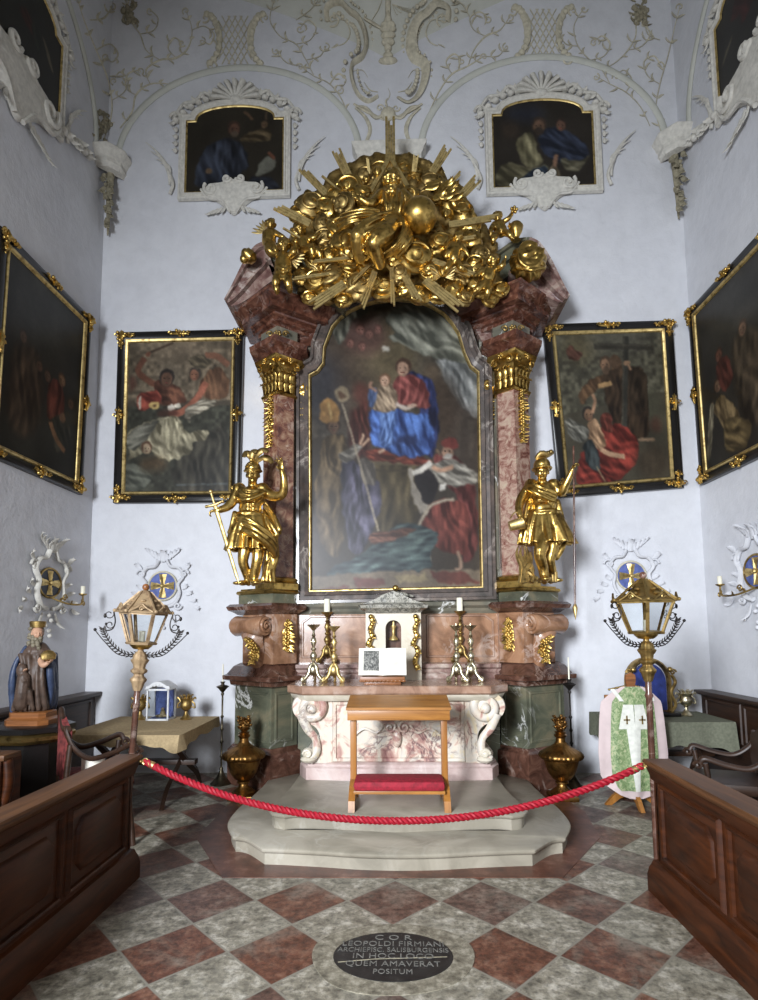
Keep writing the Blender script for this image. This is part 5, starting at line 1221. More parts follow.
D.line([(500, 655), (600, 660)], 16, (150, 116, 84)); D.ell(615, 580, 34, 40, (88, 52, 38), al=.8, soft=4); D.line([(240, 780), (290, 870)], 6, (150, 130, 90)); D.ell(580, 780, 100, 90, (62, 50, 36), al=.8, soft=8); D.grade(.14, 18)
C3_ = [PY(543, 324, 6.9), PY(672, 320, 6.9), PY(684, 488, 6.94), PY(559, 497, 6.94)]
picture('framed painting right of the altar: a brown-robed friar with a large wooden cross', C3_, (0, -1, .02), D)
# --- left wall
E_ = Art(150, 205, (-260, 60, 290, 960), (38, 38, 34), 4)
E_.ell(0, 200, 260, 200, (56, 58, 52), al=.7, soft=30); E_.fold([(40, 560), (80, 500), (150, 510), (165, 640), (120, 700), (50, 700)], (92, 30, 22), (136, 58, 42), 1.4, 9); E_.face(135, 470, 32, (140, 96, 60), (70, 48, 32), .6)
E_.fold([(60, 720), (150, 650), (220, 690), (210, 800), (140, 850), (80, 800)], (48, 50, 42), (76, 74, 58), 1, 9); E_.line([(70, 720), (120, 790), (190, 830)], 30, (140, 92, 54)); E_.ell(160, 660, 24, 26, (120, 82, 54)); E_.fold([(-200, 500), (-120, 420), (-20, 450), (0, 700), (-60, 850), (-200, 830)], (58, 44, 34), (98, 74, 52), 1.4, 12, soft=4)
for x, y in ((-140, 400), (-30, 480), (30, 500), (215, 560)): E_.face(x, y, 28, (100, 70, 50), (50, 40, 32), .3)
E_.grade(.16, 18)
C4 = [(-3.77, 5.03, 5.60), (-3.77, 6.66, 5.60), (-3.81, 6.68, 3.36), (-3.81, 5.05, 3.36)]
picture('dark framed painting on the left side wall with a red-robed figure in shadow', C4, (1, 0, .02), E_)
# --- right wall
G = Art(150, 205, (70, 60, 620, 900), (40, 38, 34), 5)
G.ell(350, 200, 260, 160, (58, 58, 52), al=.7, soft=30); G.fold([(85, 830), (130, 620), (160, 575), (165, 620), (140, 760), (105, 840)], (130, 118, 84), (184, 172, 134), 1.6, 7); G.fold([(170, 600), (230, 570), (290, 620), (360, 720), (330, 790), (240, 740), (180, 650)], (110, 84, 46), (160, 130, 78), 1, 8)
G.face(210, 510, 34, (120, 84, 58), (52, 36, 28), .5); G.face(240, 370, 32, (112, 62, 44), (58, 36, 28), -.3); G.fold([(210, 420), (290, 400), (330, 520), (250, 560)], (84, 32, 26), (124, 52, 40), 1, 8); G.fold([(330, 400), (460, 360), (560, 480), (540, 780), (380, 760)], (54, 44, 34), (96, 78, 56), 1.4, 12, soft=4); G.face(420, 340, 34, (130, 92, 66), (60, 44, 34), -.4); G.fold([(260, 700), (420, 780), (380, 880), (240, 850)], (90, 72, 38), (138, 112, 62), .3, 8); G.grade(.16, 18)
C5 = [(3.64, 6.86, 5.62), (3.64, 5.22, 5.62), (3.68, 5.24, 3.42), (3.68, 6.88, 3.42)]
picture('dark framed painting on the right side wall with a figure trailing a white cloth', C5, (-1, 0, .02), G)

# --- upper pictures in white stucco frames
def arch_out(w_, h, sh, notch, n=14, rise=.18):
    """outline of the arched picture: width w_, total height h; shoulders at sh, arch inset by notch"""
    pts = [(-w_/2, 0), (w_/2, 0), (w_/2, sh), (w_/2-notch, sh)]
    r = w_/2-notch
    for i in range(1, n):
        a = math.pi*i/n; pts.append((r*math.cos(a), sh+(h-sh)*math.sin(a)**.8))
    pts += [(-w_/2+notch, sh), (-w_/2, sh)]
    return pts
def leaf_scroll(m, P, r0, mode=0):
    m.tube(P, taper(len(P), r0*.5, r0, r0*.2), 7, flat=.6)
def upper_picture(label, O, ax, nrm, art, mirror=1, big=1.0, stucco='stucco'):
    O = Vector(O); ax = Vector(ax); nrm = Vector(nrm)
    o = thing('stucco_framed_painting', label, 'painting', O)
    T2 = lambda x, z, d=0: O+ax*x+EZ*z+nrm*d
    W_, H_, SHd, N_ = 1.30, 1.22, 1.02, .12
    ol = arch_out(W_, H_, SHd, N_); P = [T2(x, z, .03) for x, z in ol]
    pl = [(x, z) for x, z in ol]
    def clip(us, vs):
        k = np.zeros((len(vs), len(us)), bool); px = (us*W_*1.0-W_/2)[None, :]+0*k; pz = ((1-vs)*H_)[:, None]+0*k; n = len(pl)
        for i in range(n):
            x0, z0 = pl[i]; x1, z1 = pl[(i+1) % n]
            if z0 == z1: continue
            k ^= ((z0 > pz) != (z1 > pz)) & (px < (x1-x0)*(pz-z0)/(z1-z0)+x0)
        return k
    canvas('canvas', o, T2(-W_/2, H_, .028), T2(W_/2, H_, .028), T2(W_/2, 0, .028), T2(-W_/2, 0, .028), art, clip)
    m = MB(); m.frame(P, .02, [(-.6, .0), (0, .012), (.7, .012), (1.1, -.02)], nrm); m.build('gilt_fillet', M['gold_pale'], o)
    P = [T2(x, z, .0) for x, z in ol]
    m = MB(); m.frame(P, .10, [(.1, .0), (.1, .045), (.3, .05), (.4, .03), (.6, .035), (.75, .055), (.95, .05), (1, 0)], nrm); m.build('stucco_moulding', M[stucco], o)
    # shell
    m = MB(); c = T2(0, H_+.10, .03)
    for k in range(9):
        a = math.pi*(.03+.94*k/8); d = ax*math.cos(a)*1.25+EZ*math.sin(a); L = .27; m.tube([c, c+d*L*.5+nrm*.03, c+d*L*.9+nrm*.03, c+d*L*1.0], [.012, .034, .05, .03], 8, flat=.7)
    m.ball(c, (.09, .05, .05), 10, 8); m.build('stucco_shell', M[stucco], o)
    # side foliage
    for q in (-1, 1):
        m = MB()
        for i in range(6):
            p = T2(q*(.30+.1*i), H_+.14-.012*i*i-.02, .03); m.ball(p, (.05, .05, .03), 8, 6); leaf(m, p, ax*q*.5+EZ*(.8-.25*i), nrm, .13, .03, .5)
        m.tube(spline([T2(q*.28, H_+.10, .03), T2(q*.42, H_+.2, .04), T2(q*.55, H_+.08, .04), T2(q*.7, H_+.06, .03), T2(q*.82, H_-.12, .03)], 5), .022, 7)
        m.tube(spiral(T2(q*.80, H_-.13, .03), .08, 1.4, ax*q, EZ), .02, 6)
        for i in range(4): m.ball(T2(q*.80, H_-.3-.1*i, .02), (.03, .02, .04), 7, 5); leaf(m, T2(q*.79, H_-.28-.1*i, .02), ax*q-EZ*.5, nrm, .07, .018)
        m.build('stucco_foliage', M[stucco], o)
        m = MB()
        for k, R0 in enumerate((.62, .52, .40, .30)):
            st = (.80+.01*k, .12+.05*k); P_ = [T2(q*(st[0]+R0*(.10+.55*t*t*(1-.05*k))), st[1]+R0*(t*1.15-.35*t*t*(.4+k*.45)), .03) for t in [i/10 for i in range(11)]]
            m.tube(P_, taper(len(P_), .014, .024, .004), 6, flat=.5, up=nrm)
        m.tube(spline([T2(q*.86, .0, .02), T2(q*.82, .14, .03), T2(q*.9, .34, .03)], 5), .022, 6)
        m.build('stucco_frond', M[stucco], o)
    # lower cartouche
    m = MB(); b = big
    cz = lambda x, z, d=0: T2(x*b, .06+z*b, d)
    ol2 = [(-.12, .10), (-.06, .14), (0, .10), (.06, .14), (.12, .10), (.18, .06), (.34, .04), (.42, -.06), (.36, -.14), (.24, -.18), (.14, -.26), (.06, -.34), (0, -.38), (-.06, -.34), (-.14, -.26), (-.24, -.18), (-.36, -.14), (-.42, -.06), (-.34, .04), (-.18, .06)]
    Q_ = spline([(x, z, 0) for x, z in ol2], 3, True); n = len(Q_)
    vs = [cz(p.x, p.y, 0) for p in Q_]+[cz(p.x*.94, p.y*.94, .05) for p in Q_]+[cz(0, -.08, .08)]
    m.add(vs, [(i, (i+1) % n, n+(i+1) % n, n+i) for i in range(n)]+[(n+i, n+(i+1) % n, 2*n) for i in range(n)]); m.build('stucco_cartouche', M[stucco], o)
    m = MB()
    for q in (-1, 1):
        m.tube(spiral(cz(q*.30, -.03, .06), .10*b, 1.3, ax*-q, EZ, start=2.4), .022*b, 7); m.tube(spiral(cz(q*.09, .10, .06), .06*b, 1.3, ax*q, EZ, start=3.2), .02*b, 7)
        m.tube(spline([cz(q*.44, -.02, .03), cz(q*.34, -.16, .05), cz(q*.16, -.2, .05), cz(q*.04, -.36, .04)], 5), .018*b, 6)
        for i in range(4): leaf(m, cz(q*(.10+.05*i), -.26-.02*i, .03), ax*q*(.5+.3*i)-EZ, nrm, .16*b, .02*b, .3)
        if b > 1.2:
            for i in range(6): leaf(m, cz(q*(.46+.06*i), -.02+.03*i, .04), ax*q-EZ*.4*(i % 3-1), nrm, .2, .04, .5); m.ball(cz(q*(.48+.07*i), .0+.02*i, .04), .045, 8, 6)
    m.build('cartouche_scrolls', M['stucco_grime' if stucco == 'stucco' else stucco] if 0 else M[stucco], o)
    return o
U1 = Art(120, 110, (135, 180, 580, 590), (44, 40, 32), 6)
U1.fold([(180, 540), (200, 420), (280, 340), (380, 360), (420, 460), (360, 520), (240, 560)], (34, 42, 60), (62, 74, 98), 1.2, 9); U1.face(352, 290, 32, (104, 66, 50), (66, 44, 34), .4, (90, 74, 60)); U1.fold([(380, 340), (460, 300), (520, 310), (520, 350), (440, 360)], (96, 78, 50), (140, 116, 76), .2, 7); U1.face(492, 275, 18, (130, 98, 66), (90, 70, 48), -.4); U1.line([(400, 210), (440, 250)], 12, (110, 78, 54)); U1.line([(500, 250), (500, 210)], 8, (110, 84, 60))
U1.poly([(450, 510), (500, 430), (545, 450), (530, 490), (470, 520)], (118, 120, 106)); U1.line([(510, 410), (540, 440)], 14, (130, 70, 48)); U1.ell(240, 490, 16, 12, (110, 84, 60)); U1.fold([(430, 530), (520, 530), (560, 590), (430, 590)], (36, 44, 62), (60, 68, 88), 0, 7); U1.grade()
U2 = Art(120, 110, (170, 195, 620, 610), (42, 38, 34), 7)
U2.ell(320, 260, 90, 40, (36, 44, 66), al=.8, soft=8); U2.fold([(370, 390), (430, 330), (520, 360), (590, 430), (580, 480), (480, 500), (400, 450)], (34, 46, 74), (62, 78, 112), .4, 8); U2.face(380, 320, 34, (110, 78, 58), (60, 46, 38), -.2, (56, 46, 40)); U2.face(480, 320, 28, (104, 70, 54), (52, 40, 36), -.4)
U2.fold([(280, 400), (340, 350), (370, 440), (390, 490), (320, 520)], (110, 104, 70), (156, 148, 104), 1.2, 8); U2.fold([(185, 540), (240, 490), (330, 520), (400, 505), (410, 530), (330, 545), (280, 600), (190, 600)], (104, 98, 66), (148, 140, 100), .3, 8); U2.fold([(470, 480), (560, 490), (590, 470), (560, 530), (500, 540)], (104, 100, 74), (150, 144, 112), .1, 7); U2.fold([(300, 560), (400, 510), (420, 600), (300, 605)], (34, 52, 78), (58, 78, 104), .4, 8)
U2.line([(440, 520), (455, 460)], 18, (150, 104, 76)); U2.fold([(415, 530), (450, 520), (470, 600), (415, 605)], (140, 122, 90), (180, 160, 124), 1.4, 6); U2.ell(250, 340, 40, 40, (66, 52, 42), al=.8, soft=5); U2.grade()
U3 = Art(120, 110, (-400, -120, 350, 740), (34, 34, 32), 8); U3.fold([(-20, 200), (60, 220), (100, 280), (40, 330), (-60, 300)], (66, 22, 20), (104, 40, 34), .5, 9); U3.poly([(160, 220), (190, 220), (270, 330), (255, 360)], (104, 96, 70)); U3.fold([(60, 180), (110, 200), (150, 300), (100, 380), (60, 300)], (40, 48, 40), (66, 72, 58), 1, 9); U3.grade()
U4 = Art(120, 110, (280, -100, 1000, 930), (34, 34, 32), 9); U4.fold([(430, 240), (540, 80), (640, 240), (650, 400), (540, 460), (520, 330)], (66, 20, 20), (104, 34, 32), 1, 10); U4.face(620, 130, 50, (104, 74, 56), (56, 42, 34), -.3); U4.fold([(330, 500), (420, 400), (440, 420), (340, 520)], (90, 84, 60), (120, 112, 84), -.8, 8); U4.grade()
upper_picture('upper left painting of a blue-robed saint with a cherub, in a white stucco shell frame', PY(234.5, 193, 6.985)+Vector((0, 0, 0)), (1, 0, 0), (0, -1, 0), U1)
upper_picture('upper right painting of a bearded man in dark blue cloak in white stucco frame', PY(544, 188, 6.985), (1, 0, 0), (0, -1, 0), U2)
upper_picture('cut-off dark arched painting high on the left side wall, above heavy white stucco', (XL+.015, 5.22, 7.42), (0, 1, 0), (1, 0, 0), U3, big=1.55)
upper_picture('cut-off dark arched painting high on the right side wall, above heavy white stucco', (XR-.015, 5.36, 7.46), (0, -1, 0), (-1, 0, 0), U4, big=1.55)
# ================================================================= PEWS
def pew(label, xf, y1, y0, s):
    """front of a pew: xf = aisle face, from y0 (near) to y1 (far end); s=+1 when the pew body lies towards +x"""
    o = thing('pew', label, 'pew', (xf+s*.06, y1-.2, 0))
    bx = lambda a, b, c, d, e, f: ((min(xf+s*a, xf+s*b), c, e), (max(xf+s*a, xf+s*b), d, f))
    def B_(name, a, b, c, d, e, f, mat, bv=.006):
        m = MB(); l, h = bx(a, b, c, d, e, f); m.box(l, h, bv); return m.build(name, M[mat], o)
    B_('board', .02, .07, y0, y1-.02, .12, .80, 'pew')
    m = MB(); pr = [(-.0, 0), (.05, 0), (.05, .10), (.045, .125), (.04, .15), (.03, .17), (.02, .20), (.0, .21)]
    path = [(xf+s*.02, y0), (xf+s*.02, y1), (xf+s*.16, y1)]
    m.sweep(path, pr, -1 if s > 0 else 1); m.build('plinth', M['pew'], o, angle=35)
    m = MB(); m.box(*bx(.02, .16, y1-.04, y1, 0, .8)); m.build('end_board', M['pew'], o)
    m = MB(); tp = [(xf-s*.03, y0), (xf-s*.03, y1+.03), (xf+s*.14, y1+.03), (xf+s*.14, y0)]
    if s < 0: tp = tp[::-1]
    m.solid(tp[::-1], [(-.02, .785), (-.005, .80), (.004, .815), (.004, .83), (-.004, .84)]); m.build('top_rail', M['pew_top'], o, angle=30)
    m = MB(); m.sweep([(xf+s*.02, y0), (xf+s*.02, y1), (xf+s*.14, y1)], [(0, .70), (.012, .715), (.018, .74), (.03, .775), (.035, .787), (0, .79)], -1 if s > 0 else 1); m.build('rail_moulding', M['pew'], o, angle=35)
    y = y1-.13; L = .62
    while y-L > y0:
        a, b = y-L, y; z0, z1 = .27, .68; X = xf+s*.02; n = Vector((-s, 0, 0))
        m = MB(); q = [Vector((X, a, z0)), Vector((X, b, z0)), Vector((X, b, z1)), Vector((X, a, z1))]
        m.frame(q, .035, [(0, 0), (.15, .016), (.5, .022), (.8, .012), (1, 0)], n)
        c = .09; q2 = [(a+.1, z0+.07), (b-.1, z0+.07), (b-.1+.0, z0+.07), (b-.07, z0+.07+c*.5), (b-.07, z1-.07-c*.5), (b-.1-.02, z1-.07), (a+.12, z1-.07), (a+.07, z1-.07-c*.5), (a+.07, z0+.07+c*.5)]
        q2 = [(a+.12, z0+.07), (b-.12, z0+.07), (b-.07, z0+.12), (b-.07, z1-.12), (b-.12, z1-.07), (a+.12, z1-.07), (a+.07, z1-.12), (a+.07, z0+.12)]
        P_ = [Vector((X, u, v)) for u, v in q2]; m.frame(P_, .022, [(0, .02), (.5, .014), (1, -.002)], n)
        vs = [p+n*.02 for p in P_]; m.add(vs, [tuple(range(len(vs)))])
        m.build('raised_panel', M['pew'], o, angle=35)
        y -= L+.12
    return o
PL = pew('dark carved wooden pew front along the left side of the aisle', -1.84, 4.04, 1.2, -1)
PR = pew('dark carved wooden pew front along the right side of the aisle', 1.65, 3.90, 1.2, 1)
# small pew behind, far left
o = thing('pew', 'end of a second brown pew at the far left edge, behind the front pew', 'pew', (-2.75, 3.86, 0))
m = MB(); m.box((-3.7, 3.80, 0), (-2.62, 3.86, .86), .006); m.build('board', M['pew'], o)
m = MB(); m.box((-3.7, 3.74, .86), (-2.58, 3.92, .90), .012); m.build('top_rail', M['pew_top'], o)
m = MB(); P_ = [Vector((-2.62, 3.84, 0)), Vector((-2.62, 3.84, .86))]; m.sweep([(-2.68, 3.95), (-2.60, 3.95), (-2.60, 3.74), (-2.68, 3.74)], [(0, 0), (0, .86)], -1); m.tube(spline([(-2.6, 3.80, .86), (-2.585, 3.80, .7), (-2.62, 3.8, .5), (-2.585, 3.8, .25), (-2.6, 3.8, 0)], 5), .035, 8); m.build('end_board', M['pew'], o)
# choir-stall backs on the side walls
for s, X, y0, y1, lb in ((-1, XL, 3.4, 6.97, 'dark wooden wainscot bench back against the left wall'), (1, XR, 3.4, 6.97, 'dark wooden wainscot bench back against the right wall')):
    o = thing('wall_bench', lb, 'bench', (X-s*.1, 6.0, 0)); f = X-s*.14
    m = MB(); m.box((min(X, f), y0, 0), (max(X, f), y1, .93)); m.build('back_board', M['dark_wood'], o, smooth=False)
    m = MB(); m.box((min(X, X-s*.22), y0, .93), (max(X, X-s*.22), y1+.02, .975), .012); m.build('top_rail', M['dark_wood'], o)
    m = MB(); m.box((min(f, f-s*.22), y0, .40), (max(f, f-s*.22), 5.35, .44), .008); m.build('seat', M['dark_wood'], o)
    m = MB(); m.box((min(f, f-s*.2), 5.29, 0), (max(f, f-s*.2), 5.33, .40)); m.build('support', M['dark_wood'], o, smooth=False)
    y = y1-.12
    while y-.7 > y0:
        m = MB(); q = [Vector((f, a, b)) for a, b in ((y-.62, .52), (y, .52), (y, .86), (y-.62, .86))]; m.frame(q, .04, [(0, 0), (.2, .015), (.8, .015), (1, 0)], (-s, 0, 0)); m.build('panel_moulding', M['dark_wood'], o); y -= .74

# ================================================================= ROPE BARRIER
A0, B0 = Vector((-1.765, 4.02, .80)), Vector((1.60, 3.90, .80))
pts = []
for i in range(161):
    t_ = i/160; p = A0.lerp(B0, t_); c = (math.cosh(2.2*(t_-.5))-math.cosh(1.1))/(math.cosh(1.1)-1); pts.append(p+EZ*(.375*c))
bar_ = thing('rope_barrier', 'thick red twisted rope strung across the aisle between the two pews', 'rope', A0)
m = MB()
for k in range(3):
    q = []
    for i in range(161*4):
        f = i/(161*4-1)*160; i0 = min(int(f), 159); p = pts[i0].lerp(pts[i0+1], f-i0); a = f*1.35+k*2*math.pi/3
        q.append(p+Vector((0, .0145*math.cos(a), .0145*math.sin(a))))
    m.tube(q, .0115, 7)
m.build('rope', M['rope_red'], bar_)
for p, q in ((A0, pts[3]), (B0, pts[-4])):
    m = MB(); m.tube([p, p.lerp(q, .5), q], [.012, .022, .026], 10); m.tube([p+Vector((.02*math.cos(a), 0, .02*math.sin(a))) for a in [i*.63 for i in range(10)]], .005, 5, close=True); m.build('end_cap', M['gold_pale'], bar_)

# ================================================================= KNEELER
KZ = .26; y_f, y_b = 4.72, 5.12
xl, xr = -.395, .40
o = thing('kneeler', 'honey-coloured wooden kneeler with a red velvet kneeling pad on the altar steps', 'kneeler', (0, 4.9, KZ))
zt = KZ+.775
m = MB(); m.box((xl-.03, 4.84, zt-.085), (xr+.03, 4.875, zt), .004); m.build('front_rail', M['honey'], o)
m = MB(); m.add([(xl-.04, 4.82, zt), (xr+.04, 4.82, zt), (xr+.03, 5.14, zt+.07), (xl-.03, 5.14, zt+.07), (xl-.04, 4.82, zt+.022), (xr+.04, 4.82, zt+.022), (xr+.03, 5.14, zt+.092), (xl-.03, 5.14, zt+.092)], [(0, 1, 2, 3), (4, 5, 6, 7), (0, 1, 5, 4), (1, 2, 6, 5), (2, 3, 7, 6), (3, 0, 4, 7)]); m.build('sloping_top', M['honey'], o, smooth=False)
for x in (xl+.015, xr-.015):
    m = MB(); m.box((x-.026, 4.90, KZ+.06), (x+.026, 4.97, zt), .005); m.build('post', M['honey_v'], o)
    m = MB(); ol = [(4.66, KZ), (4.72, KZ), (4.76, KZ+.05), (5.05, KZ+.05), (5.09, KZ), (5.16, KZ), (5.14, KZ+.06), (5.0, KZ+.13), (4.98, KZ+.20), (4.89, KZ+.20), (4.80, KZ+.17), (4.69, KZ+.08)]
    n = len(ol); w_ = .026; m.add([(x-w_, y, z) for y, z in ol]+[(x+w_, y, z) for y, z in ol], [tuple(range(n)), tuple(range(2*n-1, n-1, -1))]+[(i, (i+1) % n, n+(i+1) % n, n+i) for i in range(n)])
    m.build('foot', M['honey_v'], o, smooth=False)
    m = MB(); m.add([(x-.02, 4.97, zt-.12), (x+.02, 4.97, zt-.12), (x+.02, 4.97, zt), (x-.02, 4.97, zt), (x-.02, 5.1, zt+.06), (x+.02, 5.1, zt+.06), (x+.02, 5.1, zt+.03), (x-.02, 5.1, zt+.03)], [(0, 1, 2, 3), (4, 5, 6, 7), (0, 1, 6, 7), (3, 2, 5, 4), (0, 7, 4, 3), (1, 2, 5, 6)]); m.build('bracket', M['honey_v'], o, smooth=False)
m = MB(); m.box((xl+.03, 4.70, KZ+.13), (xr-.03, 4.96, KZ+.155), .004); m.build('kneeling_board', M['honey'], o)
m = MB(); m.box((xl+.03, 4.68, KZ+.155), (xr-.03, 4.97, KZ+.235), .035); m.build('velvet_pad', M['red_velvet'], o)

# ================================================================= CANDLESTICKS ON THE ALTAR
def bulbs(m, c, H, seq, n=14): m.lathe([(r*H, z*H) for r, z in seq], c, n)
def altar_candlestick(label, p, H, mat, candle=0, group='baroque candlesticks on the altar'):
    o = thing('candlestick', label, 'candlestick', p, group); p = Vector(p)
    m = MB()
    for k in range(3):
        a = -math.pi/2+k*2*math.pi/3+math.pi/3; d = Vector((math.cos(a), math.sin(a), 0)); s_ = H*1.05
        P_ = spline([p+EZ*.30*s_+d*.02*s_, p+EZ*.24*s_+d*.06*s_, p+EZ*.15*s_+d*.08*s_, p+EZ*.08*s_+d*.13*s_, p+EZ*.03*s_+d*.19*s_], 5)
        m.tube(P_, taper(len(P_), .03*s_, .034*s_, .02*s_), 8); m.tube(spiral(p+EZ*.055*s_+d*.155*s_, .052*s_, 1.3, d, EZ, start=-1.3), .017*s_, 7); m.ball(p+EZ*.012*s_+d*.14*s_, (.03*s_, .03*s_, .014*s_), 8, 6)
        leaf(m, p+EZ*.12*s_+d*.08*s_, EZ, d, .14*s_, .03*s_, .4)
    m.ball(p+EZ*.2*s_, (.085*s_, .085*s_, .1*s_), 14, 10); m.build('foot', M[mat], o)
    m = MB(); bulbs(m, p, H, [(.02, .26), (.045, .29), (.05, .31), (.02, .33), (.028, .36), (.055, .41), (.062, .45), (.035, .50), (.02, .52), (.045, .545), (.045, .565), (.02, .585), (.035, .62), (.05, .68), (.04, .73), (.02, .76), (.036, .785), (.02, .81), (.018, .88), (.0, .9)]); 
    for k in range(6):
        a = k*1.05; d = Vector((math.cos(a), math.sin(a), 0)); leaf(m, p+EZ*.36*H+d*.035*H, EZ, d, .1*H, .02*H, .3); m.ball(p+EZ*.68*H+d*.045*H, .012*H, 6, 5)
    m.build('stem', M[mat], o)
    m = MB(); m.lathe([(.015*H, .86*H), (.04*H, .90*H), (.085*H, .95*H), (.09*H, .965*H), (.06*H, .96*H), (.0, .955*H)], p, 16, lobes=8, lamp=.25); m.tube([p+EZ*.95*H, p+EZ*1.0*H], [.012*H, .003*H], 6); m.build('drip_pan', M[mat], o)
    if candle:
        m = MB(); m.lathe([(.035, 0), (.036, .01), (.035, candle-.006), (.03, candle), (.008, candle-.004), (0, candle-.004)], p+EZ*.965*H, 18); m.build('candle', M['candle'], o)
        m = MB(); m.tube([p+EZ*(.965*H+candle-.004), p+EZ*(.965*H+candle+.012)], .002, 5); m.build('wick', M['ink'], o)
    return o
def onz(x, y, Y): p = PY(x, y, Y); return Vector((p.x, Y, ZM))
altar_candlestick('small silver-gilt candlestick, nearest the left end of the altar', onz(313.5, 678, 5.95), .62, 'silver', group='baroque candlesticks on the altar')
altar_candlestick('small gilt candlestick right of the outermost silver one at the altar left', onz(334, 679, 5.92), .60, 'gold_pale')
altar_candlestick('taller candlestick with a thick white candle at the left of the altar, behind two others', onz(327, 668, 6.53)+EZ*(ZP-ZM), .60, 'gold_dull', .15)
altar_candlestick('small silver-gilt candlestick at the altar right, left of its near twin', onz(457, 679, 5.92), .60, 'silver')
altar_candlestick('small silver-gilt candlestick nearest the right end of the altar', onz(471.5, 678, 5.95), .60, 'silver')
altar_candlestick('taller candlestick with a thick white candle at the right of the altar, behind two others', onz(461, 668, 6.53)+EZ*(ZP-ZM), .60, 'gold_dull', .15)

# ================================================================= BOOK ON ITS STAND
bs = thing('book_stand', 'low carved wooden book stand on the altar front', 'stand', (-.14, 5.72, ZM)); p0 = PY(382.5, 668, 5.7)
cx = p0.x; m = MB(); m.box((cx-.22, 5.64, ZM+.03), (cx+.22, 5.70, ZM+.08), .006); m.box((cx-.18, 5.66, ZM), (cx+.18, 5.69, ZM+.03), .004)
for i in range(12): m.ball((cx-.21+i*.038, 5.645, ZM+.04), (.019, .01, .014), 8, 5)
m.build('ledge', M['walnut'], bs)
m = MB(); m.bar((cx-.02, 5.68, ZM+.03), (cx-.02, 5.74, ZM+.22), .04, .02); m.bar((cx, 5.96, ZM), (cx, 5.76, ZM+.22), .04, .02); m.box((cx-.2, 5.9, ZM), (cx+.2, 5.97, ZM+.02), .004); m.build('strut', M['walnut'], bs)
dn = Vector((0, .34, .94)).normalized(); nn = Vector((0, -.94, .34)).normalized(); b0 = Vector((cx, 5.67, ZM+.09))
m = MB(); m.add([b0+Vector((x, 0, 0))+dn*a+nn*h for h in (-.03, -.012) for x, a in ((-.2, 0), (.2, 0), (.2, .27), (-.2, .27))], [(0, 1, 2, 3), (4, 5, 6, 7), (0, 1, 5, 4), (1, 2, 6, 5), (2, 3, 7, 6), (3, 0, 4, 7)]); m.build('rest', M['walnut'], bs, smooth=False)
bk = thing('open_book', 'large open book with a black-and-white engraving on its left page, on the altar stand', 'book', b0)
for s in (-1, 1):
    m = MB(); W_ = .235; Hh = .275
    def pg(u, v, s=s): x = u*W_; return b0+Vector((s*x+.0, 0, 0))+dn*(v*Hh)+nn*(.035*math.sin(min(1, u*1.6)*math.pi/2)*(1-.55*u))
    m.grid(pg, 14, 2); top = [Vector(v) for v in m.v]; n = len(m.v); m.v += [tuple(b0+Vector((v.x-b0.x, 0, 0))+dn*((v-b0).dot(dn))-nn*.008) for v in top]
    nu = 14; f2 = []
    for a, b in [(i, i+1) for i in range(nu)]+[(2*(nu+1)+i+1, 2*(nu+1)+i) for i in range(nu)]+[(nu, 2*nu+1), (2*nu+1, 3*nu+2)]: f2.append((a, b, n+b, n+a))
    m.f += f2; m.build('page_block', M['paper'], bk, angle=30)
def page_patch(name, s, u0, u1, v0, v1, mat, rows=1):
    m = MB()
    for r in range(rows):
        a = v0+(v1-v0)*(r/rows); b = a+(v1-v0)/rows*(.45 if rows > 1 else 1)
        def pg(u, v): uu = u0+(u1-u0)*u; x = uu*.235; return b0+Vector((s*x, 0, 0))+dn*((a+(b-a)*v)*.275)+nn*(.035*math.sin(min(1, uu*1.6)*math.pi/2)*(1-.55*uu)+.0012)
        m.grid(pg, 8, 1)
    return m.build(name, mat, bk, angle=60)
t = NT('engraving'); co = t.coord(); t.base(t.ramp(t.noise(co, 26, 8, .7, 2.5), [(.36, C3(52, 52, 52)), (.5, C3(112, 112, 108)), (.64, C3(178, 176, 168))])); M['engraving'] = t.fin(.85, 0, .1)
t = NT('printed_text'); co = t.coord(scale=(1, 1, 1)); t.base(t.ramp(t.noise(co, 220, 2, .5), [(.45, C3(128, 126, 118)), (.55, C3(216, 212, 200))])); M['print'] = t.fin(.85, 0, .1)
page_patch('engraving', -1, .14, .80, .16, .90, M['engraving'])
page_patch('printed_lines', 1, .12, .82, .30, .88, M['print'], 16)

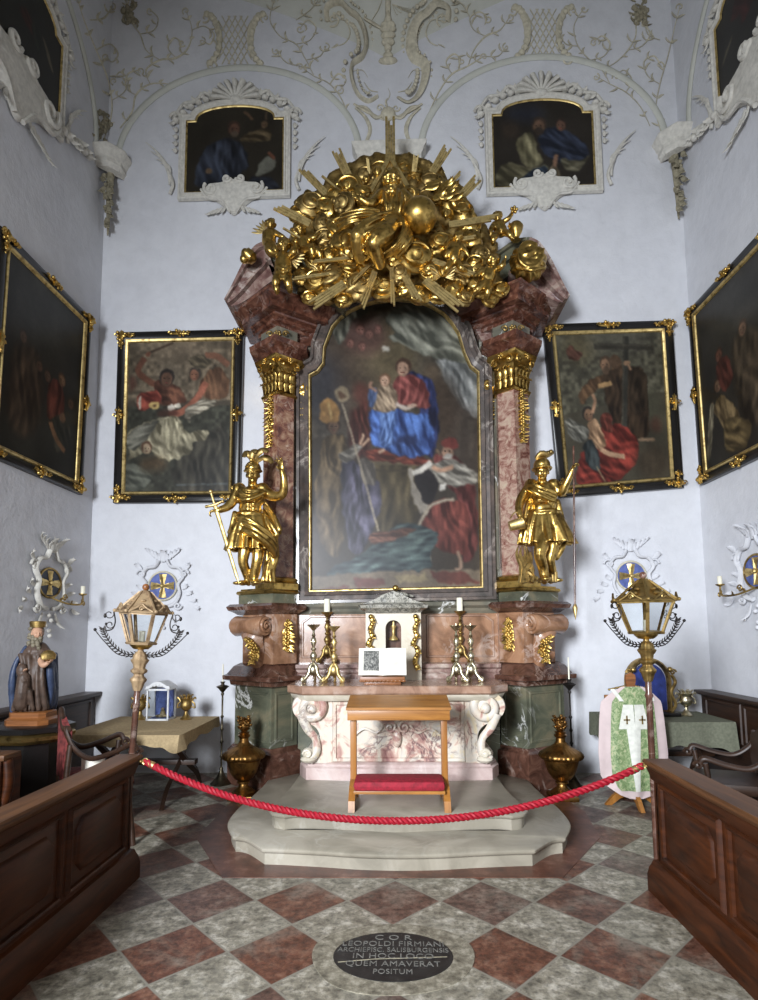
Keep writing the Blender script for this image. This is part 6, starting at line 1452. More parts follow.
# ================================================================= FLOOR URNS AND TALL CANDLESTICKS
def floor_urn(label, p, s=1.0):
    o = thing('gilded_vase', label, 'vase', p, 'bronze-gilt vases on the floor'); p = Vector(p)
    m = MB(); m.box((p.x-.13, p.y-.13, p.z), (p.x+.13, p.y+.13, p.z+.045), .008); m.lathe([(.115, .045), (.12, .065), (.095, .085), (.05, .12), (.045, .145), (.065, .155), (.065, .17), (.05, .18), (0, .18)], p, 24); m.build('foot', M['bronze'], o)
    m = MB(); m.lathe([(.05, .175), (.09, .20), (.13, .26), (.155, .34), (.165, .38), (.15, .40)], p, 60, lobes=20, lamp=.05)
    m.build('body', M['bronze'], o)
    m = MB(); m.lathe([(.15, .385), (.20, .40), (.212, .425), (.20, .45), (.16, .475), (.10, .51), (.06, .54), (.05, .56), (0, .56)], p, 80, lobes=26, lamp=.06); m.build('gadrooned_shoulder', M['bronze'], o)
    m = MB(); m.lathe([(.05, .55), (.045, .60), (.06, .615), (.065, .63), (.045, .64), (.06, .66), (0, .67)], p, 24)
    m.build('neck', M['bronze'], o)
    m = MB(); q = random.Random(int(p.x*10))
    for i in range(26):
        a = i*2.4; r = .06*math.sqrt((i % 9)/9+.2); z = .69+.13*(i/26); leaf(m, p+Vector((r*.6*math.cos(a), r*.6*math.sin(a), z-.03)), Vector((math.cos(a)*.8, math.sin(a)*.8, 1)), Vector((math.cos(a), math.sin(a), .2)), .07, .02, .8, 5); m.ball(p+Vector((r*math.cos(a), r*math.sin(a), z)), .017, 7, 5)
    m.ball(p+EZ*.73, (.05, .05, .08), 12, 8); m.build('flame_finial', M['bronze'], o)
    return o
floor_urn('bronze-gilt fluted vase with a flower finial on the floor before the left pedestal', (PZ(243, 792, 0).x+.06, 5.97, 0))
floor_urn('bronze-gilt fluted vase with a flower finial on the floor before the right pedestal', (PZ(560, 796, 0).x, 5.97, 0))
def floor_candlestick(label, p, H, cd):
    o = thing('floor_candlestick', label, 'candlestick', p, 'tall floor candlesticks'); p = Vector(p)
    m = MB(); m.lathe([(.115, 0), (.12, .012), (.095, .03), (.06, .07), (.03, .12), (.018, .15), (.022, .17), (.011, .19)], p, 20); m.build('base', M['pewter'], o)
    m = MB(); seq = [(.011, .18)]
    for z in (.30, .46, .60, .74): seq += [(.010, z-.02), (.021, z), (.010, z+.02)]
    seq += [(.010, H-.16), (.02, H-.14), (.012, H-.12), (.03, H-.10), (.045, H-.08), (.075, H-.055), (.055, H-.045), (.02, H-.035), (.018, H-.02), (.03, H), (.0, H)]
    m.lathe(seq, p, 14); m.build('stem', M['iron'] if p.x > 0 else M['pewter'], o)
    m = MB(); m.lathe([(.009, 0), (.008, cd-.004), (0, cd)], p+EZ*H, 10); m.build('candle', M['candle'], o)
    return o
M['pewter'] = gold('pewter', (96, 88, 72), (46, 42, 36), .35)
floor_candlestick('tall thin metal floor candlestick between the left side table and the altar', (PZ(222, 783, 0).x, 6.5, 0), 1.13, .20)
floor_candlestick('tall thin dark floor candlestick to the right of the right altar pedestal', (PZ(572, 786, 0).x, 6.4, 0), 1.15, .24)

# ================================================================= SIDE TABLES
def cloth_table(label_t, label_c, x0, x1, y0, y1, z, mat, drop, corner, lace=False, xleg=True):
    o = thing('side_table', label_t, 'table', ((x0+x1)/2, (y0+y1)/2, 0))
    m = MB(); m.box((x0, y0, z-.03), (x1, y1, z-.004), .004); m.build('tabletop', M['dark_wood'], o)
    for y in ((y0+.25), (y1-.2)) if not xleg else (y0+.18, y1-.18):
        pass
    for x in (x0+.18, x1-.18):
        for q in (-1, 1):
            m = MB(); cy = (y0+y1)/2; hw = (y1-y0)/2-.1; P_ = spline([(x+.02*q, cy+q*hw, 0), (x+.02*q, cy+q*hw*.75, z*.22), (x+.02*q, cy+q*.05, z*.48), (x+.02*q, cy-q*hw*.6, z*.8), (x+.02*q, cy-q*hw*.9, z-.03)], 4)
            m.tube(P_, [.045]*len(P_), 4, flat=.5, up=EX); m.build('leg', M['dark_wood'], o)
    m = MB(); m.box((x0+.05, (y0+y1)/2-.05, z*.45), (x1-.04, (y0+y1)/2+.05, z*.52), .004); m.build('stretcher', M['dark_wood'], o)
    # cloth with drop and pointed corners
    m = MB(); rr = random.Random(5)
    nx_, ny_ = 60, 36
    per = []; N = 50
    edge = [(lerp(x0, x1, i/N), y0, (0, -1)) for i in range(N+1)]+[(x1, lerp(y0, y1, i/26), (1, 0)) for i in range(1, 27)]
    edge = [(x0, lerp(y1, y0, i/26), (-1, 0)) for i in range(26)]+edge
    top = [(x, y, z+.004) for x, y, _ in edge]; n = len(edge); rows = []
    for j, f in enumerate((0, .12, .5, 1.0)):
        row = []
        for i, (x, y, d) in enumerate(edge):
            dc = min(math.hypot(x-a, y-b) for a, b in ((x0, y0), (x1, y0))); dr = drop*(1+corner*max(0, 1-dc/.25))+.012*math.sin(i*.7)
            ww = .012+.02*f*(math.sin(i*.55)*.5+.5)+(.05*f*max(0, 1-dc/.2)); cxn = (1/1.4 if dc < 1e-6 else 1)
            row.append((x+d[0]*ww, y+d[1]*ww, z+.004-(.012 if j == 1 else dr*f if j > 1 else 0)))
        rows.append(row)
    vs = [p for r in rows for p in r]; fs = [(j*n+i, j*n+i+1, (j+1)*n+i+1, (j+1)*n+i) for j in range(3) for i in range(n-1)]; fs.append(tuple(range(n)))
    m.add(vs, fs); c = m.build('tablecloth', M[mat], origin=((x0+x1)/2, (y0+y1)/2, z), solid=.004, angle=60)
    tag(c, label_c, 'tablecloth'); return o
ZL = .72
cloth_table('dark trestle side table with crossed legs, at the left of the altar', 'beige linen cloth draped over the left side table', -3.2, -2.07, 5.45, 6.62, ZL, 'linen', .10, .55)
cloth_table('dark side table at the right behind the vestment stand', 'grey-green cloth draped over the right side table', 2.22, 3.42, 6.02, 6.78, .74, 'green_cloth', .24, .3)
# embroidery on the linen cloth
for x, lb in ((PY(133, 734, 5.42).x, 'left'), (PY(166, 735, 5.42).x, 'right')): pass
def table_urn(label, p, H, mat, group):
    o = thing('altar_vase', label, 'vase', p, group); p = Vector(p)
    m = MB(); m.lathe([(.20, 0), (.21, .03), (.14, .09), (.07, .2), (.06, .3), (.1, .34)], Vector(), 20); m.lathe([(.09, .33), (.15, .38), (.2, .48), (.2, .56), (.17, .64), (.19, .72), (.23, .78), (.20, .79), (.0, .78)], Vector(), 28, lobes=10, lamp=.08)
    m.v = [tuple(p+Vector(v)*H) for v in m.v]; m.build('body', M[mat], o)
    for q in (-1, 1):
        m = MB(); m.tube([p+v*H for v in spline([Vector((q*.19, 0, .48)), Vector((q*.33, 0, .42)), Vector((q*.30, 0, .58)), Vector((q*.22, 0, .66)), Vector((q*.32, 0, .80)), Vector((q*.36, 0, .74))], 5)], .03*H, 7); m.build('handle', M[mat], o)
    m = MB()
    for k in range(8):
        a = k*.785; d = Vector((math.cos(a), math.sin(a), 0)); leaf(m, p+EZ*.76*H+d*.16*H, EZ+d*.3, d, .2*H, .06*H, .7)
    m.build('leaf_rim', M[mat], o)
T_ = lambda x, y, Y, z: Vector((PY(x, y, Y).x, Y, z))
table_urn('small gilt vase on the left side table, half hidden behind the lantern pole', T_(140, 715, 6.4, ZL+.006), .30, 'gold_dull', 'small vases on the left side table')
table_urn('small gilt vase on the left side table, right of the glass case', T_(186, 716, 6.4, ZL+.006), .30, 'gold_dull', 'small vases on the left side table')
table_urn('small silvered vase on the green-covered right side table', T_(686.5, 713, 6.45, .747), .30, 'silver', None) if 0 else table_urn('small silvered vase standing alone on the green cloth of the right table', T_(686.5, 713, 6.45, .747), .31, 'silver', 'small vase on the right side table')
# white glazed case
c = T_(161, 717, 6.4, ZL+.006); o = thing('glass_case', 'small white-framed glass case with a blue interior on the left side table', 'case', c)
W_, D_, H_ = .115, .10, .34
m = MB()
for x in (-1, 1):
    for y in (-1, 1): m.box(c+Vector((x*W_-.008, y*D_-.008, 0)), c+Vector((x*W_+.008, y*D_+.008, H_)))
for z in (0, H_-.015):
    for a in (-1, 1): m.box(c+Vector((-W_, a*D_-.008, z)), c+Vector((W_, a*D_+.008, z+.02))); m.box(c+Vector((a*W_-.008, -D_, z)), c+Vector((a*W_+.008, D_, z+.02)))
m.build('frame', M['white_paint'], o, smooth=False)
m = MB(); arc = [(-W_-.03, H_), (-W_, H_+.03), (-W_*.6, H_+.06), (-W_*.3, H_+.08), (0, H_+.085), (W_*.3, H_+.08), (W_*.6, H_+.06), (W_, H_+.03), (W_+.03, H_), (W_*.8, H_+.01), (W_*.4, H_+.05), (0, H_+.06), (-W_*.4, H_+.05), (-W_*.8, H_+.01)]
m.prism([(c.x+x, c.z+z) for x, z in arc], c.y-D_-.02, c.y+D_+.02); m.build('roof', M['white_paint'], o, smooth=False)
for i in range(7): pass
m = MB()
for i in range(7): m.ball(c+Vector((-W_+W_*2*i/6, -D_-.015, H_+.02+.03*math.sin(math.pi*i/6))), (.02, .006, .018), 10, 6)
m.build('scalloped_edge', M['white_paint'], o)
m = MB(); m.box(c+Vector((-W_+.01, D_-.012, .02)), c+Vector((W_-.01, D_-.006, H_))); m.box(c+Vector((-W_+.01, -D_+.01, .015)), c+Vector((W_-.01, D_-.01, .022))); m.build('blue_lining', M['blue'], o, smooth=False)
m = MB(); m.ball(c+Vector((.02, 0, .06)), (.03, .03, .045), 12, 8); m.ball(c+Vector((.02, -.01, .115)), .018, 10, 8)
for i in range(9): m.ball(c+Vector((-.05+.015*i, .01*(i % 3), .035)), .016, 7, 5)
m.build('figurine', M['linen'], o, remesh=.006)
m = MB(); m.box(c+Vector((-W_+.008, -D_-.001, .02)), c+Vector((W_-.008, -D_+.001, H_-.01))); m.build('glass_pane', M['glass'], o, smooth=False)
# blue shrine on the right table
c = T_(653, 714, 6.45, .747); o = thing('table_shrine', 'arched gilt-framed blue shrine on the right side table behind the lantern pole', 'shrine', c)
w_ = .20; hs = .33; ar = [(-w_, 0)]+[(-w_*math.cos(math.pi*i/14), hs+.22*math.sin(math.pi*i/14)) for i in range(15)]+[(w_, 0)]
m = MB(); m.prism([(c.x+x*.93, c.z+.04+z*.95) for x, z in ar], c.y+.06, c.y+.10); m.build('back_panel', M['deep_blue'], o, smooth=False)
m = MB(); m.frame([c+Vector((x, .06, z+.04)) for x, z in ar], .035, [(-.3, 0), (0, .03), (.5, .05), (1, .03), (1, -.1)], (0, -1, 0)); m.build('gilt_frame', M['gold_dull'], o)
m = MB(); m.box(c+Vector((-.26, -.10, 0)), c+Vector((.26, .14, .04)), .01); m.build('base', M['black'], o)
m = MB()
for q in (-1, 1):
    m.tube(spline([c+Vector((q*.20, .0, .04)), c+Vector((q*.25, 0, .12)), c+Vector((q*.21, 0, .25)), c+Vector((q*.26, 0, .36)), c+Vector((q*.22, 0, .44))], 5), .018, 7); m.tube(spiral(c+Vector((q*.24, 0, .47)), .035, 1.3, EX*q, EZ), .01, 6); m.ball(c+Vector((q*.2, -.02, .5)), .03, 10, 8)
m.build('side_scroll', M['gold_dull'], o)
# vestment stand with chasuble
st = thing('vestment_stand', 'brown wooden stand with splayed feet and neck post that carries the vestment', 'stand', (PZ(634, 806, 0).x, 5.78, 0)); p = Vector(st.location)
m = MB(); ol = [(-.26, 0), (-.20, 0), (-.12, .06), (-.03, .10), (.03, .10), (.12, .06), (.20, 0), (.26, 0), (.18, .09), (.07, .17), (.03, .24), (-.03, .24), (-.07, .17), (-.18, .09)]
m.prism([(p.x+x, z) for x, z in ol], p.y-.02, p.y+.02); m.build('foot', M['honey_v'], st, smooth=False)
m = MB(); m.xf(Matrix.Identity(4)); m.prism([(x, z) for x, z in ol], -.02, .02); m.xf(Matrix.Translation(p)@Matrix.Rotation(math.pi/2, 4, 'Z')); m.build('foot', M['honey_v'], st, smooth=False)
m = MB(); m.box((p.x-.025, p.y-.02, .2), (p.x+.025, p.y+.02, 1.1), .004); m.box((p.x-.22, p.y-.02, 1.0), (p.x+.22, p.y+.02, 1.05), .01); m.build('post', M['honey_v'], st)
hz = Vector((p.x-.0, p.y-.10, 0)); m = MB(); ol = [(-.035, .92), (.035, .92), (.045, 1.05), (.04, 1.15), (.05, 1.2), (.045, 1.25), (.0, 1.275), (-.045, 1.25), (-.05, 1.2), (-.04, 1.15), (-.045, 1.05)]
m.prism([(hz.x+x, z) for x, z in ol], hz.y-.01, hz.y+.015); m.build('neck_post', M['walnut'], st)
t = NT('green_brocade'); co = t.coord(); t.base(t.ramp(t.noise(co, 26, 5, .7, 1.2), [(.36, C3(84, 106, 66)), (.5, C3(122, 142, 96)), (.62, C3(168, 172, 136)), (.7, C3(160, 140, 100))])); t.bump(t.noise(co, 40, 4), .2, .003); M['brocade'] = t.fin(.6)
M['pink_lining'] = plain('pale_pink_silk', (196, 178, 176), .6, var=.08, sc=6); M['white_silk'] = plain('white_silk', (206, 206, 196), .6, var=.1, sc=20)
ch = thing('chasuble', 'green brocade chasuble with pale pink border and white cross band, displayed on the stand', 'vestment', (p.x, p.y, .75))
def cw(v):     # half width of the vestment at height fraction v (0 top .. 1 bottom)
    k = [(0, .10), (.06, .20), (.14, .29), (.3, .31), (.6, .33), (.8, .32), (.9, .26), (.97, .15), (1, .06)]
    for (a, b), (c_, d) in zip(k, k[1:]):
        if v <= c_: return b+(d-b)*(v-a)/(c_-a)
    return .06
def chas(scale, off, va, vb, zt_=1.14, Hc=1.05):
    def fn(u, v):
        vv = va+(vb-va)*v; w2 = max(.004, (cw(vv)+.0)*scale) if scale < 2 else 0; x = (u*2-1)*w2
        return Vector((p.x+x, p.y-.075-off-.06*math.cos(min(1, abs(x)/.34)*math.pi/2)-.012*math.cos(x*38)*vv, zt_-Hc*vv))
    return fn
m = MB(); m.grid(chas(1.0, 0, 0, 1), 40, 30); m.build('lining_border', M['pink_lining'], ch, solid=.006, angle=80)
m = MB(); m.grid(chas(.68, .014, 0, .93), 34, 28); m.build('brocade_front', M['brocade'], ch, solid=.004, angle=80)
def band(name, xa, xb, va, vb, off=.022, mat='white_silk'):
    m = MB()
    def fn(u, v):
        vv = va+(vb-va)*v; x = lerp(xa[0], xa[1], v)*(1-u)+lerp(xb[0], xb[1], v)*u
        return Vector((p.x+x, p.y-.075-off-.06*math.cos(min(1, abs(x)/.34)*math.pi/2)-.012*math.cos(x*38)*vv, 1.14-1.05*vv))
    m.grid(fn, 10, 12); return m.build(name, M[mat], ch, solid=.003, angle=80)
band('white_band', (-.075, -.02), (.055, .02), .38, .93); band('white_yoke', (-.10, -.15), (-.01, .0), .16, .38, .026); band('white_yoke', (.0, .0), (.09, .14), .16, .38, .026)
band('white_band', (-.21, -.13), (-.17, -.09), .02, .13, .024); band('white_band', (.13, .17), (.17, .21), .02, .13, .024)
for x in (-.075, .07):
    m = MB(); q = Vector((p.x+x, p.y-.165, 1.14-.31)); m.bar(q-EZ*.04, q+EZ*.04, .012, .004, up=(0, 1, 0)); m.bar(q-EX*.03, q+EX*.03, .012, .004, up=(0, 1, 0)); m.build('embroidered_cross', M['gold_dull'], ch, smooth=False)
# lace along the shoulder
m = MB()
for i in range(16): x = -.20+.02*i if i < 8 else .04+.02*(i-8); m.ball((p.x+x, p.y-.08, 1.10+.05*(1-abs(x)/.24)), .012, 7, 5)
m.build('shoulder_trim', M['gold_dull'], ch)

# ================================================================= PROCESSIONAL LANTERNS
def lantern(label, p, rz, Ht, paint, cand, ws=1.0):
    p = Vector(p); o = thing('processional_lantern', label, 'lantern', p, 'processional lanterns on poles behind the pew ends')
    R_ = Matrix.Rotation(rz, 4, 'Z'); X4 = Matrix.Translation(p)@R_
    def fin(m, name, mat, par=o, **k): m.xf(X4); return m.build(name, M[mat], par, **k)
    zb = Ht-.47      # lantern body underside
    m = MB(); m.lathe([(.022, 0), (.022, zb-.42), (.03, zb-.40), (.022, zb-.38), (.022, zb-.26)], n=12); fin(m, 'pole', 'dark_red_marble')
    m = MB(); m.lathe([(.024, zb-.30), (.034, zb-.27), (.040, zb-.245), (.050, zb-.23), (.052, zb-.215), (.034, zb-.195), (.030, zb-.18), (.050, zb-.165), (.052, zb-.15), (.036, zb-.135), (.040, zb-.11), (.052, zb-.09), (.058, zb-.075), (.046, zb-.065), (.042, zb-.04), (.03, zb-.02), (.018, zb-.01), (.018, zb+.01)], n=32, lobes=8, lamp=.14); fin(m, 'turned_socket', paint)
    n = 6; rt, rb, z0, z1 = .165*ws, .095*ws, zb+.05, zb+.27
    m = MB(); m.lathe([(.0, zb-.0), (.05, zb+.005), (.075, zb+.03), (.08, zb+.05), (0, zb+.05)], n=20, lobes=10, lamp=.06); fin(m, 'bowl', 'gold')
    P6 = lambda r, z, k: Vector((r*math.cos(2*math.pi*k/n), r*math.sin(2*math.pi*k/n), z))
    m = MB(); m.lathe([(rb+.012, z0-.012), (rb+.018, z0), (rb+.008, z0+.008), (0, z0+.008)], n=6)
    for k in range(n): m.bar(P6(rb, z0, k), P6(rt, z1, k), .024, .014, up=P6(1, 0, k))
    for k in range(n): m.bar(P6(rt, z1, k), P6(rt, z1, k+1), .014, .024)
    fr = fin(m, 'frame', paint, smooth=False)
    m = MB()
    for k in range(n): a, b, c_, d = P6(rb-.004, z0, k), P6(rb-.004, z0, k+1), P6(rt-.004, z1, k+1), P6(rt-.004, z1, k); m.add([a, b, c_, d], [(0, 1, 2, 3)])
    fin(m, 'glass', 'glass', smooth=False)
    m = MB(); m.lathe([(rt+.03, z1+.0), (rt+.035, z1+.012), (rt+.0, z1+.03), (.13, z1+.06), (.05, z1+.15), (.028, z1+.17), (.0, z1+.175)], n=6)
    for k in range(n):
        m.bar(P6(rt+.02, z1+.015, k), P6(.04, z1+.16, k), .012, .012); a = P6(rt*.87+.03, z1+.01, k+.5)
        d = P6(1, 0, k+.5).normalized(); s_ = Vector((-d.y, d.x, 0)); m.tube(spline([a-s_*.08, a-s_*.03+EZ*.03, a+EZ*.055, a+s_*.03+EZ*.03, a+s_*.08], 4), .007, 6); m.tube(spiral(a+EZ*.02, .018, 1.2, s_, EZ), .005, 5)
        m.ball(P6(rt+.035, z1+.012, k), .014, 8, 6)
        for q in (.3, .55): m.ball(P6(lerp(rt, .05, q)*.87, lerp(z1+.02, z1+.15, q), k+.5), (.02, .02, .012), 8, 6)
    fin(m, 'openwork_roof', paint, angle=30)
    m = MB(); m.ball((0, 0, z1+.195), .026, 14, 10); fin(m, 'finial', 'walnut' if paint != 'gold_dull' else 'dark_red_marble')
    m = MB(); m.lathe([(.022, z0+.01), (.022, z0+.085), (0, z0+.085)], n=14); fin(m, 'candle', 'candle')
    m = MB()
    for q in (-1, 1):
        P_ = spline([Vector((q*.0, 0, zb-.03)), Vector((q*.10, 0, zb-.035)), Vector((q*.19, 0, zb+.02)), Vector((q*.25, 0, zb+.10)), Vector((q*.27, 0, zb+.15))], 8)
        m.tube(P_, .0045, 6)
        for i in range(2, len(P_)-1, 2):
            d = (P_[i+1]-P_[i]).normalized(); up_ = Vector((-d.z*q, 0, d.x*q))
            for sg in (-1, 1): m.tube([P_[i], P_[i]+d*.012+up_*sg*.013, P_[i]+d*.026+up_*sg*.024], [.003, .0065, .001], 5, flat=.5, up=EY)
        m.tube(spline([Vector((q*.02, 0, zb-.05)), Vector((q*.15, 0, zb-.04)), Vector((q*.25, 0, zb+.05)), Vector((q*.32, 0, zb+.13))], 5), .004, 5); m.ball((q*.32, 0, zb+.135), .012, 7, 5)
        P_ = spline([Vector((q*.25, 0, zb+.13)), Vector((q*.205, 0, zb+.145)), Vector((q*.19, 0, zb+.2)), Vector((q*.205, 0, z1+.0))], 5); m.tube(P_, .005, 5)
        m.tube(spiral(Vector((q*.225, 0, zb+.175)), .028, 1.0, EX*q, EZ, start=3.5, r_end=.5), .004, 5); m.ball((q*.25, 0, zb+.18), .010, 7, 5)
        m.tube(spiral(Vector((q*.235, 0, z1-.02)), .032, 1.0, EX*q, EZ, start=2.6, r_end=.5), .004, 5); m.ball((q*.262, 0, z1-.03), (.012, .006, .018), 7, 5)
    fin(m, 'wrought_leaf_branches', 'iron')
    return o
M['cream_gilt'] = gold('worn_cream_gilt', (160, 136, 104), (92, 68, 50), .5); M['cream_gilt'].node_tree.nodes['Principled BSDF'].inputs['Metallic'].default_value = .35
pL, pR = PY(125.5, 745, 4.18), PY(653, 752, 4.18)
lL = lantern('worn cream-painted lantern on a red pole behind the left pew end', (pL.x, 4.2, 0), .32, 2.04, 'cream_gilt', 1); lL.rotation_euler = (0, .052, 0)
lantern('gilded lantern on a red pole behind the right pew end', (pR.x-.0, 4.2, 0), .22, 2.03+.06, 'gold_dull', 0, 1.25)
# rope hooks
for P_, nm, lb in ((A0, 'hook', 'small brass hook holding the rope on the left pew end'), (B0, 'hook', 'small brass hook holding the rope on the right pew end')):
    s = -1 if P_.x < 0 else 1
    m = MB(); m.tube([P_+Vector((s*.03, 0, .0)), P_+Vector((s*.01, 0, .0)), P_+Vector((0, 0, .01))], .006, 6); m.ball(P_+Vector((s*.03, 0, 0)), .014, 8, 6)
    tag(m.build('rope_hook', M['gold_dull'], origin=P_), lb, 'hook')

# ================================================================= SAINT STATUETTE ON ITS STAND (left)
cS = PY(33, 722, 4.9); zS = PY(33, 722, 4.9).z
ps = thing('statue_stand', 'black and gilt faceted stand with carved garlands by the left wall', 'pedestal', (cS.x-.03, 4.9, 0)); p = Vector(ps.location)
oc = lambda r, ry: [(p.x+r*math.cos(a)*1.08, p.y+ry*math.sin(a)*1.08) for a in [math.pi/8+i*math.pi/4 for i in range(8)]]
m = MB(); m.solid(oc(.28, .26), [(0, 0), (0, .08), (-.03, .12), (-.05, zS-.16), (-.02, zS-.14)]); m.build('body', M['black'], ps, angle=30)
m = MB(); m.solid(oc(.31, .28), [(-.02, zS-.15), (.02, zS-.12), (.03, zS-.09), (0, zS-.07)]); m.build('gilt_cornice', M['gold_dull'], ps, angle=30)
m = MB(); m.solid(oc(.34, .30), [(-.02, zS-.07), (.0, zS-.06), (.0, zS-.02), (-.03, zS-.01)]); m.build('top', M['black'], ps, angle=30)
for k in (5, 6):
    pass
m = MB(); g0 = Vector((p.x+.04, p.y-.275, 0))
for i in range(7): z = zS-.2-.075*i; leaf(m, g0+EZ*z, Vector((.5*(-1)**i, 0, -1)), -EY, .07, .028, .5); m.ball(g0+Vector((0, -.01, z-.01)), .02, 8, 6)
m.build('gilt_garland', M['gold_pale'], ps)
m = MB(); q = [Vector((p.x+a, p.y-.262, b)) for a, b in ((-.22, .15), (-.02, .15), (-.02, zS-.2), (-.22, zS-.2))]; m.frame(q, .014, [(0, 0), (.5, .01), (1, 0)]); m.build('gilt_panel_line', M['gold_pale'], ps)
sb = Vector((cS.x, 4.9, zS-.01)); so = thing('painted_statuette', 'painted wooden statuette of a crowned bearded saint in a blue cloak, with a child', 'statue', sb)
m = MB(); m.solid([(sb.x+a*.19, sb.y+b*.15) for a, b in ((-1, -.6), (-.7, -1), (.7, -1), (1, -.6), (1, .6), (.7, 1), (-.7, 1), (-1, .6))][::-1] if 0 else [(sb.x+a*.19, sb.y+b*.15) for a, b in ((-1, .6), (-.7, 1), (.7, 1), (1, .6), (1, -.6), (.7, -1), (-.7, -1), (-1, -.6))][::-1], [(0, zS-.01), (0, zS+.03), (-.03, zS+.05), (-.03, zS+.09), (-.05, zS+.10)]); m.build('base', M['walnut'], so, angle=30)
M['cloak_blue'] = plain('cloak_blue', (54, 66, 92), .45, var=.3, sc=16); M['skin'] = plain('painted_flesh', (182, 142, 116), .5, var=.08); M['grey_beard'] = plain('grey_hair', (120, 112, 94), .6, var=.2, sc=30); M['robe_brown'] = plain('robe_brown', (78, 62, 52), .5, var=.3, sc=16)
zf2 = zS+.09; Q = lambda x, y, z: Vector((sb.x+x, sb.y+y, zf2+z))
m = MB(); m.lathe([(.12, 0), (.125, .05), (.11, .3), (.10, .45), (.11, .52), (.07, .58), (.03, .60)], Q(0, 0, 0), 40, .8, lobes=18, lamp=.1)
drape(m, [Q(-.08, -.08, .5), Q(-.03, -.12, .35), Q(-.02, -.12, .02)], [Q(.10, -.06, .48), Q(.11, -.08, .3), Q(.13, -.05, .02)], 6, .022, seed=41); m.build('robe', M['robe_brown'], so, remesh=.008)
m = MB(); drape(m, [Q(-.05, -.06, .56), Q(-.12, -.06, .42), Q(-.14, -.07, .2), Q(-.13, -.06, .0)], [Q(-.02, .08, .56), Q(-.10, .10, .42), Q(-.10, .12, .2), Q(-.10, .12, .0)], 7, .028, seed=42)
drape(m, [Q(.02, .08, .56), Q(.10, .09, .4), Q(.12, .09, .2), Q(.10, .10, .0)], [Q(.07, -.02, .56), Q(.13, -.02, .42), Q(.14, .0, .2), Q(.13, .02, .05)], 6, .026, seed=43); drape(m, [Q(-.1, .1, .5), Q(-.1, .12, .2), Q(-.1, .12, 0)], [Q(.1, .1, .5), Q(.1, .12, .2), Q(.1, .12, 0)], 6, .03, seed=44)
m.build('cloak', M['cloak_blue'], so, remesh=.008)
m = MB(); head(m, Q(.02, -.03, .67), .062, (.75, -.8, -.1), beard=False, hair=False); limb(m, [Q(.01, 0, .56), Q(.015, -.01, .62)], [.03, .03]); limb(m, [Q(.08, -.06, .44), Q(.13, -.1, .40), Q(.17, -.1, .42)], [.03, .026, .018]); hand(m, Q(.17, -.1, .42), (.8, -.3, .3), (0, 0, 1), .07, .5); limb(m, [Q(-.05, -.1, .40), Q(-.02, -.15, .36)], [.03, .02]); hand(m, Q(-.02, -.15, .36), (.6, -.3, -.1), (0, 0, 1), .07, .6); m.build('head_and_hands', M['skin'], so, remesh=.005, sm=1)
m = MB(); rr = random.Random(9)
for i in range(40):
    a = rr.uniform(0, 6.28); z = rr.uniform(-.12, .04); m.ball(Q(.02-.02+.055*math.cos(a)*(1 if math.cos(a) < .3 else .4), -.01+.055*math.sin(a), .68+z), rr.uniform(.014, .022), 7, 5)
for i in range(14): m.ball(Q(.045+rr.uniform(-.01, .02), -.062+rr.uniform(-.01, .02), .635-.012*i*.7), .018, 7, 5)
m.ball(Q(.0, .0, .69), .055, 14, 10); m.tube([Q(.0, .02, .66), Q(.03, -.04, .62), Q(.045, -.06, .58)], .02, 7)
m.build('hair_and_beard', M['grey_beard'], so)
m = MB(); m.lathe([(.052, 0), (.056, .02), (.06, .05), (.05, .055), (.045, .03), (.0, .03)], Q(.015, -.02, .72), 20, lobes=8, lamp=.12); m.build('crown', M['gold_dull'], so)
m = MB(); m.lathe([(0, 0), (.05, .02), (.055, .06), (.03, .09), (0, .1)], Q(.17, -.1, .43), 16, lobes=6, lamp=.2); m.build('held_crown', M['gold_dull'], so)
m = MB(); m.ball(Q(-.02, -.15, .36), (.045, .04, .06), 12, 8); limb(m, [Q(.0, -.15, .3), Q(-.0, -.16, .18), Q(-.02, -.14, .08)], [.05, .055, .06]); head(m, Q(.02, -.17, .27), .035, (.5, -1, .2)); drape(m, [Q(-.06, -.12, .2), Q(-.08, -.12, .02)], [Q(.05, -.15, .2), Q(.07, -.13, .02)], 4, .022); m.build('kneeling_child', M['robe_brown'], so, remesh=.006)

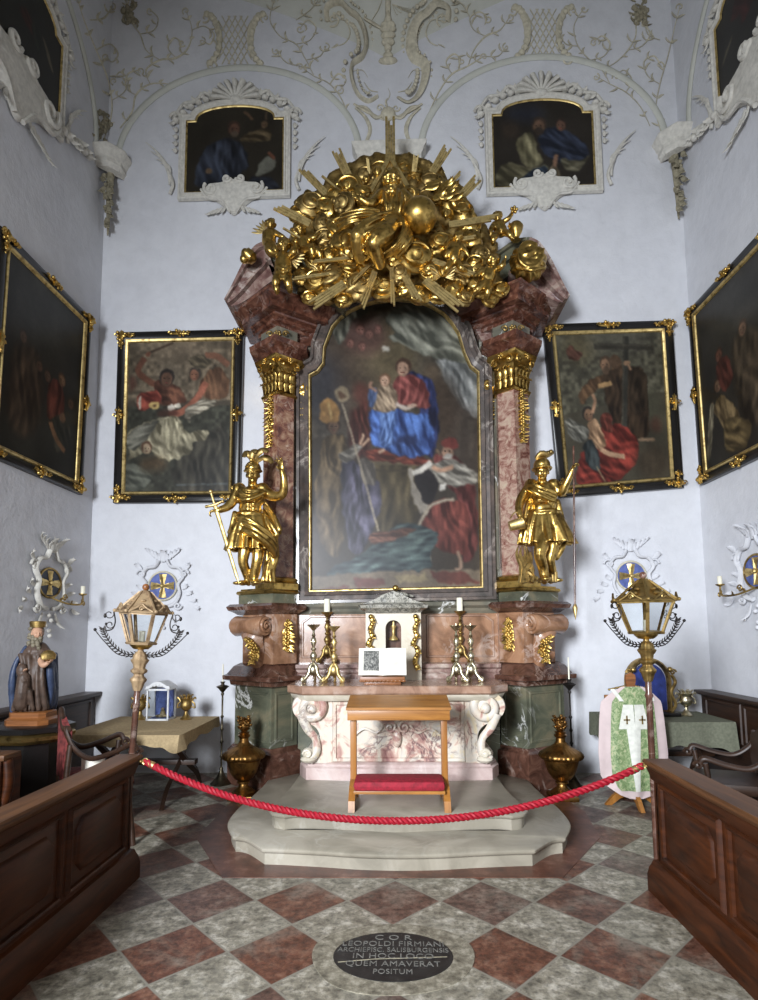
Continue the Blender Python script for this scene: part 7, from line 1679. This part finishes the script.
# ================================================================= CHAIRS
M['tapestry'] = plain('red_tapestry', (120, 52, 50), .8, var=.5, sc=26)
def curved_chair(label, p, rz, s=1.0, red=True):
    o = thing('armchair', label, 'chair', p); p = Vector(p); X4 = Matrix.Translation(p)@Matrix.Rotation(rz, 4, 'Z')
    def fin(m, name, mat, **k): m.xf(X4); return m.build(name, M[mat], o, **k)
    for q in (-1, 1):
        m = MB(); P_ = spline([(q*.27, -.26, .62), (q*.28, -.22, .66), (q*.28, -.08, .62), (q*.28, .08, .60), (q*.27, .2, .68), (q*.25, .26, .80)], 6); m.tube(P_, .024, 8, flat=.7); m.tube(spiral(Vector((q*.27, -.27, .60)), .035, 1.1, -EY, EZ), .014, 6); fin(m, 'armrest', 'dark_wood')
        for y in (-.22, .22):
            m = MB(); m.tube(spline([(q*.27, y, .62 if y < 0 else .7), (q*.265, y+.02, .45), (q*.275, y*1.0, .25), (q*.28, y*1.15, 0)], 4), [.022]*13, 8); fin(m, 'leg', 'dark_wood')
    m = MB(); m.box((-.27, -.25, .38), (.27, .24, .47), .03); fin(m, 'seat', 'tapestry' if red else 'dark_wood')
    m = MB()
    def bk_(u, v): x = (u*2-1)*.26; return Vector((x, .23+.03*math.cos(x*6), .48+v*(.34+.05*math.cos(x*9))))
    foldsheet(m, bk_, 14, 6, .04); fin(m, 'backrest', 'tapestry' if red else 'dark_wood')
    m = MB(); m.tube(spline([(-.27, .24, .80), (-.14, .26, .80), (0, .265, .90), (.14, .26, .80), (.27, .24, .80)], 6), .022, 8); fin(m, 'crest_rail', 'dark_wood')
    return o
ca_ = curved_chair('dark armchair with worn red tapestry, half hidden behind the left pew', (-2.50, 4.75, 0), 2.2); ca_.scale = (1, 1, 1.2)
curved_chair('dark wooden armchair at the right edge, arm showing above the right pew', (2.75, 4.95, 0), -1.9, red=False)
m = MB(); m.box((-2.55, 4.62, .48), (-2.38, 4.66, .70), .003); tag(m.build('paper_sheet', M['paper'], origin=(-2.46, 4.64, .48)), 'small white sheet of paper leaning on the red armchair', 'paper')

# ================================================================= INSCRIPTION SLAB IN THE FLOOR
c = PZ(393, 957, 0); cT, cB = PZ(393, 933.5, 0), PZ(393, 983, 0); rx = (PZ(453, 957, 0).x-PZ(333, 957, 0).x)/2; ry = (cT.y-cB.y)/2; c = (cT+cB)/2
t = NT('granite'); co = t.coord(); t.base(t.ramp(t.noise(co, 14, 8, .75), [(.34, C3(74, 70, 60)), (.5, C3(124, 118, 102)), (.66, C3(170, 164, 148))])); t.bump(t.noise(co, 26, 6), .4, .006); M['granite'] = t.fin(.5)
t = NT('slate'); co = t.coord(); t.base(t.ramp(t.noise(co, 9, 6, .7), [(.35, C3(16, 16, 16)), (.6, C3(36, 36, 35)), (.78, C3(72, 70, 66))])); t.bump(t.noise(co, 30, 5), .3, .004); M['slate'] = t.fin(.5)
o = thing('inscription_slab', 'black oval memorial slab with Latin lettering set in the floor', 'memorial', (c.x, c.y, 0))
m = MB(); m.slab([(c.x+rx*math.cos(a), c.y+ry*math.sin(a)) for a in [i*math.pi/24 for i in range(48)]], -.005, .006); m.build('oval_stone', M['slate'], o, smooth=False)
m = MB(); q = [Vector((c.x+rx*1.07*math.cos(a), c.y+ry*1.08*math.sin(a), .002)) for a in [i*math.pi/24 for i in range(48)]]; qo = [(c.x+rx*(1.36+.05*math.sin(a*3))*math.cos(a), c.y+ry*(1.5+.08*math.sin(a*2+1))*math.sin(a)) for a in [i*math.pi/24 for i in range(48)]]; m.slab(qo, -.006, .0035); m.build('stone_rim', M['granite'], o, smooth=False)
m = MB(); m.tube([(c.x-rx*.9, c.y-ry*.30, .006), (c.x-rx*.3, c.y-ry*.17, .007), (c.x+rx*.2, c.y-ry*.12, .007), (c.x+rx*.9, c.y-ry*.04, .006)], .004, 5, flat=.3, up=EZ); m.build('crack', M['stucco_grime'], o)
M['letters'] = plain('engraved_letters', (112, 110, 104), .7, var=.25, sc=40)
def text(body, x, y, size, xs=1.0):
    cu = bpy.data.curves.new('letters', 'FONT'); cu.body = body; cu.size = size; cu.align_x = 'CENTER'; cu.extrude = .0006; cu.space_character = 1.05
    ob = bpy.data.objects.new('t', cu); COL.objects.link(ob); dg = bpy.context.evaluated_depsgraph_get(); me = bpy.data.meshes.new_from_object(ob.evaluated_get(dg)); bpy.data.objects.remove(ob)
    me.name = 'lettering'; me.materials.clear(); me.materials.append(M['letters'])
    for v in me.vertices: v.co.x = v.co.x*xs+x; v.co.y += y; v.co.z += .0075
    q = bpy.data.objects.new('lettering', me); COL.objects.link(q); q.parent = o
u = ry/3.3
for body, k, sz, xs in (('C O R', 2.15, 1.0, 1.2), ('LEOPOLDI FIRMIANI', 1.25, .98, .98), ('ARCHIEPISC. SALISBURGENSIS', .42, .86, .80), ('IN HOC LOCO', -.45, .95, 1.05), ('QUEM AMAVERAT', -1.45, .95, .98), ('POSITUM', -2.4, .85, .9)): text(body, 0, k*u, u*sz, xs*.9)
# ================================================================= STUCCO MEDALLIONS, SCONCES, CORBELS, VAULT ORNAMENT
def medallion(label, O, ax, nrm, r, mat_ring, st, blue='blue', sconce=False, ry=None):
    O = Vector(O); ax = Vector(ax); nrm = Vector(nrm); ry = ry or r
    o = thing('cross_medallion', label, 'medallion', O); T2 = lambda x, z, d=0: O+ax*x+EZ*z+nrm*d
    R3 = Matrix((ax, nrm, EZ)).transposed()
    m = MB(); n = 40; vs = [T2(r*math.cos(a), ry*math.sin(a), .012) for a in [i*2*math.pi/n for i in range(n)]]+[T2(r*math.cos(a), ry*math.sin(a), 0) for a in [i*2*math.pi/n for i in range(n)]]
    m.add(vs, [tuple(range(n)), tuple(range(2*n-1, n-1, -1))]+[(i, (i+1) % n, n+(i+1) % n, n+i) for i in range(n)]); m.build('disc', M[blue], o, smooth=False)
    m = MB(); m.tube([T2(r*1.04*math.cos(a), ry*1.04*math.sin(a), .012) for a in [i*2*math.pi/n for i in range(n)]], .013, 7, close=True); m.build('ring', M[mat_ring], o)
    m = MB()
    for k in range(4):
        a = k*math.pi/2; d = (math.cos(a), math.sin(a)); e = (-d[1], d[0]); L = .86; w0, w1 = .10, .30
        q = [(0+e[0]*w0, e[1]*w0), (d[0]*L+e[0]*w1, d[1]*L+e[1]*w1), (d[0]*L-e[0]*w1, d[1]*L-e[1]*w1), (-e[0]*w0, -e[1]*w0)]
        mid = [(0, 0), (d[0]*L, d[1]*L)]
        vs = [T2(x*r, z*ry, .014) for x, z in q]+[T2(x*r, z*ry, .034) for x, z in mid]; m.add(vs, [(0, 1, 5, 4), (3, 4, 5, 2), (1, 2, 5), (0, 4, 3)])
    m.ball(T2(0, 0, .025), r*.16, 10, 8)
    for k in range(8): a = math.pi/8+k*math.pi/4; m.bar(T2(0, 0, .014), T2(.5*r*math.cos(a), .5*ry*math.sin(a), .014), .012, .006, up=nrm)
    m.build('gilt_cross', M['gold_pale'], o, smooth=False)
    # stucco cartouche round it
    m = MB(); S_ = M[st]; k1 = r/.17
    for q in (-1, 1):
        m.tube(spline([T2(q*x*k1, z*k1, d) for x, z, d in ((.05, -.26, .02), (.16, -.22, .03), (.22, -.10, .03), (.20, .02, .03), (.26, .12, .03), (.20, .22, .03), (.10, .24, .03), (.05, .32, .03))], 5), [.026*k1]*36, 7, flat=.7)
        m.tube(spiral(T2(q*.27*k1, .15*k1, .03), .06*k1, 1.3, ax*q, EZ), .014*k1, 6); m.tube(spiral(T2(q*.20*k1, -.25*k1, .03), .05*k1, 1.3, ax*q, EZ, sgn=-1), .014*k1, 6)
        for i in range(4):
            leaf(m, T2(q*(.24+.05*i)*k1, (-.04-.07*i)*k1, .01), ax*q*(.9-.1*i)+EZ*(.6-.3*i), nrm, .12*k1, .026*k1, .5)
            leaf(m, T2(q*(.05+.03*i)*k1, (.30+.03*i)*k1, .02), ax*q*.6*i*.5+EZ, nrm, .14*k1, .022*k1, .5)
        leaf(m, T2(q*.27*k1, .2*k1, .02), ax*q*.7+EZ*.8, nrm, .14*k1, .03*k1, .6); leaf(m, T2(q*.1*k1, -.3*k1, .01), ax*q*.5-EZ, nrm, .2*k1, .026*k1, .4)
    leaf(m, T2(0, .30*k1, .02), EZ, nrm, .2*k1, .045*k1, .6)
    for i in range(5): m.ball(T2((.05*math.sin(i*2.2))*k1, (-.32-.05*i)*k1, .015), (.022*k1,)*3, 8, 6)
    m.build('stucco_cartouche', S_, o)
    if sconce: 
        q = sconce; m = MB()
        base = T2(0, -ry*1.05, .03); end = T2(.0, -ry*.9, 0)+ax*q*(r*1.55)+nrm*.22
        P_ = spline([base, base+ax*q*r*.5+nrm*.12-EZ*.06, base+ax*q*r*1.1+nrm*.2-EZ*.07, end-EZ*.06, end+EZ*.02], 5); m.tube(P_, .010, 7)
        m.tube(spiral(base+ax*q*r*.5+nrm*.1, .045, 1.3, ax*q, EZ), .008, 6); m.tube(spiral(end-EZ*.08+ax*q*.02, .035, 1.2, -ax*q, EZ), .007, 6)
        for i in range(4): leaf(m, P_[3+4*i], EZ*.5+ax*q*.5*(-1)**i, nrm, .07, .018, .6)
        m.build('sconce_arm', M['gold_dull' if q*ax.y < 0 or 1 else 'iron'], o)
        m = MB(); m.lathe([(.012, .0), (.03, .01), (.045, .02), (.045, .028), (0, .026)], end+EZ*.01, 16); m.build('drip_pan', M['gold_dull'], o)
        m = MB(); m.lathe([(.024, 0), (.024, .085), (.018, .09), (0, .088)], end+EZ*.036, 16); m.build('candle', M['candle'], o)
    return o
q = PY(163, 586, 6.99); medallion('blue medallion with gilt cross in white stucco behind the left lantern', q, (1, 0, 0), (0, -1, 0), .17, 'stucco_tan', 'plaster')
q = PY(631, 576, 6.99); medallion('blue medallion with gilt cross in white stucco behind the right lantern', q, (1, 0, 0), (0, -1, 0), .17, 'stucco_tan', 'plaster')
q = PX(49, 583, XL+.01); medallion('dark medallion with gilt cross and candle sconce on the left side wall', q, (0, 1, 0), (1, 0, 0), .19, 'gold_dull', 'stucco', 'black_blue', 1, ry=.155) if 0 else None
M['dark_slate'] = plain('dark_blue_ground', (48, 54, 66), .5, var=.2)
medallion('dark medallion with gilt cross and candle sconce on the left side wall', PX(49, 583, XL+.01), (0, 1, 0), (1, 0, 0), .19, 'gold_dull', 'stucco', 'dark_slate', 1, ry=.155)
medallion('blue medallion with gilt cross and candle sconce on the right side wall', PX(757, 571, XR-.01), (0, 1, 0), (-1, 0, 0), .19, 'gold_dull', 'plaster', 'blue', 1, ry=.165)

# corbels under the springing of the vault
def corbel(label, X, Yw, corner):
    o = thing('vault_corbel', label, 'corbel', (X, Yw-.05, ZS-.9)); z = ZS
    if corner == 0: path = [(-.46, 7.0), (-.46, 6.84), (.37, 6.84), (.37, 7.0)]; side = 1
    elif corner < 0: path = [(XL, 6.72), (XL+.16, 6.72), (XL+.28, 6.84), (XL+.28, 7.0)]; side = 1
    else: path = [(XR-.28, 7.0), (XR-.28, 6.84), (XR-.16, 6.72), (XR, 6.72)]; side = 1
    pr = [(-.03, z-.28), (-.02, z-.24), (.0, z-.22), (.0, z-.16), (.02, z-.14), (.03, z-.10), (.06, z-.07), (.07, z-.03), (.04, z+.0), (.0, z+.005)]
    m = MB(); m.sweep(path, pr, side); n = len(path); k = len(pr); m.f.append(tuple(i*k+k-1 for i in range(n))); m.f.append(tuple(i*k for i in range(n))[::-1]); m.build('impost', M['stucco'], o, angle=35)
    m = MB()
    cx_ = {0: 0, -1: XL+.12, 1: XR-.12}[corner]; cy_ = {0: 6.94, -1: 6.86, 1: 6.86}[corner]; q = random.Random(corner+5)
    for i in range(12 if corner else 5):
        f = i/12; w_ = (.16*(1-f)+.03); zz = z-.30-f*.75
        leaf(m, (cx_+q.uniform(-.5, .5)*w_, cy_-q.uniform(0, .4)*w_, zz), Vector((q.uniform(-.6, .6), -.2, -1)), (-.3*corner, -1, 0), .16, .035, .6); m.ball((cx_+q.uniform(-.4, .4)*w_, cy_-.02, zz-.04), .03*(1-f*.5), 8, 6)
    m.tube(spline([(cx_, cy_+.04, z-.28), (cx_, cy_+.02, z-.6), (cx_-corner*-.03, cy_+.08, z-1.1)], 6), taper(13, .05, .04, .01), 8); m.build('leaf_drop', M['stucco_grime'], o)
corbel('stucco corbel with leaf drop in the left rear corner of the vault', XL+.15, 7, -1)
corbel('stucco corbel with leaf drop in the right rear corner of the vault', XR-.15, 7, 1)
corbel('moulded stucco corbel between the two arches above the altar', 0, 7, 0)

# ornament traced on the vault
def vtube(m, pts, r, n=7, flat=.6, sp=5): 
    if not hasattr(r, '__len__') and r < .03: r = r*.55
    P_ = spline([(x, y, 0) for x, y in pts], sp); Q = [PV(p.x, p.y) for p in P_]; m.tube(Q, r if hasattr(r, '__len__') else taper(len(Q), r*.6, r, r*.4), n, flat=flat, up=None); return Q
def vspiral(m, x, y, r, turns, start=0, sgn=1, w_=.014):
    w_ *= .65
    P_ = spiral((x, y, 0), r, turns, EX, EY, start=start, sgn=sgn, n=12); Q = [PV(p.x, p.y) for p in P_]; m.tube(Q, taper(len(Q), w_, w_*.9, w_*.5), 6)
def vleaf(m, x, y, a, L, w_=.02):
    w_ *= .6
    Q = [PV(x+L*t*math.cos(a)+2*math.sin(t*3)*math.sin(a), y+L*t*math.sin(a)) for t in (0, .3, .65, 1)]; m.tube(Q, [w_*.5, w_*1.2, w_, w_*.2], 6, flat=.6)
# two big C-scroll brackets flanking the centre
for s, lb in ((-1, 'left'), (1, 'right')):
    X = (lambda x: x) if s < 0 else (lambda x: 776-x)
    out = [(328, 22), (328, 8), (340, 3), (350, 12), (358, 18), (364, 30), (366, 45), (362, 58), (352, 66), (352, 80), (358, 95), (368, 102), (378, 97)]
    m = MB(); Q = vtube(m, [(X(x), y) for x, y in out], .10, 8, .3, 6)
    for i in range(2, len(Q)-3, 2):
        d = Q[i+1]-Q[i]; d.normalize(); o_ = d.cross(Vector((0, -.6, -.8))); o_.normalize(); m.ball(Q[i]+o_*.10*(1), (.03, .025, .03), 8, 6); m.ball(Q[i]-o_*.09, (.018, .018, .018), 6, 5)
    vspiral(m, X(333), 20, 7, 1.2, 2.0, s, .02); vtube(m, [(X(330), 22), (X(344), 20), (X(350), 32), (X(346), 42), (X(338), 46)], .022)
    vtube(m, [(X(350), 72), (X(362), 70), (X(368), 78)], .014); vtube(m, [(X(378), 92), (X(370), 90), (X(364), 82)], .022); vleaf(m, X(338), 44, 2.6 if s < 0 else .5, 8)
    vtube(m, [(X(354), 104), (X(364), 110), (X(372), 114), (X(384), 120)], .035, 7, .6); vtube(m, [(X(356), 108), (X(366), 118), (X(370), 132), (X(362), 150)], .04, 7, .5)
    tag(m.build('stucco_scroll', M['stucco_tan'], origin=PV(X(352), 66)), 'large cream stucco C-scroll bracket on the vault, %s of the hanging stucco lamp' % lb, 'stucco ornament')
m = MB(); Q = [PV(388, y) for y in (0, 10, 18, 26, 34, 40, 46, 52, 60)]
for y, r in ((14, .02), (20, .05), (25, .10), (29, .11), (31, .05), (35, .10), (42, .09), (48, .05), (52, .03), (56, .07), (61, .13)):
    p = PV(388 if 1 else 0, y); m.ball(p, (r, .05, .05), 12, 8)
m.tube([PV(388, y) for y in (0, 14, 30, 45, 60)], .035, 8); vtube(m, [(364, 18), (374, 24), (384, 30)], .04); vtube(m, [(372, 20), (378, 10), (382, 0)], .022)
for i in range(7): vtube(m, [(392, 4), (396+i*3, 8+abs(i-3)*2), (398+i*4, 14-i*2)], .010)
tag(m.build('stucco_lamp', M['stucco_tan'], origin=PV(388, 30)), 'cream stucco relief of a hanging censer lamp at the centre of the vault', 'stucco ornament')
m = MB()
for s in (-1, 1):
    X = lambda x: 388+s*(x-388)
    vtube(m, [(X(390), 112), (X(400), 118), (X(410), 108), (X(420), 106)], .04); vspiral(m, X(396), 108, 4, 1.2, 0, s, .015)
vleaf(m, 388, 108, -1.6, 10, .03); vtube(m, [(388, 100), (390, 94), (388, 88)], .012); m.ball(PV(388, 114), (.10, .05, .10), 12, 8)
tag(m.build('stucco_finial', M['stucco_tan'], origin=PV(388, 112)), 'small winged stucco finial on the vault just above the tallest golden rays', 'stucco ornament')
# lattice cartouches over each arch
for cx_, cy_, lb in ((235, 40, 'left'), (543, 33, 'right')):
    for s in (-1, 1):
        m = MB(); Q = vtube(m, [(cx_+s*x, cy_+y) for x, y in ((26, 24), (20, 18), (16, 8), (16, -6), (20, -18), (24, -24), (30, -26))], .055, 8, .5, 5)
        for i in range(1, len(Q)-1, 3): m.ball(Q[i], (.05, .04, .04), 8, 6)
        vspiral(m, cx_+s*24, cy_+26, 6, 1.1, 0, s, .02); vspiral(m, cx_+s*30, cy_-22, 5, 1.1, 2, s, .018)
        tag(m.build('stucco_scroll', M['stucco_tan'], origin=PV(cx_+s*20, cy_)), 'cream stucco scroll at the %s edge of the lattice field over the %s arch' % ('left' if s < 0 else 'right', lb), 'stucco ornament')
    m = MB()
    for k in range(-3, 4):
        for sg in (-1, 1):
            P_ = []
            for i in range(11):
                t_ = i/10; y = cy_-24+48*t_; x = cx_+k*6+sg*(t_-.5)*26; wlim = 14+5*abs(t_-.5)*2
                if abs(x-cx_) < wlim: P_.append(PV(x, y))
            if len(P_) > 1: m.tube(P_, .008, 5)
    tag(m.build('stucco_lattice', M['stucco_tan'], origin=PV(cx_, cy_)), 'cream stucco lattice field on the vault above the %s arch' % lb, 'stucco ornament')
# tendrils
TD = {'left outer': [[(104, 140), (112, 110), (108, 80), (96, 50), (84, 20), (78, 0)], [(96, 50), (110, 44), (118, 54), (112, 62), (106, 56)], [(112, 100), (124, 92), (128, 80), (120, 72), (114, 80)], [(120, 128), (132, 112), (136, 95), (150, 84), (170, 84)], [(136, 95), (126, 88), (128, 74), (140, 70)], [(150, 84), (146, 70), (160, 60), (176, 58), (188, 48), (192, 30), (186, 10)], [(176, 58), (168, 48), (174, 38), (182, 42)], [(192, 30), (204, 26), (214, 34), (210, 44), (202, 40)], [(160, 60), (146, 50), (140, 34), (130, 20), (126, 0)], [(140, 34), (154, 30), (158, 18), (150, 10)], [(90, 20), (104, 18), (112, 6)]],
      'left inner': [[(350, 120), (342, 100), (330, 84), (314, 76), (300, 66)], [(330, 84), (338, 74), (346, 80), (340, 90)], [(314, 76), (306, 60), (296, 44), (280, 36), (270, 20), (274, 0)], [(296, 44), (310, 40), (316, 28), (308, 20), (300, 28)], [(300, 66), (286, 62), (276, 50)], [(306, 60), (320, 56), (326, 46)], [(296, 20), (310, 10), (318, 0)]],
      'right inner': [[(430, 110), (440, 90), (452, 74), (468, 66), (484, 56)], [(452, 74), (446, 62), (454, 54), (462, 60)], [(468, 66), (474, 50), (486, 36), (500, 30), (510, 16)], [(486, 36), (474, 30), (470, 18), (480, 12), (488, 18)], [(484, 56), (498, 56), (506, 46)], [(470, 18), (464, 6), (456, 0)]],
      'right outer': [[(664, 140), (656, 112), (660, 84), (668, 56), (674, 30), (680, 6)], [(660, 84), (648, 76), (644, 62), (654, 56), (660, 64)], [(650, 126), (640, 106), (626, 92), (610, 84), (596, 76)], [(626, 92), (632, 80), (624, 70), (616, 76)], [(610, 84), (602, 70), (590, 60), (578, 46), (574, 26), (584, 8)], [(590, 60), (604, 56), (610, 44), (602, 36), (594, 42)], [(602, 70), (616, 62), (628, 50), (636, 34), (634, 14)], [(628, 50), (642, 46), (650, 34), (644, 24)], [(578, 46), (566, 44), (560, 34)], [(660, 40), (648, 34), (644, 18)]]}
for nm, L in TD.items():
    m = MB(); q = random.Random(len(nm))
    for P_ in L:
        vtube(m, P_, .022, 6, .6, 5); x, y = P_[-1]; vspiral(m, x, y+1, 4, 1.1, q.uniform(0, 6), q.choice((-1, 1)), .013)
        for (x, y), (x2, y2) in zip(P_, P_[1:]):
            a = math.atan2(y2-y, x2-x)
            for sg in (-1, 1):
                if q.random() < .75: vleaf(m, (x+x2)/2, (y+y2)/2, a+sg*.9, q.uniform(5, 10), .026)
        
    tag(m.build('stucco_tendril', M['stucco_tan'], origin=PV(*L[0][0])), 'stucco leaf tendrils on the vault, %s side of the %s arch' % tuple({'left outer': ('left', 'left'), 'left inner': ('right', 'left'), 'right inner': ('left', 'right'), 'right outer': ('right', 'right')}[nm]), 'stucco ornament')
# dark fruit-and-leaf clusters
for (x, y), lb in (((130, 18), 'at the top left, over the left arch'), ((640, 14), 'at the top right, over the right arch'), ((103, 128), 'low in the left corner groin')):
    m = MB(); q = random.Random(x)
    for i in range(34): a = q.uniform(0, 6.28); d = q.uniform(0, 1); px, py = x+8*d*math.cos(a), y+17*d*math.sin(a)-3; p = PV(px, py); m.ball(p, q.uniform(.018, .042), 7, 5)
    for i in range(12): vleaf(m, x+q.uniform(-5, 5), y+q.uniform(-14, 14), q.uniform(0, 6.28), 8, .03)
    tag(m.build('stucco_cluster', M['stucco_grime'], origin=PV(x, y)), 'brownish stucco fruit and leaf cluster %s' % lb, 'stucco ornament')

# ================================================================= SUB-PARTS: pieces that belong to one part of their thing
SUBS = {'plume': 'helmet', 'helmet': None, 'sword_hilt': 'sword_blade', 'lance_tip': 'lance_shaft', 'wick': 'candle', 'glass': 'frame', 'glass_pane': 'frame', 'scalloped_edge': 'roof',
        'velvet_pad': 'kneeling_board', 'embroidered_cross': 'white_yoke', 'flame_finial': 'neck', 'raised_panel': 'board', 'panel_moulding': 'back_board', 'finial': 'openwork_roof', 'nimbus': None,
        'cartouche_scrolls': 'stucco_cartouche', 'die_panel_moulding': 'pedestal_die', 'gilt_shaft_garland': 'pilaster_shaft', 'frieze_rosette': 'frieze_block', 'gilt_flower_drop': 'pedestal_upper_block',
        'predella_panel_moulding': 'predella_panel', 'gilt_festoon': 'scroll_console', 'side_strip_panel': 'side_pilaster_strip', 'gilt_panel_line': 'body', 'gilt_garland': 'body', 'cherub_wings': 'cherub_head', 'front_ornament': 'body', 'gilt_ball': 'shell_crest'}
base_ = lambda n: n.split('.')[0]
def centre_(o):
    v = o.data.vertices; k = max(1, len(v)//60); s = Vector(); n = 0
    for i in range(0, len(v), k): s += v[i].co; n += 1
    return s/n
for root in [o for o in COL.objects if o.type == 'EMPTY' and o.parent is None]:
    ch = [c for c in root.children if c.type == 'MESH']
    for c in ch:
        tgt = SUBS.get(base_(c.name))
        if not tgt: continue
        cand = [d for d in ch if base_(d.name) == tgt]
        if cand:
            p_ = centre_(c); c.parent = min(cand, key=lambda d: (centre_(d)-p_).length)
